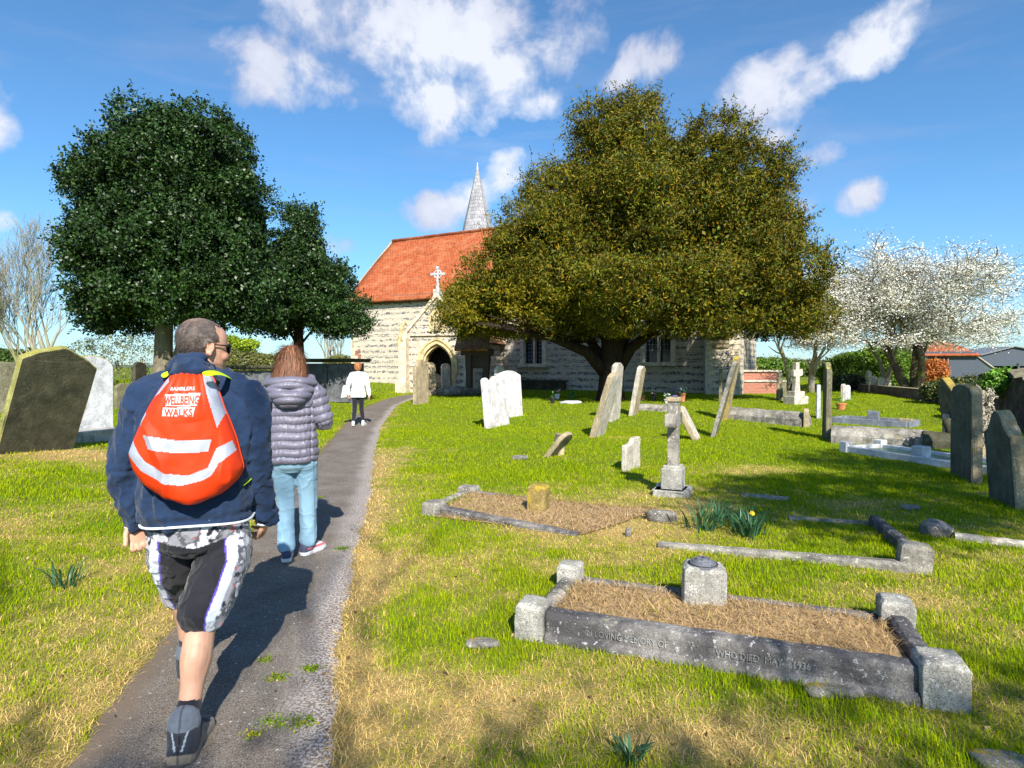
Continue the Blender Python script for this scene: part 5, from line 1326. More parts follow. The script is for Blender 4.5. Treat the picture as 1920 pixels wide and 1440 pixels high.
# bushes, hedge, distance
def bush(b, label, E, cols, wts, mat=LM_G, dens=14, per=40, cr=.3, size=.09, name='bush', cat='bush', zmin=0, kind=None, group=None, aspect=1.6, core=True):
    T = thing(name, b, label, cat, group=group)
    foliage(E, dens, per, cr, size, cols, wts, mat, T, zmin, aspect, name='foliage', core=core, rough=.6)
    limbs('stem', [([(0, 0, -.1), (.02, 0, min(e[5] for e in E) * .9)], [.06, .03])], B_DRK, T, 6); return T
GR = [(.10, .19, .015), (.16, .26, .02), (.06, .12, .015)]; OL = [(.17, .18, .05), (.12, .12, .04), (.24, .24, .07)]; DK = [(.02, .04, .012), (.035, .06, .015)]
p = at2(1622, 33); s = 33 / FPX
bush(p, 'bright green rounded hedge bush between yew and barn', [(-.6, 0, .9, 1.5, 1, 1.0), (.6, 0, 1.0, 1.5, 1, 1.25), (1.6, .2, .9, 1.0, .9, 1.1), (-1.5, .2, .6, .9, .8, .8)], GR, [3, 3, 1], size=.11, dens=9)
p = at2(1690, 36); bush(p, 'dull olive bush beside the barn wall', [(0, 0, 1, 1.4, 1, 1.4), (-1.0, 0, .8, 1, 1, 1.2)], [(.08, .12, .03), (.12, .14, .05)], [1, 1], size=.1, dens=9)
p = at2(1590, 29); bush(p, 'low dark round evergreen clump behind the small white stones', [(0, 0, .3, 1.0, .6, .45)], DK, [1, 1], size=.08, mat=LM_H)
p = at2(1752, 34); bush(p, 'orange red leaved shrub in front of the black barn', [(0, 0, .8, .8, .6, .7), (-.5, 0, .6, .5, .5, .5)], [(.45, .12, .03), (.55, .22, .04), (.3, .15, .03)], [3, 2, 1], size=.09)
for k, (px, d, hh, ww, c) in enumerate(((1408, 60, 1.9, 4.0, GR), (1440, 72, 2.0, 6, OL), (1552, 62, 1.7, 3.5, [(.10, .12, .05), (.15, .16, .07)]))):
    bush(at2(px, d), ('distant green hedge just right of the church corner', 'distant olive hedge beyond the brick tomb', 'distant grey green hedge right of the slim trees')[k], [(0, 0, hh * .5, ww, 1.5, hh * .5), (ww * .7, 0, hh * .45, ww * .6, 1.4, hh * .45)], c, [1] * len(c), size=.22, dens=3, per=30, cr=.5, name='hedge', cat='hedge')
p = at2(200, 30); bush(p, 'tangled olive shrub with fresh shoots behind the stones at left', [(0, 0, 1.3, 2.2, 1.2, 1.3), (1.8, .3, 1.6, 1.6, 1.2, 1.0), (-1.3, 0, .9, 1.2, 1, .9)], [(.14, .14, .05), (.22, .24, .05), (.08, .08, .04)], [3, 2, 3], size=.09, dens=6, per=24, core=False)
p = at2(30, 40); bush(p, 'dark green hedge at the far left edge', [(0, 0, .9, 3.0, 1, 1.2), (-3, 0, 1.2, 3.0, 1, 1.4)], [(.05, .10, .02), (.08, .14, .02)], [1, 1], size=.12, dens=5, name='hedge', cat='hedge')
p = at2(450, 40); bush(p, 'pale olive scrub behind the dark chest tomb', [(0, 0, 1.0, 1.9, 1.2, 1.15), (1.6, 0, .9, 1.4, 1.2, .9), (-1.6, 0, 1.3, 1.4, 1.2, 1.1)], OL, [3, 2, 2], size=.1, dens=7, core=True)
p = at2(462, 34); bush(p, "bright lime green shrub showing past the man's sunglasses", [(-.1, 0, 2.15, .9, .6, .30), (-.8, 0, 2.3, .5, .5, .35)], [(.24, .34, .02), (.30, .40, .02)], [1, 1], size=.1, zmin=.3)
p = at2(640, 44); bush(p, 'low olive scrub at the left corner of the church', [(0, 0, .9, 1.4, 1, .9)], OL, [1, 1, 1], size=.1)

# daffodil clumps
M_DAF = attr_mat('daffodil_leaf', .45, .4, trans=.15)
def daff(px, py, n, h_, label, fl=0, r_=.16, group=None):
    b = gpos(px, py); T = thing('daffodil_clump', b, label, 'daffodils', group=group); V = []; Q = []; C_ = []
    for k in range(n):
        a = random.uniform(0, 6.28); q = random.random() * r_; x0, y0 = q * math.cos(a), q * math.sin(a); ln = h_ * random.uniform(.6, 1.1); w_ = random.uniform(.005, .009); lean = random.uniform(.1, .9); fa = a + random.gauss(0, .6)
        cx = Vector((-math.sin(fa), math.cos(fa), 0)) * w_; p = Vector((x0, y0, -.01)); d = Vector((math.cos(fa) * .2, math.sin(fa) * .2, 1)).normalized(); b0 = len(V); cc = random.uniform(.7, 1.3)
        for i in range(6):
            tw = 1 - (i / 5.2) ** 3; V += [tuple(p - cx * tw), tuple(p + cx * tw)]; C_ += [(.045 * cc, .13 * cc, .055 * cc)] * 2
            d = (d + Vector((math.cos(fa), math.sin(fa), -.35)) * lean * .16 * (i + .4)).normalized(); p = p + d * ln / 5
        Q += [(b0 + 2 * i, b0 + 2 * i + 1, b0 + 2 * i + 3, b0 + 2 * i + 2) for i in range(5)]
    mk('leaves', np.array(V), [np.array(Q)], M_DAF, T, True, cols=np.array(C_))
    for k in range(fl):
        T_s = .6; mb = MB(); c = Vector((random.uniform(-r_, r_), random.uniform(-r_, r_), h_ * random.uniform(.7, .95))); mb.tube([(c.x * .6, c.y * .6, 0), tuple(c)], .004, 4, 1)
        for j in range(6):
            a = j * math.pi / 3; mb.add([c, c + Vector((.018 * math.cos(a - .4), -.012, .018 * math.sin(a - .4))), c + Vector((.024 * math.cos(a), -.014, .024 * math.sin(a))), c + Vector((.018 * math.cos(a + .4), -.012, .018 * math.sin(a + .4)))], [(0, 1, 2, 3)])
        mb.tube([tuple(c + Vector((0, -.005, 0))), tuple(c + Vector((0, -.035, 0)))], [.010, .015], 8); mb.build('flower', [M_YELF, M_LEAF], T)
    return T
daff(1318, 992, 46, .32, 'left clump of dark daffodil leaves in the green kerbed grave'); daff(1345, 975, 40, .24, 'middle low clump of daffodil leaves in the green kerbed grave'); daff(1408, 1006, 60, .30, 'right clump of daffodil leaves with one yellow bud', fl=1, r_=.14); daff(1385, 990, 30, .22, 'short daffodil leaves between the larger clumps')
daff(120, 1098, 26, .24, 'sparse daffodil leaves in the lawn left of the path', r_=.09); daff(1180, 1425, 30, .13, 'dark green leaf tuft at the bottom edge', r_=.05)
# weeds in the path
LW = attr_mat('weed_leaf', .6, .2, .2)
def weed(px, py, r_, label, yel=0):
    b = gpos(px, py); n = int(420 * (r_ / .1) ** .8 * .6); C = RNG.normal(size=(n, 3)) * np.array([r_, r_ * .8, .008]) * .6; C[:, 2] = np.abs(C[:, 2]) + .012
    c = varcol(n, [(.10, .20, .01), (.2, .28, .01), (.36, .34, .03)], [3, 2, .6 + yel]); o = leaves_mesh('weed', C, np.tile([0, 0, 1.], (n, 1)), None, np.full(n, .016), c, LW, None, 2.0, .9); o.location = (b.x, b.y, b.z); tag(o, label, 'weed')
weed(515, 1362, .07, 'green moss tuft in the path near the walking boot'); weed(566, 1362, .05, 'yellow green moss tuft near the path right edge', 2); weed(475, 1385, .03, 'small yellow weed in the path near the boot', 3); weed(640, 1032, .05, "green weed near the path edge right of the woman's shoes")
weed(500, 1243, .04, 'small green weed in the middle of the path'); weed(520, 1275, .045, 'brownish weed patch in the middle of the path', 2); weed(585, 1258, .04, 'green weed by the right edge of the path, mid way'); weed(600, 935, .06, 'weeds in the path beside the jeans')

# ------------------------------------------------------------------ barns, wall, distance
M_BOARD, t_, b_, N_, L_ = nt('black_weatherboard'); pset(b_, rough=.7)
sx_ = N_.new('ShaderNodeSeparateXYZ'); L_.new(scaled(t_, (1, 1, 1)), sx_.inputs[0]); pp_ = N_.new('ShaderNodeMath'); pp_.operation = 'FRACT'; m5 = N_.new('ShaderNodeMath'); m5.operation = 'MULTIPLY'; m5.inputs[1].default_value = 5; L_.new(sx_.outputs[2], m5.inputs[0]); L_.new(m5.outputs[0], pp_.inputs[0])
c_ = mixc(t_, noise(t_, 2, 4, .7, vec=scaled(t_, (3, 3, 12))), (.05, .065, .09), (.10, .12, .155)); L_.new(mixc(t_, ramp(t_, pp_.outputs[0], [(.0, 1), (.12, 0)]), c_, (.02, .02, .03)), b_.inputs['Base Color']); bump(t_, b_, pp_.outputs[0], .6, .03)
M_SLATE = plain('grey_sheet_roof', (.17, .18, .20), .6, .25, 3)
bp = at2(1752, 44); barn = thing('barn', bp, 'black weatherboarded barn with red tiled roof behind the blossom tree', 'barn', rz=R(-16)); barn.scale = (1, 1, .66)
mb = MB(); mb.box((0, 2.5, 1.5), (5.0, 5, 3.4)); mb.prism([(-.0, 0), (2.4, -.4), (0.0, 2.9)], 0.1, 4.9, T=Matrix(((1, 0, 0), (0, 1, 0), (0, 0, 1)))); 
mb.v = [(v[0] + (2.5 if i >= 8 else 0), v[1], v[2]) for i, v in enumerate(mb.v)]; mb.build('wall', M_BOARD, barn)
V = [Vector((-2.9, -.35, 2.75)), Vector((2.75, -.35, 2.75)), Vector((1.6, 2.5, 4.55)), Vector((-1.2, 2.5, 4.55))]
o = mk('roof', V, [(0, 1, 2, 3)], M_TILE, barn); so = o.modifiers.new('t', 'SOLIDIFY'); so.thickness = .1; uv_roof(o, V[0], (1, 0, 0), (V[3] - V[0]).normalized())
V = [Vector((2.75, -.35, 2.75)), Vector((2.9, 5.3, 2.75)), Vector((1.6, 2.5, 4.55))]; o = mk('roof', V, [(0, 1, 2)], M_TILE, barn); uv_roof(o, V[0], (0, 1, 0), (-.5, 0, .8))
V = [Vector((-2.9, 5.3, 2.75)), Vector((-2.9, -.35, 2.75)), Vector((-1.2, 2.5, 4.55))]; o = mk('roof', V, [(0, 1, 2)], M_TILE, barn); uv_roof(o, V[0], (0, 1, 0), (.5, 0, .8))
V = [Vector((2.9, 5.3, 2.75)), Vector((-2.9, 5.3, 2.75)), Vector((-1.2, 2.5, 4.55)), Vector((1.6, 2.5, 4.55))]; o = mk('roof', V, [(0, 1, 2, 3)], M_TILE, barn); uv_roof(o, V[0], (-1, 0, 0), (0, -.8, .5))
mb = MB(); mb.tube([(2.55, .05, 2.75), (5.0, .05, -.35)], .07, 4); mb.build('barge_board', M_PALE, barn)
mb = MB(); mb.box((.3, -.03, 2.05), (1.1, .06, .9)); g_ = mb.build('window', M_DOOR, barn); mb = MB()
for k in range(5): mb.box((-.2 + .25 * k, -.08, 2.05), (.07, .05, .9))
mb.build('frame', M_BRICK, g_)
mb = MB(); mb.box((-.95, -.03, 2.0), (.28, .08, .7)); mb.build('door', M_WHT, barn)
bp = at2(1895, 52); b2_ = thing('barn', bp, 'open fronted dark barn with shallow grey roof at the right edge', 'barn', rz=R(-14)); b2_.scale = (1, 1, .84)
mb = MB(); mb.prism([(-3.3, 1.3), (5.5, 1.3), (5.5, 1.8), (.2, 3.1), (-3.3, 2.0)], 0, .15); mb.build('gable', M_BOARD, b2_)
mb = MB(); mb.prism([(-3.3, -.3), (5.5, -.3), (5.5, 1.3), (-3.3, 1.3)], 7.8, 8.0); mb.box((-3.2, 4, .7), (.15, 8, 2.2)); mb.box((5.4, 4, .7), (.15, 8, 2.2)); mb.build('wall', M_DOOR, b2_)
V = [Vector((-3.6, -.2, 2.0)), Vector((-3.6, 8.2, 2.0)), Vector((.2, 8.2, 3.3)), Vector((.2, -.2, 3.3)), Vector((5.8, -.2, 1.9)), Vector((5.8, 8.2, 1.9))]
o = mk('roof', V, [(3, 2, 1, 0), (4, 5, 2, 3)], M_SLATE, b2_); so = o.modifiers.new('t', 'SOLIDIFY'); so.thickness = .1
for x_ in (-1.4, .6, 2.8): mb = MB(); mb.box((x_, .1, .5), (.16, .16, 1.7)); mb.build('post', M_BOARD, b2_)
# churchyard flint wall at right
M_WALLD = stone('ivy_flint_wall', (.13, .11, .12), dark=(.03, .028, .035), streak=(.4, .6), darkth=.5, lich=.66, lichen=(.30, .26, .16), top=.25)
a = gpos(1836, 776); b = gpos(1990, 832); d = (b - a); rzw = math.atan2(d.y, d.x)
fw = thing('churchyard_wall', a, 'dark flint churchyard wall with pale coping in shade at the right edge', 'wall', rz=rzw)
Lw = d.xy.length; V = []; nU = 60; 
for i in range(nU + 1):
    for j in range(11):
        u = i / nU; zt = 1.12 + .12 * math.sin(u * 5); prof = [(-.05, -.3), (0, .3), (0, .7), (.0, zt - .12), (-.05, zt), (.2, zt + .1), (.45, zt), (.4, zt - .12), (.4, .7), (.4, .3), (.45, -.3)][j]; V.append((Lw * u - .1, prof[0], prof[1]))
v = np.array(V); v += (fbm(v, 3, 3, 4)[:, None] - .5) * .18
mk('wall', [tuple(q) for q in v], [(i * 11 + j, i * 11 + j + 1, (i + 1) * 11 + j + 1, (i + 1) * 11 + j) for i in range(nU) for j in range(10)] + [tuple(range(10, -1, -1))], M_WALLD, fw)
# lower flint wall beyond, running left from the corner
a = gpos(1836, 772); b = at2(1560, 33); d = (b - a); fw2 = thing('churchyard_wall', a, 'low rubble wall running behind the blossom tree towards the hedge', 'wall', rz=math.atan2(d.y, d.x))
mb = MB(); mb.box((d.xy.length / 2, 0, .15), (d.xy.length, .35, .8)); o = mb.build('wall', M_WALLD, fw2)
p = gpos(1872, 800); p.z = 1.0 + p.z * 0; bush(Vector((p.x + .6, p.y + .5, .75)), 'bright green leafy bush growing over the flint wall', [(0, 0, .42, .55, .4, .30), (.4, 0, .35, .4, .4, .25), (-.35, 0, .3, .3, .3, .22)], [(.09, .20, .02), (.14, .28, .03)], [1, 1], size=.09, dens=20, cr=.2)
p = at2(1790, 20.5); bush(Vector((p.x, p.y, p.z + .1)), 'dark ivy mound with pale dry tops behind the yellow peaked headstone', [(0, 0, .45, .6, .5, .40), (.6, 0, .55, .5, .5, .3), (-.6, 0, .35, .5, .5, .35)], [(.03, .06, .015), (.07, .10, .02), (.2, .17, .06)], [4, 2, 1], size=.07, dens=22, cr=.2)
# dead creeper on the stone behind the square shouldered headstone
p = gpos(1838, 858); dc = thing('creeper_stone', p, 'stone wrapped in a pale dead creeper, behind the square shouldered headstone', 'overgrown stone')
mb = MB(); slab_geo(mb, 'segment', .34, 1.1, .14, Matrix.Rotation(NX, 3, 'Z') @ Matrix.Rotation(R(6), 3, 'Y')); mb.build('stone', M_TAN, dc); random.seed(4); mb = MB()
for k in range(420):
    a_ = random.uniform(0, 6.28); z_ = random.uniform(.3, 1.15); q = random.uniform(.07, .15); c = Vector((q * math.cos(a_) * .9, q * math.sin(a_) * 1.3, z_)); pts = [c]
    for j in range(4): c = c + Vector((random.gauss(0, .025), random.gauss(0, .03), random.gauss(-.01, .035))); pts.append(c)
    mb.tube(pts, random.uniform(.006, .013), 4, cap=False)
mb.build('dead_creeper', plain('dead_creeper', (.40, .35, .27), .9, .35, 20), dc)
# pale quarry hill and dark woods on the horizon
M_HILL = plain('pale_spoil', (.62, .50, .38), .95, .12, .02); V = []; n1, n2_ = 40, 14
def hillmesh(px, d, wpx, hpx, mat, name, dep=60):
    c = at2(px, d); W = wpx * d / FPX; Hh = hpx * d / FPX; V = []
    for i in range(n1 + 1):
        for j in range(n2_ + 1):
            u, v = i / n1 * 2 - 1, j / n2_ * 2 - 1; e = max(0, 1 - u * u) ** .8 * max(0, 1 - v * v); V.append((c.x + u * W / 2, c.y + v * dep, .4 - 2 + (Hh + 2.5) * e * (.8 + .3 * vnoise(np.array([[u * 3, v * 2, 1.0]]), 5)[0])))
    tag(mk(name, V, [(i * (n2_ + 1) + j, (i + 1) * (n2_ + 1) + j, (i + 1) * (n2_ + 1) + j + 1, i * (n2_ + 1) + j + 1) for i in range(n1) for j in range(n2_)], mat, smooth=True), kind='structure')
hillmesh(1500, 420, 260, 14, M_HILL, 'pale_hill')
hillmesh(10, 500, 260, 24, plain('far_green', (.10, .15, .05), .95, .3, .05), 'green_hill'); hillmesh(1700, 600, 700, 6, plain('far_woods', (.07, .10, .06), .95, .3, .05), 'far_hills')
hillmesh(500, 700, 900, 8, plain('far_woods_b', (.09, .12, .07), .95, .3, .05), 'far_hills')

# trees behind the viewer whose shade falls on the turf
def shade_tree(b, h_, E, label, per=26, dens=4, size=.12):
    T = thing('budding_tree', b, label, 'tree'); random.seed(int(b.x * 10)); segs = []
    branchy((0, 0, -.2), (0, 0, 1), h_ * .5, .18, 4, segs, 3, .6, .1, .1)
    mb = MB()
    for pts, rd in segs: mb.tube(pts, [max(r, .015) for r in rd], 5, cap=False)
    mb.build('trunk', B_GRY, T, True)
    foliage(E, dens, per, .4, size, [(.10, .17, .03), (.16, .22, .05)], [1, 1], LM_G, T, 1, 1.6, core=False)
shade_tree(Vector((7.4, -3.2, 0)), 9, [(0, 0, 8.2, 2.8, 1.2, .7), (-2.2, .5, 7.2, 1.5, .8, .6), (2.6, .3, 7.6, 1.8, 1, .7), (1, 1.5, 9.2, 1.4, .8, .5), (4.5, .8, 7.9, 1.6, .9, .6)], 'budding tree right of the viewer casting shade across the lawn', dens=9, per=30)
shade_tree(Vector((1.9, -6.8, 0)), 8, [(0, 0, 6.9, 1.6, .5, .45), (-2.0, .2, 6.6, 1.1, .4, .4), (2.4, .3, 7.1, 1.6, .5, .4), (4.4, .5, 7.4, 1.2, .5, .4)], 'budding tree behind the viewer dappling the foreground', dens=7, per=16, size=.10)
# ------------------------------------------------------------------ people
def chain(mb, pts, rad, n=14):
    pts = [Vector(p) for p in pts]; rad = list(rad)
    a = (pts[0] - pts[1]).normalized(); b = (pts[-1] - pts[-2]).normalized()
    P, Q = [], []
    # denser, smoothed path
    for i in range(len(pts) - 1):
        for k in range(6):
            u = k / 6
            p0 = pts[max(i - 1, 0)]; p1 = pts[i]; p2 = pts[i + 1]; p3 = pts[min(i + 2, len(pts) - 1)]
            P.append(.5 * ((2 * p1) + (p2 - p0) * u + (2 * p0 - 5 * p1 + 4 * p2 - p3) * u * u + (3 * p1 - p0 - 3 * p2 + p3) * u ** 3))
            uu = u * u * (3 - 2 * u); Q.append(rad[i] * (1 - uu) + rad[i + 1] * uu)
    P.append(pts[-1]); Q.append(rad[-1])
    H0 = [(P[0] + a * Q[0] * math.sin(t), Q[0] * math.cos(t)) for t in (1.4, 1.0, .5)]; H1 = [(P[-1] + b * Q[-1] * math.sin(t), Q[-1] * math.cos(t)) for t in (.5, 1.0, 1.4)]
    mb.tube([h[0] for h in H0] + P + [h[0] for h in H1], [h[1] for h in H0] + Q + [h[1] for h in H1], n)
def eloft(mb, rings, n=28, T=None, p=2.0):
    """rings (x, y, z, rx, ry): superellipses stacked along z, closed at both ends"""
    rr = []
    for i in range(len(rings) - 1):
        for k in range(4):
            u = k / 4; uu = u * u * (3 - 2 * u); rr.append([rings[i][j] * (1 - (u if j == 2 else uu)) + rings[i + 1][j] * (u if j == 2 else uu) for j in range(5)])
    rr.append(list(rings[-1])); V = []
    for x, y, z, rx, ry in rr:
        for k in range(n):
            a = 2 * math.pi * k / n; c, s = math.cos(a), math.sin(a); e = 2 / p
            V.append(Vector((x + rx * math.copysign(abs(c) ** e, c), y + ry * math.copysign(abs(s) ** e, s), z)))
    if T is not None: V = [T @ v for v in V]
    m = len(rr); f = [tuple(range(n - 1, -1, -1)), tuple(range((m - 1) * n, m * n))] + [(i * n + k, i * n + (k + 1) % n, (i + 1) * n + (k + 1) % n, (i + 1) * n + k) for i in range(m - 1) for k in range(n)]
    mb.add(V, f)
def ball(mb, c, r, T=None, n=14):
    V = []; 
    for i in range(n + 1):
        t = math.pi * i / n
        for k in range(2 * n): a = math.pi * k / n; V.append(Vector(c) + Vector((r[0] * math.sin(t) * math.cos(a), r[1] * math.sin(t) * math.sin(a), r[2] * math.cos(t))))
    if T is not None: V = [T @ v for v in V]
    w_ = 2 * n; mb.add(V, [(i * w_ + k, (i + 1) * w_ + k, (i + 1) * w_ + (k + 1) % w_, i * w_ + (k + 1) % w_) for i in range(n) for k in range(w_)])
def remesh(mb, vox, it=4, fac=.6):
    o = mk('tmp', mb.v, mb.f, [])
    m = o.modifiers.new('r', 'REMESH'); m.mode = 'VOXEL'; m.voxel_size = vox; m.adaptivity = 0
    if it: s = o.modifiers.new('s', 'SMOOTH'); s.iterations = it; s.factor = fac
    dg = bpy.context.evaluated_depsgraph_get(); me = bpy.data.meshes.new_from_object(o.evaluated_get(dg))
    n = len(me.vertices); v = np.empty(n * 3); me.vertices.foreach_get('co', v); nr = np.empty(n * 3); me.vertices.foreach_get('normal', nr)
    nf = len(me.polygons); q = np.empty(nf * 4, np.int32); me.loops.foreach_get('vertex_index', q)
    bpy.data.objects.remove(o); bpy.data.meshes.remove(me)
    return v.reshape(-1, 3), nr.reshape(-1, 3), q.reshape(-1, 4)
def cutfaces(v, f, keep):
    k = keep[f].all(1); f = f[k]; used = np.unique(f); mp = -np.ones(len(v), int); mp[used] = np.arange(len(used)); return used, mp[f]

def hand(mb, w, axis, palm, curl=.5, side=1, s=1.0, spread=.06):
    """w wrist point, axis towards the finger tips, palm normal of the palm side, side=+1 thumb towards axis x palm"""
    w = Vector(w); ax = Vector(axis).normalized(); pn = Vector(palm); pn = (pn - ax * pn.dot(ax)).normalized(); la = ax.cross(pn) * side
    rr = []
    V = []; n = 16; L_ = .092 * s
    for i, (u, a, b) in enumerate(((-.15, .026, .020), (0, .027, .019), (.3, .036, .018), (.7, .043, .016), (1.0, .042, .013), (1.06, .036, .008))):
        c = w + ax * (u * L_)
        for k in range(n): t = 2 * math.pi * k / n; V.append(c + la * (a * s * math.cos(t)) + pn * (b * s * math.sin(t)))
    mb.add(V, [tuple(range(n - 1, -1, -1)), tuple(range(5 * n, 6 * n))] + [(i * n + k, i * n + (k + 1) % n, (i + 1) * n + (k + 1) % n, (i + 1) * n + k) for i in range(5) for k in range(n)])
    for j, (o_, ln, r_) in enumerate(((.032, .072, .0088), (.011, .080, .0092), (-.011, .074, .0088), (-.031, .058, .0078))):
        p = w + ax * (L_ * (1.0 - .03 * abs(j - 1))) + la * o_ * s; d = (ax + la * spread * (1.5 - j)).normalized(); pts = [p - ax * .02]; rd = [r_ * s * 1.05]; pts.append(p); rd.append(r_ * s)
        cu = curl * (1 + .15 * j)
        for sg_, fr in enumerate((.45, .31, .24)):
            an = cu * (.8, 1.1, .8)[sg_]; axs = d.cross(pn).normalized(); d = Matrix.Rotation(an, 3, axs) @ d; pn2 = pn; p = p + d * ln * fr * s; pts.append(p.copy()); rd.append(r_ * s * (.97, .9, .78)[sg_])
            pn = (pn - d * pn.dot(d)).normalized() if abs(pn.dot(d)) < .98 else pn
        pn = Vector(palm); pn = (pn - ax * pn.dot(ax)).normalized()
        chain(mb, pts, rd, 10)
    p = w + ax * .018 * s + la * .026 * s + pn * .004; d = (ax * .72 + la * .62 + pn * .25).normalized(); pts = [p, p + d * .034 * s]; d2 = (ax * .9 + la * .25 + pn * .35).normalized(); pts.append(pts[-1] + d2 * .030 * s); pts.append(pts[-1] + d2 * .022 * s)
    chain(mb, pts, [.0135 * s, .0115 * s, .010 * s, .0085 * s], 10)

def head(mb, T, s=1.0, fem=False):
    """skull, jaw, nose, ears; local x right, y front, z up, origin between the ears"""
    S = T @ Matrix.Scale(s, 4)
    ball(mb, (0, -.018, .038), (.077, .098, .084), S); ball(mb, (0, .030, .035), (.068, .066, .072), S)
    eloft(mb, [(0, .050, -.117, .018, .018), (0, .054, -.108, .030, .030), (0, .044, -.085, .046, .050), (0, .030, -.055, .060, .064), (0, .022, -.02, .067, .074), (0, .018, .02, .070, .078), (0, .012, .06, .066, .078)], T=S, p=2.3)
    eloft(mb, [(0, .100, -.038, .014, .010), (0, .107, -.033, .013, .013), (0, .106, -.024, .010, .012), (0, .099, -.002, .010, .012), (0, .092, .018, .010, .012)], n=14, T=S)
    ball(mb, (0, .096, -.067), (.022, .012, .0065), S); ball(mb, (0, .094, -.078), (.019, .012, .0075), S); ball(mb, (0, .083, -.104), (.020, .016, .014), S)
    ball(mb, (0, .085, .030), (.048, .014, .010), S)
    for q in (-1, 1):
        ball(mb, (q * .042, .066, -.028), (.024, .026, .024), S)
        E_ = S @ Matrix.Translation((q * .078, -.008, -.002)) @ Matrix.Rotation(q * -.35, 4, 'Z') @ Matrix.Rotation(-.15, 4, 'X')
        # ear: rim ring and lobe
        pts = [(0, .018 * math.cos(t), .026 * math.sin(t) + .003) for t in np.linspace(-1.9, 3.3, 14)]
        mb.tube([E_ @ Vector((p[0] + q * .006, p[1] - .008, p[2])) for p in pts], [.0055] * 14, 8); ball(mb, (q * .002, -.006, .0), (.006, .016, .024), E_); ball(mb, (q * .005, .004, -.024), (.006, .009, .010), E_)
def face_cols(v, T, base, s=1.0):
    """skin tone of every point; the face gets eyes, lips and flush; also presses in sockets and mouth"""
    Ti = np.array((T @ Matrix.Scale(s, 4)).inverted()); h = v @ Ti[:3, :3].T + Ti[:3, 3]
    n = len(v); c = np.tile(np.array(base), (n, 1)) * (.86 + .28 * fbm(v, 22, 3, 5))[:, None]
    g = lambda x, y, z, r: np.exp(-(((h[:, 0] - x) / r[0]) ** 2 + ((h[:, 1] - y) / r[1]) ** 2 + ((h[:, 2] - z) / r[2]) ** 2))
    dep = np.zeros(n)
    for q in (-1, 1):
        dep += .009 * g(q * .031, .09, .008, (.016, .03, .011)); e = g(q * .031, .085, .006, (.011, .03, .0055)); c = c * (1 - e[:, None]) + e[:, None] * np.array([.45, .42, .40])
        e = g(q * .031, .085, .006, (.0045, .03, .0045)); c = c * (1 - e[:, None]) + e[:, None] * np.array([.03, .02, .015])
        e = g(q * .031, .088, .026, (.020, .03, .004)) * .8; c = c * (1 - e[:, None]) + e[:, None] * np.array([.07, .045, .03])
        e = .35 * g(q * .048, .06, -.03, (.025, .04, .022)) + .45 * g(q * .084, -.008, 0, (.012, .03, .035)); c = c * (1 - e[:, None]) + e[:, None] * np.array(base) * np.array([1.15, .72, .72])
    e = .8 * g(0, .1, -.072, (.024, .02, .010)); c = c * (1 - e[:, None]) + e[:, None] * np.array([.42, .15, .13]); dep += .004 * g(0, .1, -.0725, (.022, .03, .002))
    fwd = np.array((T.to_3x3() @ Vector((0, 1, 0)))); v = v - fwd * dep[:, None]
    return v, c, h
SKIN = attr_mat('skin', rough=.5, spec=.35); SKIN.node_tree.nodes['Principled BSDF'].inputs['Subsurface Weight'].default_value = .12; SKIN.node_tree.nodes['Principled BSDF'].inputs['Subsurface Scale'].default_value = .02
SKIN.node_tree.nodes['Principled BSDF'].inputs['Subsurface Radius'].default_value = (1, .4, .2)
bump(SKIN.node_tree, SKIN.node_tree.nodes['Principled BSDF'], noise(SKIN.node_tree, 260, 3, .6), .15, .002)
def cloth(name, c, rough=.85, sheen=.3, weave=420, var=.12, spec=.2, attr=False):
    m, t, b, N, L = nt(name); pset(b, rough=rough, spec=spec, sheen=sheen)
    if attr: a = N.new('ShaderNodeAttribute'); a.attribute_name = 'col'; src = a.outputs['Color']; L.new(src, b.inputs['Base Color'])
    else: L.new(ramp(t, noise(t, 14, 8, .8), [(.3, tuple(x * (1 - 2 * var) for x in c)), (.7, tuple(x * (1 + 2 * var) for x in c))]), b.inputs['Base Color'])
    bump(t, b, noise(t, weave * .6, 4, .8), .5, .003); return m
def xform(vs, T): return [T @ Vector(v) for v in vs]
def crease(v, nr, amp, sc, seed, st=(1, 1, 1)):
    q = v * np.array(st); n1_ = fbm(q, sc, 3, seed); r_ = 1 - 2 * np.abs(n1_ - .5) * 2.2
    return v + nr * (amp * (np.clip(r_, 0, 1) ** 3 - .25))[:, None]
def limbq(v, pts):
    """distance along a chain of joints of the point of it nearest to every v, and the distance to it"""
    best = np.full(len(v), 9.0); sbest = np.zeros(len(v)); s0 = 0
    for a, b in zip(pts[:-1], pts[1:]):
        a, b = np.array(a, float), np.array(b, float); d = b - a; L_ = np.linalg.norm(d); t_ = np.clip(((v - a) @ d) / L_ ** 2, 0, 1); dd = np.linalg.norm(v - a - t_[:, None] * d, axis=1)
        m = dd < best; best[m] = dd[m]; sbest[m] = s0 + t_[m] * L_; s0 += L_
    return sbest, best

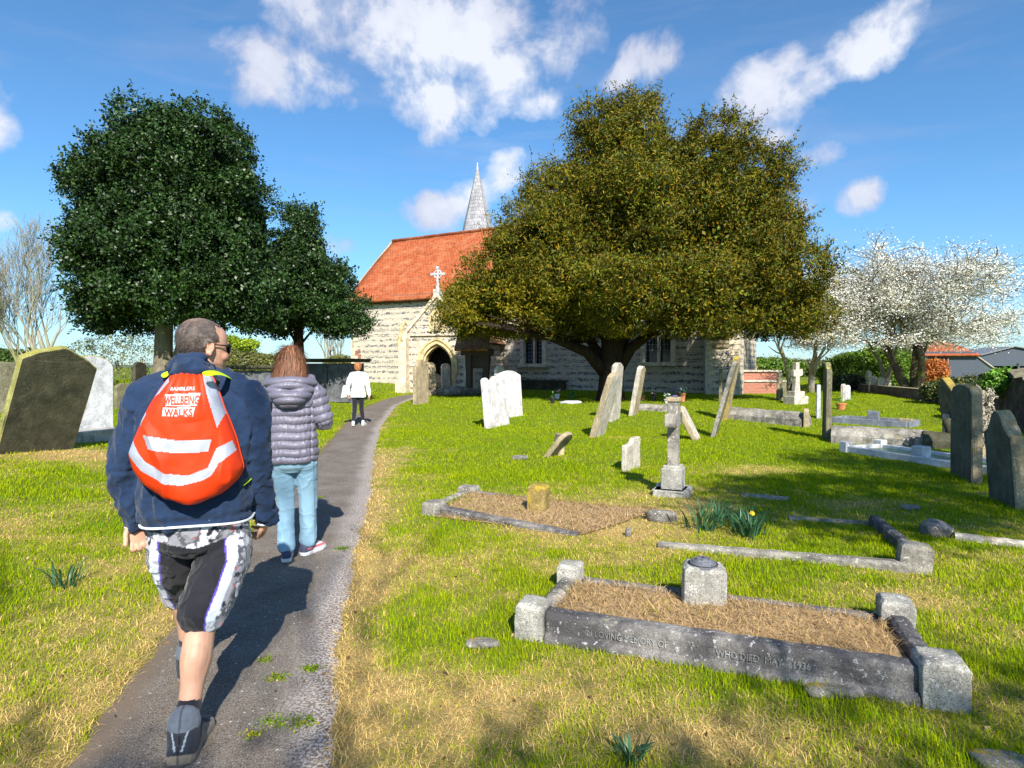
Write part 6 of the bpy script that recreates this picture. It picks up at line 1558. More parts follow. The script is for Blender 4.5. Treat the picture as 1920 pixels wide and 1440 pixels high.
class Person:
    def __init__(s, x, y, z, heading, label):
        s.o = thing('person', (x, y, z), label, 'person', rz=heading); s.base = Vector((x, y, z)); s.h = heading; s.Ri = Matrix.Rotation(-heading, 3, 'Z')
    def L(s, px, py, d): return s.Ri @ (atd(px, py, d) - s.base)
    def body(s, J, R_, headT, hs, hands, vox=.0048, base=(.56, .31, .21), zlo=.13, zhi=1.40, push=.02):
        mb = MB(); k = R_
        eloft(mb, [(J['c'][0], J['c'][1], z, rx * k, ry * k) for z, rx, ry in J['torso']], p=2.4)
        for q in ('l', 'r'):
            sh, el, wr = J[q + 's'], J[q + 'e'], J[q + 'w']; sh, el, wr = Vector(sh), Vector(el), Vector(wr)
            chain(mb, [sh * .55 + Vector(J['n']) * .45, sh, sh.lerp(el, .5), el, el.lerp(wr, .35), wr], [.058 * k, .060 * k, .052 * k, .042 * k, .044 * k, .028 * k])
            hp, kn, an, to = [Vector(J[q + i]) for i in 'hkat']
            chain(mb, [hp, hp.lerp(kn, .35), hp.lerp(kn, .75), kn, kn.lerp(an, .3) + (an - kn).cross(Vector((1, 0, 0))).normalized() * .0, kn.lerp(an, .65), an], [.098 * k, .090 * k, .068 * k, .058 * k, .060 * k, .043 * k, .036 * k], 16)
            cf = kn.lerp(an, .28) + Vector((0, -.022, 0)); chain(mb, [kn.lerp(an, .12) + Vector((0, -.01, 0)), cf, kn.lerp(an, .55) + Vector((0, -.008, 0))], [.045 * k, .050 * k, .038 * k])
            chain(mb, [an + Vector((0, -.01, -.03)), an.lerp(to, .45) - Vector((0, 0, .01)), an.lerp(to, .8)], [.036 * k, .030 * k, .022 * k]); hw = hands[q]; hand(mb, wr, hw[0], hw[1], hw[2], hw[3], hw[4] if len(hw) > 4 else 1.0)
        chain(mb, [Vector(J['n']) + Vector((0, 0, -.05)), Vector(J['n']) + Vector((0, 0, .02)), headT @ Vector((0, -.02, -.04))], [.072 * k, .058 * k, .055 * k])
        head(mb, headT, hs)
        v, nr, f = remesh(mb, vox, 3, .5); m_ = ss(zlo, zlo + .04, v[:, 2]) * (1 - ss(zhi - .03, zhi + .02, v[:, 2]))
        for q in 'lr':
            hc = np.array(Vector(J[q + 'w']) + Vector(hands[q][0]).normalized() * .10); m_ = m_ * ss(.11, .135, np.linalg.norm(v - hc, axis=1))
        v = v - nr * (push * m_)[:, None]; v, c, h = face_cols(v, headT, base, hs); s.bv, s.bn, s.bf, s.bh = v, nr, f, h
        mk('body', v, [f], SKIN, s.o, True, cols=c); return s
    def shell(s, name, mb, vox, mat, fn=None, it=4, cut=None, thick=0):
        v, nr, f = remesh(mb, vox, it, .6); c = None
        if fn is not None:
            r_ = fn(v, nr); v, c = r_ if isinstance(r_, tuple) else (r_, None)
        if cut is not None: used, f = cutfaces(v, f, cut(v)); v = v[used]; c = c[used] if c is not None else None
        return mk(name, v, [f], mat, s.o, True, cols=c)
def RotH(yaw, pitch=0, roll=0): return Matrix.Rotation(yaw, 4, 'Z') @ Matrix.Rotation(pitch, 4, 'X') @ Matrix.Rotation(roll, 4, 'Y')

def shoe(P, an, fwd, cols, length=.29, k=1.0, name='shoe', pitch=0.0, seed=1):
    """low boot: sole, upper, collar; an ankle point, fwd heading of the toe in the person's frame"""
    an = Vector(an); T = Matrix.Translation(an) @ Matrix.Rotation(fwd, 4, 'Z') @ Matrix.Rotation(pitch, 4, 'X') @ Matrix.Translation((0, 0, -.095 * k))
    mb = MB(); S = T @ Matrix.Rotation(-math.pi / 2, 4, 'X')     # loft axis z -> forward
    # rings along forward: (x, -z height, fwd, rx, rz)
    R1 = [(0, -.045, -.085, .018, .022), (0, -.050, -.075, .033, .042), (0, -.055, -.05, .040, .053), (0, -.056, -.01, .041, .055), (0, -.050, .05, .041, .048), (0, -.042, .10, .046, .038), (0, -.036, .15, .047, .031), (0, -.032, .19, .036, .024), (0, -.03, .205, .018, .014)]
    eloft(mb, [(x, y, z * length / .29, rx * k, ry * k) for x, y, z, rx, ry in R1], T=S, p=2.5)
    chain(mb, [T @ Vector((0, -.03, .07)), T @ Vector((0, -.022, .115 * k))], [.044 * k, .045 * k])
    v, nr, f = remesh(mb, .0045, 3, .5); Ti = np.array(T.inverted()); h = v @ Ti[:3, :3].T + Ti[:3, 3]
    v = v + nr * (.0025 * (fbm(v, 40, 2, seed) - .5))[:, None]
    c = cols(h); o = mk(name, v, [f], cloth(name + '_leather', (1, 1, 1), .7, .1, 300, attr=True), P.o, True, cols=c)
    mb = MB()
    out = [(.012, -.088), (.036, -.072), (.042, -.03), (.038, .02), (.046, .09), (.050, .14), (.040, .19), (.012, .215), (-.012, .215), (-.036, .195), (-.046, .15), (-.043, .09), (-.036, .02), (-.042, -.03), (-.036, -.072), (-.012, -.088)]
    V = []
    for z, e in ((-.001, .96), (.006, 1.02), (.024, 1.03), (.028, .98)): V += [T @ Vector((x * e * k, y * e * length / .29, z)) for x, y in out]
    n = len(out); mb.add(V, [tuple(range(n)), tuple(range(4 * n - 1, 3 * n - 1, -1))] + [(r_ * n + (i + 1) % n, r_ * n + i, (r_ + 1) * n + i, (r_ + 1) * n + (i + 1) % n) for r_ in range(3) for i in range(n)]); return mb, o, T

# ===== the hooded man
zp = float(Hg(np.array([-1.3]), np.array([2.6]))[0]) + .01
man = Person(-1.345, 2.62, zp, R(17), 'man in navy hooded sweatshirt and patterned shorts walking up the path wearing sunglasses')
Lm = man.L
JM = dict(c=(0, 0), torso=[(.80, .12, .09), (.86, .165, .125), (.95, .172, .130), (1.08, .158, .115), (1.22, .172, .118), (1.34, .178, .112), (1.42, .13, .085), (1.46, .07, .06)], n=(.01, .005, 1.45),
          ls=(-.20, 0, 1.345), le=Lm(236, 868, 2.53), lw=Lm(256, 975, 2.57), rs=(.20, 0, 1.345), re=Lm(482, 862, 2.68), rw=Lm(498, 968, 2.76),
          lh=(-.10, .0, .88), lk=(-.115, .24, .50), la=(-.115, .37, .10), lt=(-.13, .53, .05), rh=(.10, -.0, .88), rk=Lm(376, 1178, 2.47), ra=Lm(349, 1355, 2.335) , rt=(0, 0, 0))
JM['ra'] = Vector((JM['ra'].x, JM['ra'].y, .105)); JM['rt'] = JM['ra'] + Vector((.01, .15, -.05))
hyaw = R(-38) - R(17)
HT = Matrix.Translation(Lm(382, 652, 2.665)) @ RotH(hyaw, R(-6), R(3))
lw = Vector(JM['lw']); rw = Vector(JM['rw'])
man.body(JM, 1.0, HT, 1.0, {'l': ((.12, -.12, -1), (.5, -.75, -.2), .75, 1), 'r': ((-.1, .75, -.75), (-1, .1, 0), .6, -1)}, zlo=.50, push=.05)
# short receding hair grown from the scalp
def scalp(P, sel, off, name, mat, colf, seed=3, jag=.0):
    v, nr, f, h = P.bv, P.bn, P.bf, P.bh; k = sel(h); used, ff = cutfaces(v, f, k); vv = v[used] + nr[used] * (off + .004 * (fbm(v[used], 90, 2, seed) - .5))[:, None] if False else v[used] + nr[used] * (off + .005 * (fbm(v[used], 110, 2, seed)[:, None] - .5))
    return mk(name, vv, [ff], mat, P.o, True, cols=colf(h[used], v[used]))
HAIR = attr_mat('hair', rough=.55, spec=.4)
bump(HAIR.node_tree, HAIR.node_tree.nodes['Principled BSDF'], noise(HAIR.node_tree, 1, 3, .7, vec=scaled(HAIR.node_tree, (420, 420, 60))), .6, .004)
def sel_man(h):
    line = .050 + .01 * np.cos(h[:, 0] * 60) + .03 * (fbm(h, 60, 2, 5) - .5) + .35 * np.clip(.05 - np.abs(h[:, 2] - .055), 0, .03) * (np.abs(h[:, 0]) > .045) - 1.6 * np.clip(np.abs(h[:, 0]) - .03, 0, .02)
    k = (h[:, 2] > -.075) & (h[:, 1] < line) & ~((h[:, 1] > -.012 + (h[:, 2] - .0) * .6) & (h[:, 2] < .030)) & ~((h[:, 2] < .022) & (h[:, 1] > -.028))
    k &= ~((h[:, 2] < -.03) & (np.abs(h[:, 0]) > .075)); k &= np.linalg.norm(h * np.array([1.0, .8, .9]), axis=1) < .125
    k &= (h[:, 1] < .1); return k
def man_hair(h, v):
    n_ = fbm(h, 55, 3, 4)[:, None]; thin = np.exp(-((h[:, 0] + .01) / .035) ** 2 - ((h[:, 1] + .05) / .05) ** 2 - ((h[:, 2] - .11) / .035) ** 2)[:, None]; st = fbm(h * np.array([1, .3, .3]), 160, 2, 8)[:, None]
    c = np.array([.12, .092, .080]) * (.25 + 1.7 * n_ * st * 1.6); side = np.clip((.035 - h[:, 2:3]) / .05, 0, 1); c = c * (1 + .3 * side); lowf = (.55 * ss(.0, -.07, h[:, 2]) + .45 * np.exp(-((h[:, 1] - .04) / .02) ** 2))[:, None]; th = np.clip(.7 * thin + lowf * (.5 + st), 0, .8); return c * (1 - th) + th * np.array([.40, .25, .19])
scalp(man, sel_man, .0035, 'hair', HAIR, man_hair)
random.seed(3); sc_v = man.bv; hsel = np.where(sel_man(man.bh))[0]; pk_ = RNG.choice(hsel, 6500); pv = man.bv[pk_]; pn_ = man.bn[pk_]
dn = np.array(HT.to_3x3() @ Vector((0, -.45, -.9))); dd_ = pn_ * .45 + dn * .8 + .28 * RNG.normal(size=pn_.shape); dd_ -= 0; dd_ /= np.linalg.norm(dd_, axis=1)[:, None]; sd_ = np.cross(dd_, pn_); sd_ /= np.linalg.norm(sd_, axis=1)[:, None] + 1e-9
ln_ = (.008 + .008 * RNG.random(len(pv)))[:, None]; b0_ = pv + pn_ * .002; V_ = np.stack([b0_ - sd_ * .0006, b0_ + sd_ * .0006, b0_ + dd_ * ln_ + pn_ * .001], 1).reshape(-1, 3); cl_ = np.array([.10, .075, .065]) * (.3 + 1.5 * RNG.random(len(pv)))[:, None]
mk('hair_strands', V_, [np.arange(len(pv) * 3).reshape(-1, 3)], HAIR, man.o, False, cols=np.repeat(cl_, 3, axis=0))['kind'] = 'stuff'
# sunglasses
mb = MB()
G = lambda x, y, z: HT @ Vector((x, y, z))
M_BLKP = plain('black_frame', (.01, .01, .012), .25); M_LENS = plain('dark_lens', (.008, .010, .018), .06, spec=.8)
for q in (-1, 1): mb.tube([G(q * .079, -.02, .004), G(q * .081, .01, .017), G(q * .079, .05, .019), G(q * .071, .085, .018)], [.0026, .0026, .003, .004], 8)
mb.tube([G(-.012, .108, .016), G(0, .112, .020), G(.012, .108, .016)], .0025, 6); 
for q in (-1, 1):
    pts = [G(q * (.040 + .030 * math.cos(t)), .100 - .020 * (abs(.040 + .030 * math.cos(t)) / .07) ** 2.2 * 1.0, .008 + .020 * math.sin(t)) for t in np.linspace(0, 2 * math.pi, 21)]; mb.tube(pts, .0024, 6)
sg_ = mb.build('sunglasses', M_BLKP, man.o, True)
mb = MB()
for q in (-1, 1):
    V = [G(q * .04, .101, .008)] + [G(q * (.040 + .030 * math.cos(t)), .100 - .020 * (abs(.040 + .030 * math.cos(t)) / .07) ** 2.2, .008 + .020 * math.sin(t)) for t in np.linspace(0, 2 * math.pi, 25)[:-1]]
    mb.add(V, [(0, 1 + k, 1 + (k + 1) % 24) for k in range(24)])
o = mb.build('lens', M_LENS, sg_, True); so = o.modifiers.new('t', 'SOLIDIFY'); so.thickness = .0015
# sweatshirt
NAVY = cloth('navy_jersey', (.014, .032, .078), .9, .12, 500)
mb = MB()
eloft(mb, [(0, .0, .835, .200, .150), (0, .0, .85, .214, .160), (0, -.0, .95, .222, .165), (.0, -.003, 1.10, .220, .158), (0, -.005, 1.25, .232, .152), (0, -.005, 1.34, .215, .140), (0, 0, 1.41, .150, .105), (.0, .0, 1.48, .085, .085), (0, 0, 1.50, .06, .06)], p=2.5)
AL = [Vector((-.195, 0, 1.345)), Vector(JM['le']), lw]; AR = [Vector((.195, 0, 1.345)), Vector(JM['re']), rw]
for A_ in (AL, AR):
    chain(mb, [Vector((A_[0].x * .30, 0, 1.415)), A_[0], A_[0].lerp(A_[1], .5), A_[1], A_[1].lerp(A_[2], .5), A_[2]], [.070, .082, .075, .064, .058, .047], 18)
def sweat(v, nr):
    v = crease(v, nr, .020, 5.5, 3, (1, 1, .55)); v = crease(v, nr, .010, 13, 5, (1, 1, .6)); v = crease(v, nr, .004, 30, 6)
    for A_ in (AL, AR):
        s_, d_ = limbq(v, [tuple(p) for p in A_]); tot_l = (A_[1] - A_[0]).length + (A_[2] - A_[1]).length; m = (d_ < .10) & (s_ > .22); w_ = m * np.clip(s_ - .22, 0, .08) / .08
        v = v + nr * (.0035 * w_ * np.sin(s_ * 75 + 5 * fbm(v, 7, 2, 9) * 4))[:, None]
    m = (np.abs(v[:, 0]) < .25) & (v[:, 2] < .93); v = v + nr * (m * .006 * np.sin(v[:, 2] * 90 + 6 * fbm(v, 4, 2, 2)))[:, None] * np.clip((.93 - v[:, 2]) / .06, 0, 1)[:, None]
    return v
man.shell('sweatshirt', mb, .0065, NAVY, sweat)
mb = MB()   # hood lying round the neck
def hp(px, py, d): return tuple(Lm(px, py, d))
chain(mb, [hp(322, 714, 2.52), hp(350, 694, 2.47), hp(378, 698, 2.50), hp(405, 722, 2.60)], [.034, .040, .038, .030], 18)
chain(mb, [hp(318, 712, 2.58), hp(336, 694, 2.58), hp(362, 680, 2.56), hp(393, 700, 2.64), hp(425, 722, 2.72)], [.036, .044, .046, .034, .028], 18)
chain(mb, [hp(332, 710, 2.62), hp(345, 712, 2.8), hp(400, 728, 2.85), hp(425, 722, 2.72)], [.036, .036, .03, .028], 16)
man.shell('hood', mb, .006, NAVY, lambda v, nr: crease(crease(v, nr, .016, 9, 21, (1, 1, 1.8)), nr, .006, 24, 23), it=5)
WPIPE = cloth('white_piping', (.62, .66, .74), .8)
mb = MB(); 
def hemring(z, rx, ry, p=2.5, n=60, c=(0, 0), dz=None):
    e = 2 / p; return [(c[0] + rx * math.copysign(abs(math.cos(a)) ** e, math.cos(a)), c[1] + ry * math.copysign(abs(math.sin(a)) ** e, math.sin(a)), z + (.004 * math.sin(3 * a))) for a in np.linspace(0, 2 * math.pi, n + 1)]
mb.tube(hemring(.842, .217, .168), .0055, 8); mb.build('hem_piping', WPIPE, man.o, True)
for A_, q in ((AL, -1), (AR, 1)):
    d = (A_[2] - A_[1]).normalized(); o_ = d.orthogonal().normalized(); o2 = d.cross(o_); c = A_[2] + d * .020; mb = MB()
    mb.tube([tuple(c + (o_ * math.cos(a) + o2 * math.sin(a)) * .043) for a in np.linspace(0, 2 * math.pi, 25)], .005, 8); mb.build('cuff_piping', WPIPE, man.o, True)
# shorts
mb = MB()
eloft(mb, [(0, 0, .70, .10, .10), (0, 0, .74, .17, .135), (0, 0, .82, .192, .148), (0, 0, .92, .18, .14), (0, 0, .97, .15, .12)], p=2.4)
rhem = Vector(JM['rk']).lerp(Vector(JM['ra']), -.14); lhem = Vector(JM['lk']) + Vector((0, .03, -.05))
LR = [Vector((.095, -.005, .80)), Vector((.10, -.02, .68)), rhem + Vector((.005, 0, .02))]; LL = [Vector((-.095, .005, .80)), Vector((-.105, .06, .68)), lhem]
for A_ in (LR, LL): chain(mb, [A_[0], A_[1], A_[1].lerp(A_[2], .5), A_[2]], [.105, .108, .104, .098], 20)
def shorts_f(v, nr):
    v = crease(v, nr, .009, 8, 31, (1, 1, .6)); v = crease(v, nr, .005, 18, 33, (1, 1, .8)); n = len(v); c = np.tile([.012, .012, .017], (n, 1)).astype(float)
    pat = fbm(v, 16, 4, 44); pat2 = fbm(v + 7, 34, 3, 45); P_ = np.where(pat[:, None] > .56, [.55, .56, .62], np.where(pat[:, None] > .49, [.10, .10, .12], [.26, .26, .29])); P_ = np.where((pat2[:, None] > .72), [.45, .08, .07], P_); P_ = np.where((pat2[:, None] < .34), [.02, .02, .03], P_)
    sr, dr = limbq(v, [tuple(p) for p in LR]); sl, dl = limbq(v, [tuple(p) for p in LL]); isr = dr < dl
    for m, A_, q in ((isr, LR, 1), (~isr, LL, -1)):
        cx = np.interp(-v[:, 2], [-A_[0].z, -A_[1].z, -A_[2].z], [A_[0].x, A_[1].x, A_[2].x]); cy = np.interp(-v[:, 2], [-A_[0].z, -A_[1].z, -A_[2].z], [A_[0].y, A_[1].y, A_[2].y])
        ang = np.degrees(np.arctan2(q * (v[:, 0] - cx), -(v[:, 1] - cy)))      # 0 at the back, 90 at the outer side
        a0 = 10 if q > 0 else 16
        c[m & (ang > a0)] = [.62, .66, .74]; c[m & (ang > a0) & (ang < a0 + 4)] = [.10, .06, .42]; k = m & (ang > a0 + 27); c[k] = P_[k]; k = m & (ang > 150); c[k] = [.02, .02, .025]
    yoke = v[:, 2] > .745 + .05 * np.abs(v[:, 0]) / .2; c[yoke] = P_[yoke]; c = c * (.9 + .2 * fbm(v, 30, 2, 3))[:, None]
    return v, c
man.shell('shorts', mb, .0052, cloth('shorts_cloth', (1, 1, 1), .75, .2, 420, attr=True), shorts_f)
# socks and boots
BLKC = cloth('black_knit', (.014, .015, .022), .95, .2, 300)
for q in 'rl':
    an = Vector(JM[q + 'a']); kn = Vector(JM[q + 'k']); mb = MB(); chain(mb, [an.lerp(kn, .20), an.lerp(kn, .1), an + Vector((0, .0, -.02))], [.047, .046, .046]); v, nr, f = remesh(mb, .004, 3); v = v + nr * (.0012 * np.sin(v[:, 2] * 700))[:, None]; mk('sock', v, [f], BLKC, man.o, True)
    def cf(h):
        n = len(h); c = np.tile([.020, .025, .036], (n, 1)).astype(float); low = h[:, 2] < .068 + .02 * np.sin(h[:, 1] * 30) + .25 * np.clip(h[:, 1] + .06, 0, .2) * .3; c[low] = [.21, .175, .135]; band = (np.abs(np.abs(h[:, 0]) - (.012 + .25 * np.clip(h[:, 2] - .075, 0, 1))) < .003) & (h[:, 2] > .075); c[band] = [.26, .31, .36]; c[(h[:, 2] > .138)] = [.10, .12, .15]
        c[(h[:, 1] > .15)] = [.14, .13, .12]; c[np.abs(h[:, 0]) < .004] *= .5; return c * (.75 + .5 * fbm(h, 50, 3, 6))[:, None]
    mb, up_, T = shoe(man, an, R(-6 if q == 'r' else 4), cf, .32, 1.33, 'boot', pitch=R(-3) if q == 'r' else R(8)); mb.build('sole', plain('boot_sole', (.07, .065, .06), .85, .3, 30), up_)
    mb = MB(); mb.tube([T @ Vector((0, -.080, .085)), T @ Vector((0, -.093, .105)), T @ Vector((0, -.086, .130)), T @ Vector((0, -.070, .128))], .004, 6); mb.build('pull_loop', BLKC, up_)

# drawstring bag worn by the man
Z0 = 2.41
bagm = thing('drawstring_bag', man.o.location, "bright orange drawstring bag with silver bands on the hooded man's back", 'bag', rz=man.h)
OUT_L = [(338, 686), (322, 694), (308, 712), (294, 734), (277, 762), (264, 792), (250, 826), (242, 850), (250, 880), (268, 908), (300, 931), (335, 943)]
OUT_R = [(352, 686), (372, 694), (390, 706), (403, 736), (413, 768), (424, 795), (436, 828), (443, 858), (450, 884), (441, 905), (412, 932), (378, 945)]
def bagp(px, py): q = man.Ri @ (atd(px, py, Z0) - man.base); return q.x, q.z
lz = np.array([bagp(*p) for p in OUT_L]); rz_ = np.array([bagp(*p) for p in OUT_R]); NV, NU = 190, 150
tt = np.linspace(0, 1, NV); kk = np.linspace(0, 1, len(OUT_L)); Lx = np.interp(tt, kk, lz[:, 0]); Lz = np.interp(tt, kk, lz[:, 1]); Rx = np.interp(tt, kk, rz_[:, 0]); Rz = np.interp(tt, kk, rz_[:, 1])
def smooth1(a, n=9):
    for _ in range(n): a = np.concatenate([[a[0]], (a[:-2] + 2 * a[1:-1] + a[2:]) / 4, [a[-1]]])
    return a
Lx, Lz, Rx, Rz = [smooth1(a, 14) for a in (Lx, Lz, Rx, Rz)]
def bag_surface(side):
    u = np.linspace(-1, 1, NU); U_, T_g = np.meshgrid(u, tt); s_ = (U_ + 1) / 2
    x = Lx[:, None] * (1 - s_) + Rx[:, None] * s_; z = Lz[:, None] * (1 - s_) + Rz[:, None] * s_
    e = np.clip(1 - U_ ** 2, 0, 1) ** .42 * np.clip(1 - ((T_g - .55) / .56) ** 4, 0, 1) ** .5 * (.35 + .65 * ss(0, .45, T_g))
    q = np.stack([x.ravel(), z.ravel(), np.zeros(x.size)], 1)
    ga = (1 - ss(.05, .5, T_g)); wr = ga * .013 * (np.abs(np.sin(U_ * 9 + 2.5 * fbm(q, 6, 2, 61).reshape(U_.shape))) - .5) + .020 * (fbm(q * np.array([1, .8, 1]), 9, 3, 62).reshape(U_.shape) - .5) + .016 * np.clip(1 - np.abs(fbm(q * np.array([1, .6, 1]), 6, 2, 64).reshape(U_.shape) - .5) * 9, 0, 1)
    depth = (.125 * e + wr * np.clip(e * 2, 0, 1)) if side > 0 else -.02 * e
    y = -.150 - .02 * (1 - T_g) * 0 + .06 * (1 - ss(0, .3, T_g)) * .4 - depth
    return x, y, z, q
xf, yf, zf, _ = bag_surface(1); xb, yb_, zb_, _ = bag_surface(-1)
def edgefix(y1, y2):
    y2[:, 0] = y1[:, 0]; y2[:, -1] = y1[:, -1]; return y2
yb_ = edgefix(yf, yb_)
V1 = np.stack([xf.ravel(), yf.ravel(), zf.ravel()], 1); V2_ = np.stack([xb.ravel(), yb_.ravel(), zb_.ravel()], 1); idb = np.arange(NU * NV).reshape(NV, NU)
F1 = np.stack([idb[:-1, :-1].ravel(), idb[1:, :-1].ravel(), idb[1:, 1:].ravel(), idb[:-1, 1:].ravel()], 1); F2 = F1[:, ::-1] + NU * NV
BPOLY = [[(276, 812), (335, 822), (397, 824), (391, 846), (335, 846), (287, 838)], [(252, 822), (281, 861), (318, 883), (318, 903), (272, 878), (244, 846)], [(318, 883), (357, 888), (391, 876), (384, 898), (345, 906), (318, 903)], [(391, 876), (405, 841), (411, 866), (398, 890), (384, 898)], [(405, 841), (431, 829), (438, 849), (411, 868)],
         [(311, 706), (281, 738), (274, 756), (300, 737), (317, 716)], [(272, 766), (262, 788), (270, 797), (278, 776)], [(376, 702), (392, 706), (418, 777), (406, 802), (393, 759)], [(313, 739), (377, 736), (373, 760), (317, 760)], [(312, 763), (370, 762), (366, 780), (312, 778)]]
mi = np.zeros(len(F1) * 2, int); ctr = V1[F1].mean(1)
def inp(pts, P):
    P = np.array(P); ins = np.zeros(len(pts), bool); n = len(P); j = n - 1
    for i in range(n):
        c_ = ((P[i, 1] > pts[:, 1]) != (P[j, 1] > pts[:, 1])) & (pts[:, 0] < (P[j, 0] - P[i, 0]) * (pts[:, 1] - P[i, 1]) / (P[j, 1] - P[i, 1] + 1e-12) + P[i, 0]); ins ^= c_; j = i
    return ins
for k, P_ in enumerate(BPOLY):
    m = inp(ctr[:, [0, 2]], [bagp(*p) for p in P_]); mi[:len(F1)][m] = 1 if k < 8 else 2
M_ORG, t_, b_, N_, L_ = nt('orange_hivis'); pset(b_, rough=.55, spec=.35); L_.new(ramp(t_, noise(t_, 9, 5, .7), [(.3, (.62, .034, .003)), (.7, (.74, .045, .003))]), b_.inputs['Base Color']); bump(t_, b_, noise(t_, 500, 2, .5), .2, .001)
M_REF = cloth('silver_band', (.40, .42, .50), .35, .0, 300, spec=.6); M_BOX = cloth('printed_white', (.60, .57, .58), .8, 0)
mk('bag', np.concatenate([V1, V2_]), [F1, F2], [M_ORG, M_REF, M_BOX], bagm, True, mi=mi)
def bag_y(x, z):
    j = np.argmin((xf - x) ** 2 + (zf - z) ** 2); return yf.ravel()[j]
def bagtext(s, pxl, pxr, pyb, h_px, mat, name, slant=0):
    tv, tf = text_mesh(s, 1, 0, .03); w0 = max(v[0] for v in tv); h0 = max(v[1] for v in tv); x0, z0 = bagp(pxl, pyb); x1, z1 = bagp(pxr, pyb + slant); hh = h_px * Z0 / FPX; V = []
    for v in tv: u = v[0] / w0; x = x0 + (x1 - x0) * u; z = z0 + (z1 - z0) * u + v[1] / h0 * hh; V.append((x, bag_y(x, z) - .0022, z))
    mk(name, V, tf, mat, bagm)
sm_ = MB(); sm_.tube([(Lx[i], yf[i, 0], Lz[i]) for i in range(0, NV, 6)], .0035, 6); sm_.tube([(Rx[i], yf[i, -1], Rz[i]) for i in range(0, NV, 6)], .0035, 6); sm_.build('seam', M_ORG, bagm, True)
M_RED = plain('print_orange', (.62, .06, .02), .7); bagtext('WELLBEING', 314, 376, 757.5, 16, M_RED, 'lettering', -1); bagtext('WALKS', 316, 366, 778, 14, M_RED, 'lettering', 0); bagtext('RAMBLERS', 322, 367, 732, 6.5, M_BOX, 'lettering', -1)
NEON = cloth('neon_strap', (.55, .85, .01), .6, 0)
def ribbon(name, pts, wd, mat, parent, nrm=(0, -1, 0)):
    P = [Vector(p) for p in pts]; V = []; 
    for i, p in enumerate(P):
        t = (P[min(i + 1, len(P) - 1)] - P[max(i - 1, 0)]).normalized(); n_ = p - Vector((0, 0, 1.25)); n_.normalize(); s_ = t.cross(n_).normalized() * wd / 2; V += [p - s_, p + s_]
    o = mk(name, V, [(2 * i, 2 * i + 1, 2 * i + 3, 2 * i + 2) for i in range(len(P) - 1)], mat, parent, True); so = o.modifiers.new('t', 'SOLIDIFY'); so.thickness = .004; su = o.modifiers.new('s', 'SUBSURF'); su.levels = 2; su.render_levels = 2
ribbon('strap', [Lm(380, 702, 2.38), Lm(396, 698, 2.42), Lm(412, 698, 2.48), Lm(430, 706, 2.60), Lm(444, 718, 2.72), (.115, .13, 1.38), (.13, .16, 1.25), (.17, .13, 1.1), (.225, .02, 1.0), (.19, -.13, .99)], .032, NEON, bagm)
ribbon('strap', [Lm(312, 706, 2.44), Lm(306, 700, 2.48), (-.125, .02, 1.475), (-.13, .10, 1.41), (-.14, .15, 1.25), (-.18, .13, 1.1), (-.225, .02, 1.0), (-.15, -.14, .99)], .03, NEON, bagm)

# ===== the woman in the puffer jacket
zp = float(Hg(np.array([-1.6]), np.array([4.7]))[0]) + .01
wom = Person(-1.705, 4.73, zp, R(15), 'woman in lilac grey quilted jacket and light blue jeans walking behind the hooded man')
Lw_ = wom.L; 
JW = dict(c=(0, 0), torso=[(.74, .11, .09), (.80, .155, .12), (.88, .165, .125), (1.0, .13, .1), (1.14, .14, .105), (1.26, .145, .10), (1.33, .10, .075), (1.37, .05, .05)], n=(0, .0, 1.36),
          ls=(-.165, 0, 1.30), le=(-.255, -.03, 1.05), lw=(-.14, .20, 1.04), rs=(.165, 0, 1.30), re=(.245, .0, 1.06), rw=(.12, .20, 1.17),
          lh=(-.075, 0, .82), lk=(-.05, .02, .46), la=(-.04, -.04, .095), lt=(-.04, .10, .05), rh=(.095, 0, .82), rk=(.11, .05, .46), ra=(.11, .08, .095), rt=(.20, .20, .05))
HTW = Matrix.Translation((.0, .035, 1.525)) @ RotH(R(-8), R(-14))
wom.body(JW, .92, HTW, .94, {'l': ((.5, .6, .3), (.3, -.4, .8), .6, -1, .9), 'r': ((-.4, .5, .5), (-.5, -.5, .5), .7, 1, .9)}, vox=.005)
PUFF, t_, b_, N_, L_ = nt('lilac_nylon'); pset(b_, rough=.38, spec=.5, sheen=.1)
L_.new(ramp(t_, noise(t_, 5, 4, .6), [(.3, (.115, .105, .15)), (.7, (.165, .155, .21))]), b_.inputs['Base Color']); bump(t_, b_, noise(t_, 42, 4, .75, dist=.8), .55, .008)
mb = MB()
eloft(mb, [(0, 0, .765, .185, .145), (0, 0, .80, .200, .155), (0, 0, .92, .195, .150), (0, 0, 1.02, .178, .138), (0, 0, 1.15, .188, .138), (0, 0, 1.25, .190, .132), (0, 0, 1.33, .145, .10), (0, .0, 1.40, .09, .085), (0, .0, 1.43, .07, .07)], p=2.4)
WL = [Vector(JW['ls']), Vector(JW['le']), Vector(JW['lw'])]; WR = [Vector(JW['rs']), Vector(JW['re']), Vector(JW['rw'])]
for A_ in (WL, WR): chain(mb, [Vector((A_[0].x * .3, 0, 1.33)), A_[0], A_[0].lerp(A_[1], .5), A_[1], A_[1].lerp(A_[2], .6), A_[2]], [.075, .080, .078, .070, .060, .045], 18)
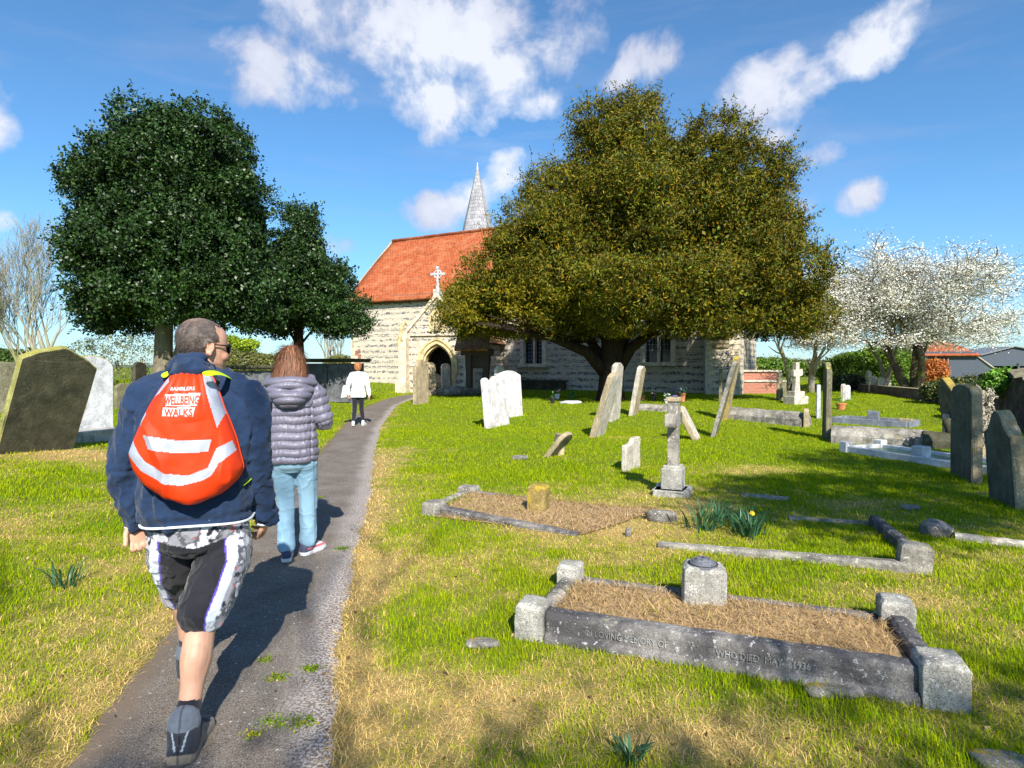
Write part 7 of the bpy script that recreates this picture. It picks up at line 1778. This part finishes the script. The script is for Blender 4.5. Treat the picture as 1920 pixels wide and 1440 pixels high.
def puff(v, nr):
    s_l, d_l = limbq(v, [tuple(p) for p in WL]); s_r, d_r = limbq(v, [tuple(p) for p in WR]); arm = ((d_l < .088) & (v[:, 0] < -.165)) | ((d_r < .088) & (v[:, 0] > .165))
    s_ = np.where(d_l < d_r, s_l, s_r); qz = np.abs(np.sin(np.pi * (v[:, 2] + .004 * np.sin(v[:, 0] * 30)) / .062)) ** .55; qa = np.abs(np.sin(np.pi * s_ / .062)) ** .55; q = np.where(arm, qa, qz)
    side = np.exp(-((np.abs(v[:, 0]) - .152) / .006) ** 2) * (~arm) * (v[:, 2] < 1.2) * (v[:, 1] < 0); yoke = (v[:, 2] > 1.19) & ~arm; q = np.where(yoke, .75 + .25 * np.abs(np.sin(np.pi * v[:, 2] / .05)), q)
    wr = fbm(v * np.array([1.6, 1, .6]), 22, 3, 71) - .5; am = .55 + .9 * fbm(v * np.array([1, 1, .5]), 9, 2, 73); pk = (1 - q) ** 1 * np.sin(v[:, 0] * 190 + 14 * fbm(v, 12, 2, 74)) * (~yoke)
    return v + nr * (.017 * am * (q - .55) - .012 * side + .012 * wr + .004 * pk)[:, None]
wom.shell('puffer_jacket', mb, .0055, PUFF, puff, it=5)
mb = MB()   # hood hanging on the back
def hv(x, y, z): return (x, y, z)
chain(mb, [(-.15, -.04, 1.37), (-.08, -.115, 1.36), (.0, -.13, 1.36), (.08, -.115, 1.36), (.15, -.04, 1.37)], [.045, .055, .058, .055, .045], 16)
chain(mb, [(-.12, -.09, 1.31), (-.06, -.155, 1.27), (0, -.17, 1.25), (.06, -.155, 1.27), (.12, -.09, 1.31)], [.05, .058, .06, .058, .05], 16); chain(mb, [(-.04, -.165, 1.23), (.04, -.165, 1.23)], [.045, .045], 14)
chain(mb, [(-.14, .0, 1.39), (-.10, .09, 1.37), (0, .12, 1.36), (.10, .09, 1.37), (.14, 0, 1.39)], [.04] * 5, 14)
wom.shell('hood', mb, .0055, PUFF, lambda v, nr: v + nr * (.013 * (np.abs(np.sin(np.pi * (v[:, 0] ** 2 * 1.2 + v[:, 2]) / .055)) ** .6 - .5) + .008 * (fbm(v, 20, 3, 72) - .5))[:, None], it=5)
# hair
def longhair(P, HT_, rings, cols, seed, s=1.0, name='hair', amp=.010, strands=700, sw=.0012, fl=.04):
    mb = MB(); eloft(mb, rings, T=HT_ @ Matrix.Scale(s, 4), p=2.1, n=36); v, nr, f = remesh(mb, .005, 4)
    Ti = np.array((HT_ @ Matrix.Scale(s, 4)).inverted()); h = v @ Ti[:3, :3].T + Ti[:3, 3]; an = np.arctan2(h[:, 0], -h[:, 1]); q = np.stack([an * 2.6, h[:, 2] * 2.2, np.zeros(len(v))], 1)
    g1 = fbm(q, 3.2, 3, seed); v = v + nr * (amp * 2 * (g1 - .5))[:, None]; c0, c1 = np.array(cols[0]), np.array(cols[1]); g2_ = fbm(q, 9, 2, seed + 4)[:, None]; c = c0 * (1 - g2_) + c1 * g2_; c = c * (.40 + 1.25 * g1)[:, None]
    mk(name, v, [f], HAIR, P.o, True, cols=c)
    ix = RNG.choice(len(v), strands); p = v[ix]; n_ = nr[ix]; dwn = np.array(HT_.to_3x3() @ Vector((0, -.12, -1))); d = dwn - n_ * (n_ @ dwn)[:, None] + n_ * .10 + .10 * RNG.normal(size=n_.shape); d /= np.linalg.norm(d, axis=1)[:, None]; sdv = np.cross(d, n_); ln = (fl * (.5 + RNG.random(strands)))[:, None]
    a = p + n_ * .001; m = a + d * ln * .5 + n_ * .003; e = m + d * ln * .5; V = np.stack([a - sdv * sw, a + sdv * sw, m + sdv * sw, m - sdv * sw, e], 1).reshape(-1, 3); i5 = np.arange(strands)[:, None] * 5
    o = mk('hair_strands', V, [np.concatenate([i5, i5 + 1, i5 + 2, i5 + 3], 1), np.concatenate([i5 + 3, i5 + 2, i5 + 4], 1)], HAIR, P.o, True, cols=np.repeat(c0 * (.6 + 1.1 * RNG.random((strands, 1))) * .6 + c1 * .4 * RNG.random((strands, 1)), 5, axis=0)); o['kind'] = 'stuff'
longhair(wom, HTW, [(.004, -.058, -.20, .075, .040), (.004, -.056, -.17, .128, .060), (.004, -.045, -.12, .130, .078), (.002, -.032, -.05, .120, .090), (0, -.022, .0, .110, .100), (0, -.018, .05, .100, .106), (0, -.018, .09, .076, .094), (0, -.02, .118, .052, .066), (0, -.02, .130, .02, .03)], ((.17, .068, .036), (.42, .20, .10)), 81, .97, strands=3200, fl=.085)
# jeans
mb = MB(); eloft(mb, [(0, 0, .68, .10, .09), (0, 0, .73, .155, .125), (0, -.008, .80, .176, .140), (0, 0, .90, .165, .13), (0, 0, .94, .14, .11)], p=2.3)
for q in 'lr':
    hp_, kn, an = [Vector(JW[q + i]) for i in 'hka']; chain(mb, [hp_ + Vector((0, -.01, -.06)), hp_.lerp(kn, .45), kn, kn.lerp(an, .5), an + Vector((0, -.01, .02))], [.098, .086, .070, .063, .064], 18)
def jeans_f(v, nr):
    v = crease(v, nr, .006, 8, 91, (1, 1, .5)); v = crease(v, nr, .0035, 12, 92, (.8, .8, 1.6)); fade = fbm(v, 5, 3, 93)[:, None]; c = np.array([.12, .24, .34]) * (1 - fade) + np.array([.30, .47, .60]) * fade; seam = np.exp(-((np.abs(v[:, 0]) - .165) / .004) ** 2)[:, None]; return v, c * (1 - .4 * seam)
wom.shell('jeans', mb, .0055, cloth('denim', (1, 1, 1), .85, .1, 600, attr=True), jeans_f)
for q in 'lr':
    def cf(h):
        n = len(h); c = np.tile([.62, .60, .62], (n, 1)).astype(float); c[h[:, 1] < .02] = [.06, .07, .12]; c[(h[:, 2] > .07) & (h[:, 1] > .0)] = [.10, .11, .20]; c[(np.abs(h[:, 2] - .05) < .008) & (h[:, 1] > -.05)] = [.60, .12, .16]; return c
    mb, up_, T = shoe(wom, Vector(JW[q + 'a']), R(-36 if q == 'r' else 2), cf, .26, .92, 'trainer', pitch=R(0)); mb.build('sole', plain('white_sole', (.62, .62, .63), .6, .15, 30), up_)
# small dark phone held in front
ph = (Matrix.Rotation(wom.h, 3, 'Z') @ Vector((.05, .27, 1.2))) + wom.base
mb = MB(); mb.box((0, 0, 0), (.075, .009, .15), M=Matrix.Rotation(R(15) , 3, 'Z') @ Matrix.Rotation(R(-25), 3, 'X')); tag(mb.build('phone', M_BLKP, loc=ph, bevel=.003), 'small dark phone held in front of the woman in the quilted jacket', 'phone')

# ===== the far woman in the white cardigan
pf = gpos(672, 799)
far = Person(pf.x, pf.y, pf.z, R(6), 'far woman with ginger hair in white cardigan and black leggings walking to the church')
JF = dict(c=(0, 0), torso=[(.74, .11, .09), (.80, .155, .12), (.88, .165, .125), (1.0, .13, .1), (1.14, .14, .105), (1.24, .14, .10), (1.30, .10, .075), (1.34, .05, .05)], n=(0, 0, 1.33),
          ls=(-.155, 0, 1.27), le=(-.24, -.03, 1.03), lw=(-.25, .04, .80), rs=(.155, 0, 1.27), re=(.235, .0, 1.02), rw=(.27, .02, .78),
          lh=(-.075, 0, .80), lk=(-.085, -.02, .44), la=(-.10, -.16, .09), lt=(-.10, -.03, .05), rh=(.075, 0, .80), rk=(.07, .06, .44), ra=(.11, .08, .09), rt=(.12, .22, .05))
HTF = Matrix.Translation((.0, .02, 1.465)) @ RotH(R(-5), R(-8))
far.body(JF, .9, HTF, .93, {'l': ((.0, .1, -1), (1, 0, 0), .8, 1, .9), 'r': ((.1, .0, -1), (-1, .1, 0), .4, -1, .95)}, vox=.008)
mb = MB(); eloft(mb, [(0, 0, .72, .19, .14), (0, 0, .80, .186, .145), (0, 0, .92, .165, .13), (0, 0, 1.0, .150, .12), (0, 0, 1.14, .165, .122), (0, 0, 1.22, .165, .118), (0, 0, 1.29, .125, .09), (0, 0, 1.35, .06, .06)], p=2.3)
for a_, b_2, c_2 in (('ls', 'le', 'lw'), ('rs', 're', 'rw')):
    A_ = [Vector(JF[a_]), Vector(JF[b_2]), Vector(JF[c_2])]; chain(mb, [Vector((A_[0].x * .3, 0, 1.28)), A_[0], A_[1], A_[2]], [.06, .064, .054, .045], 14)
far.shell('cardigan', mb, .009, cloth('white_knit', (.78, .80, .84), .9, .2, 200), lambda v, nr: crease(v, nr, .012, 7, 5, (1, 1, .6)) + nr * (-.012 * np.exp(-((v[:, 2] - .96) / .012) ** 2))[:, None])
mb = MB(); eloft(mb, [(0, 0, .70, .10, .09), (0, 0, .78, .16, .128), (0, 0, .88, .16, .12)], p=2.3)
for q in 'lr': chain(mb, [Vector(JF[q + 'h']) + Vector((0, 0, -.04)), Vector(JF[q + 'k']), Vector(JF[q + 'k']).lerp(Vector(JF[q + 'a']), .4), Vector(JF[q + 'a']) + Vector((0, 0, .05))], [.092, .062, .058, .040], 14)
far.shell('leggings', mb, .009, cloth('black_leggings', (.012, .012, .018), .8), None)
longhair(far, HTF, [(0, -.04, -.075, .045, .04), (0, -.035, -.06, .075, .06), (0, -.025, .0, .088, .092), (0, -.02, .05, .090, .102), (0, -.02, .10, .066, .08), (0, -.02, .125, .02, .03)], ((.22, .075, .025), (.50, .22, .08)), 85, .98, strands=300, fl=.03)
for q in 'lr':
    mb, up_, T = shoe(far, Vector(JF[q + 'a']), R(-10 if q == 'r' else 5), lambda h: np.tile([.66, .64, .62], (len(h), 1)), .25, .9, 'trainer', pitch=R(-18) if q == 'l' else 0); mb.build('sole', plain('pale_sole', (.5, .48, .46), .6), up_)
pp = (Matrix.Rotation(far.h, 3, 'Z') @ Vector((-.30, .0, .87))) + far.base
mb = MB(); mb.box((0, 0, 0), (.02, .22, .30), M=Matrix.Rotation(R(-35), 3, 'Z') @ Matrix.Rotation(R(18), 3, 'Y')); mb.box((-.02, .01, -.02), (.012, .21, .28), M=Matrix.Rotation(R(-28), 3, 'Z') @ Matrix.Rotation(R(12), 3, 'Y'))
tag(mb.build('papers', M_WFL, loc=pp, bevel=.002), "folded white papers held at the far woman's left side", 'papers')
grow_grass()

# dead leaves and twigs blown over the turf
n = 1500; y = RNG.uniform(2, 14, n); x = RNG.uniform(-1, 1, n) * (.85 * y + 1); k = path_off(x, y) > .2
x, y = x[k], y[k]; z = np.ravel(H(x, y)) + .012
leaves_mesh('fallen_leaves', np.stack([x, y, z], 1), np.tile([0, 0, 1.], (len(x), 1)), None, np.full(len(x), .028), varcol(len(x), [(.22, .12, .05), (.12, .07, .035), (.42, .30, .14)], [2, 2, 1]), LW, None, 1.7, .6)
tag(bpy.data.objects['fallen_leaves'], 'scattered small brown dead leaves on turf and path', kind='stuff')
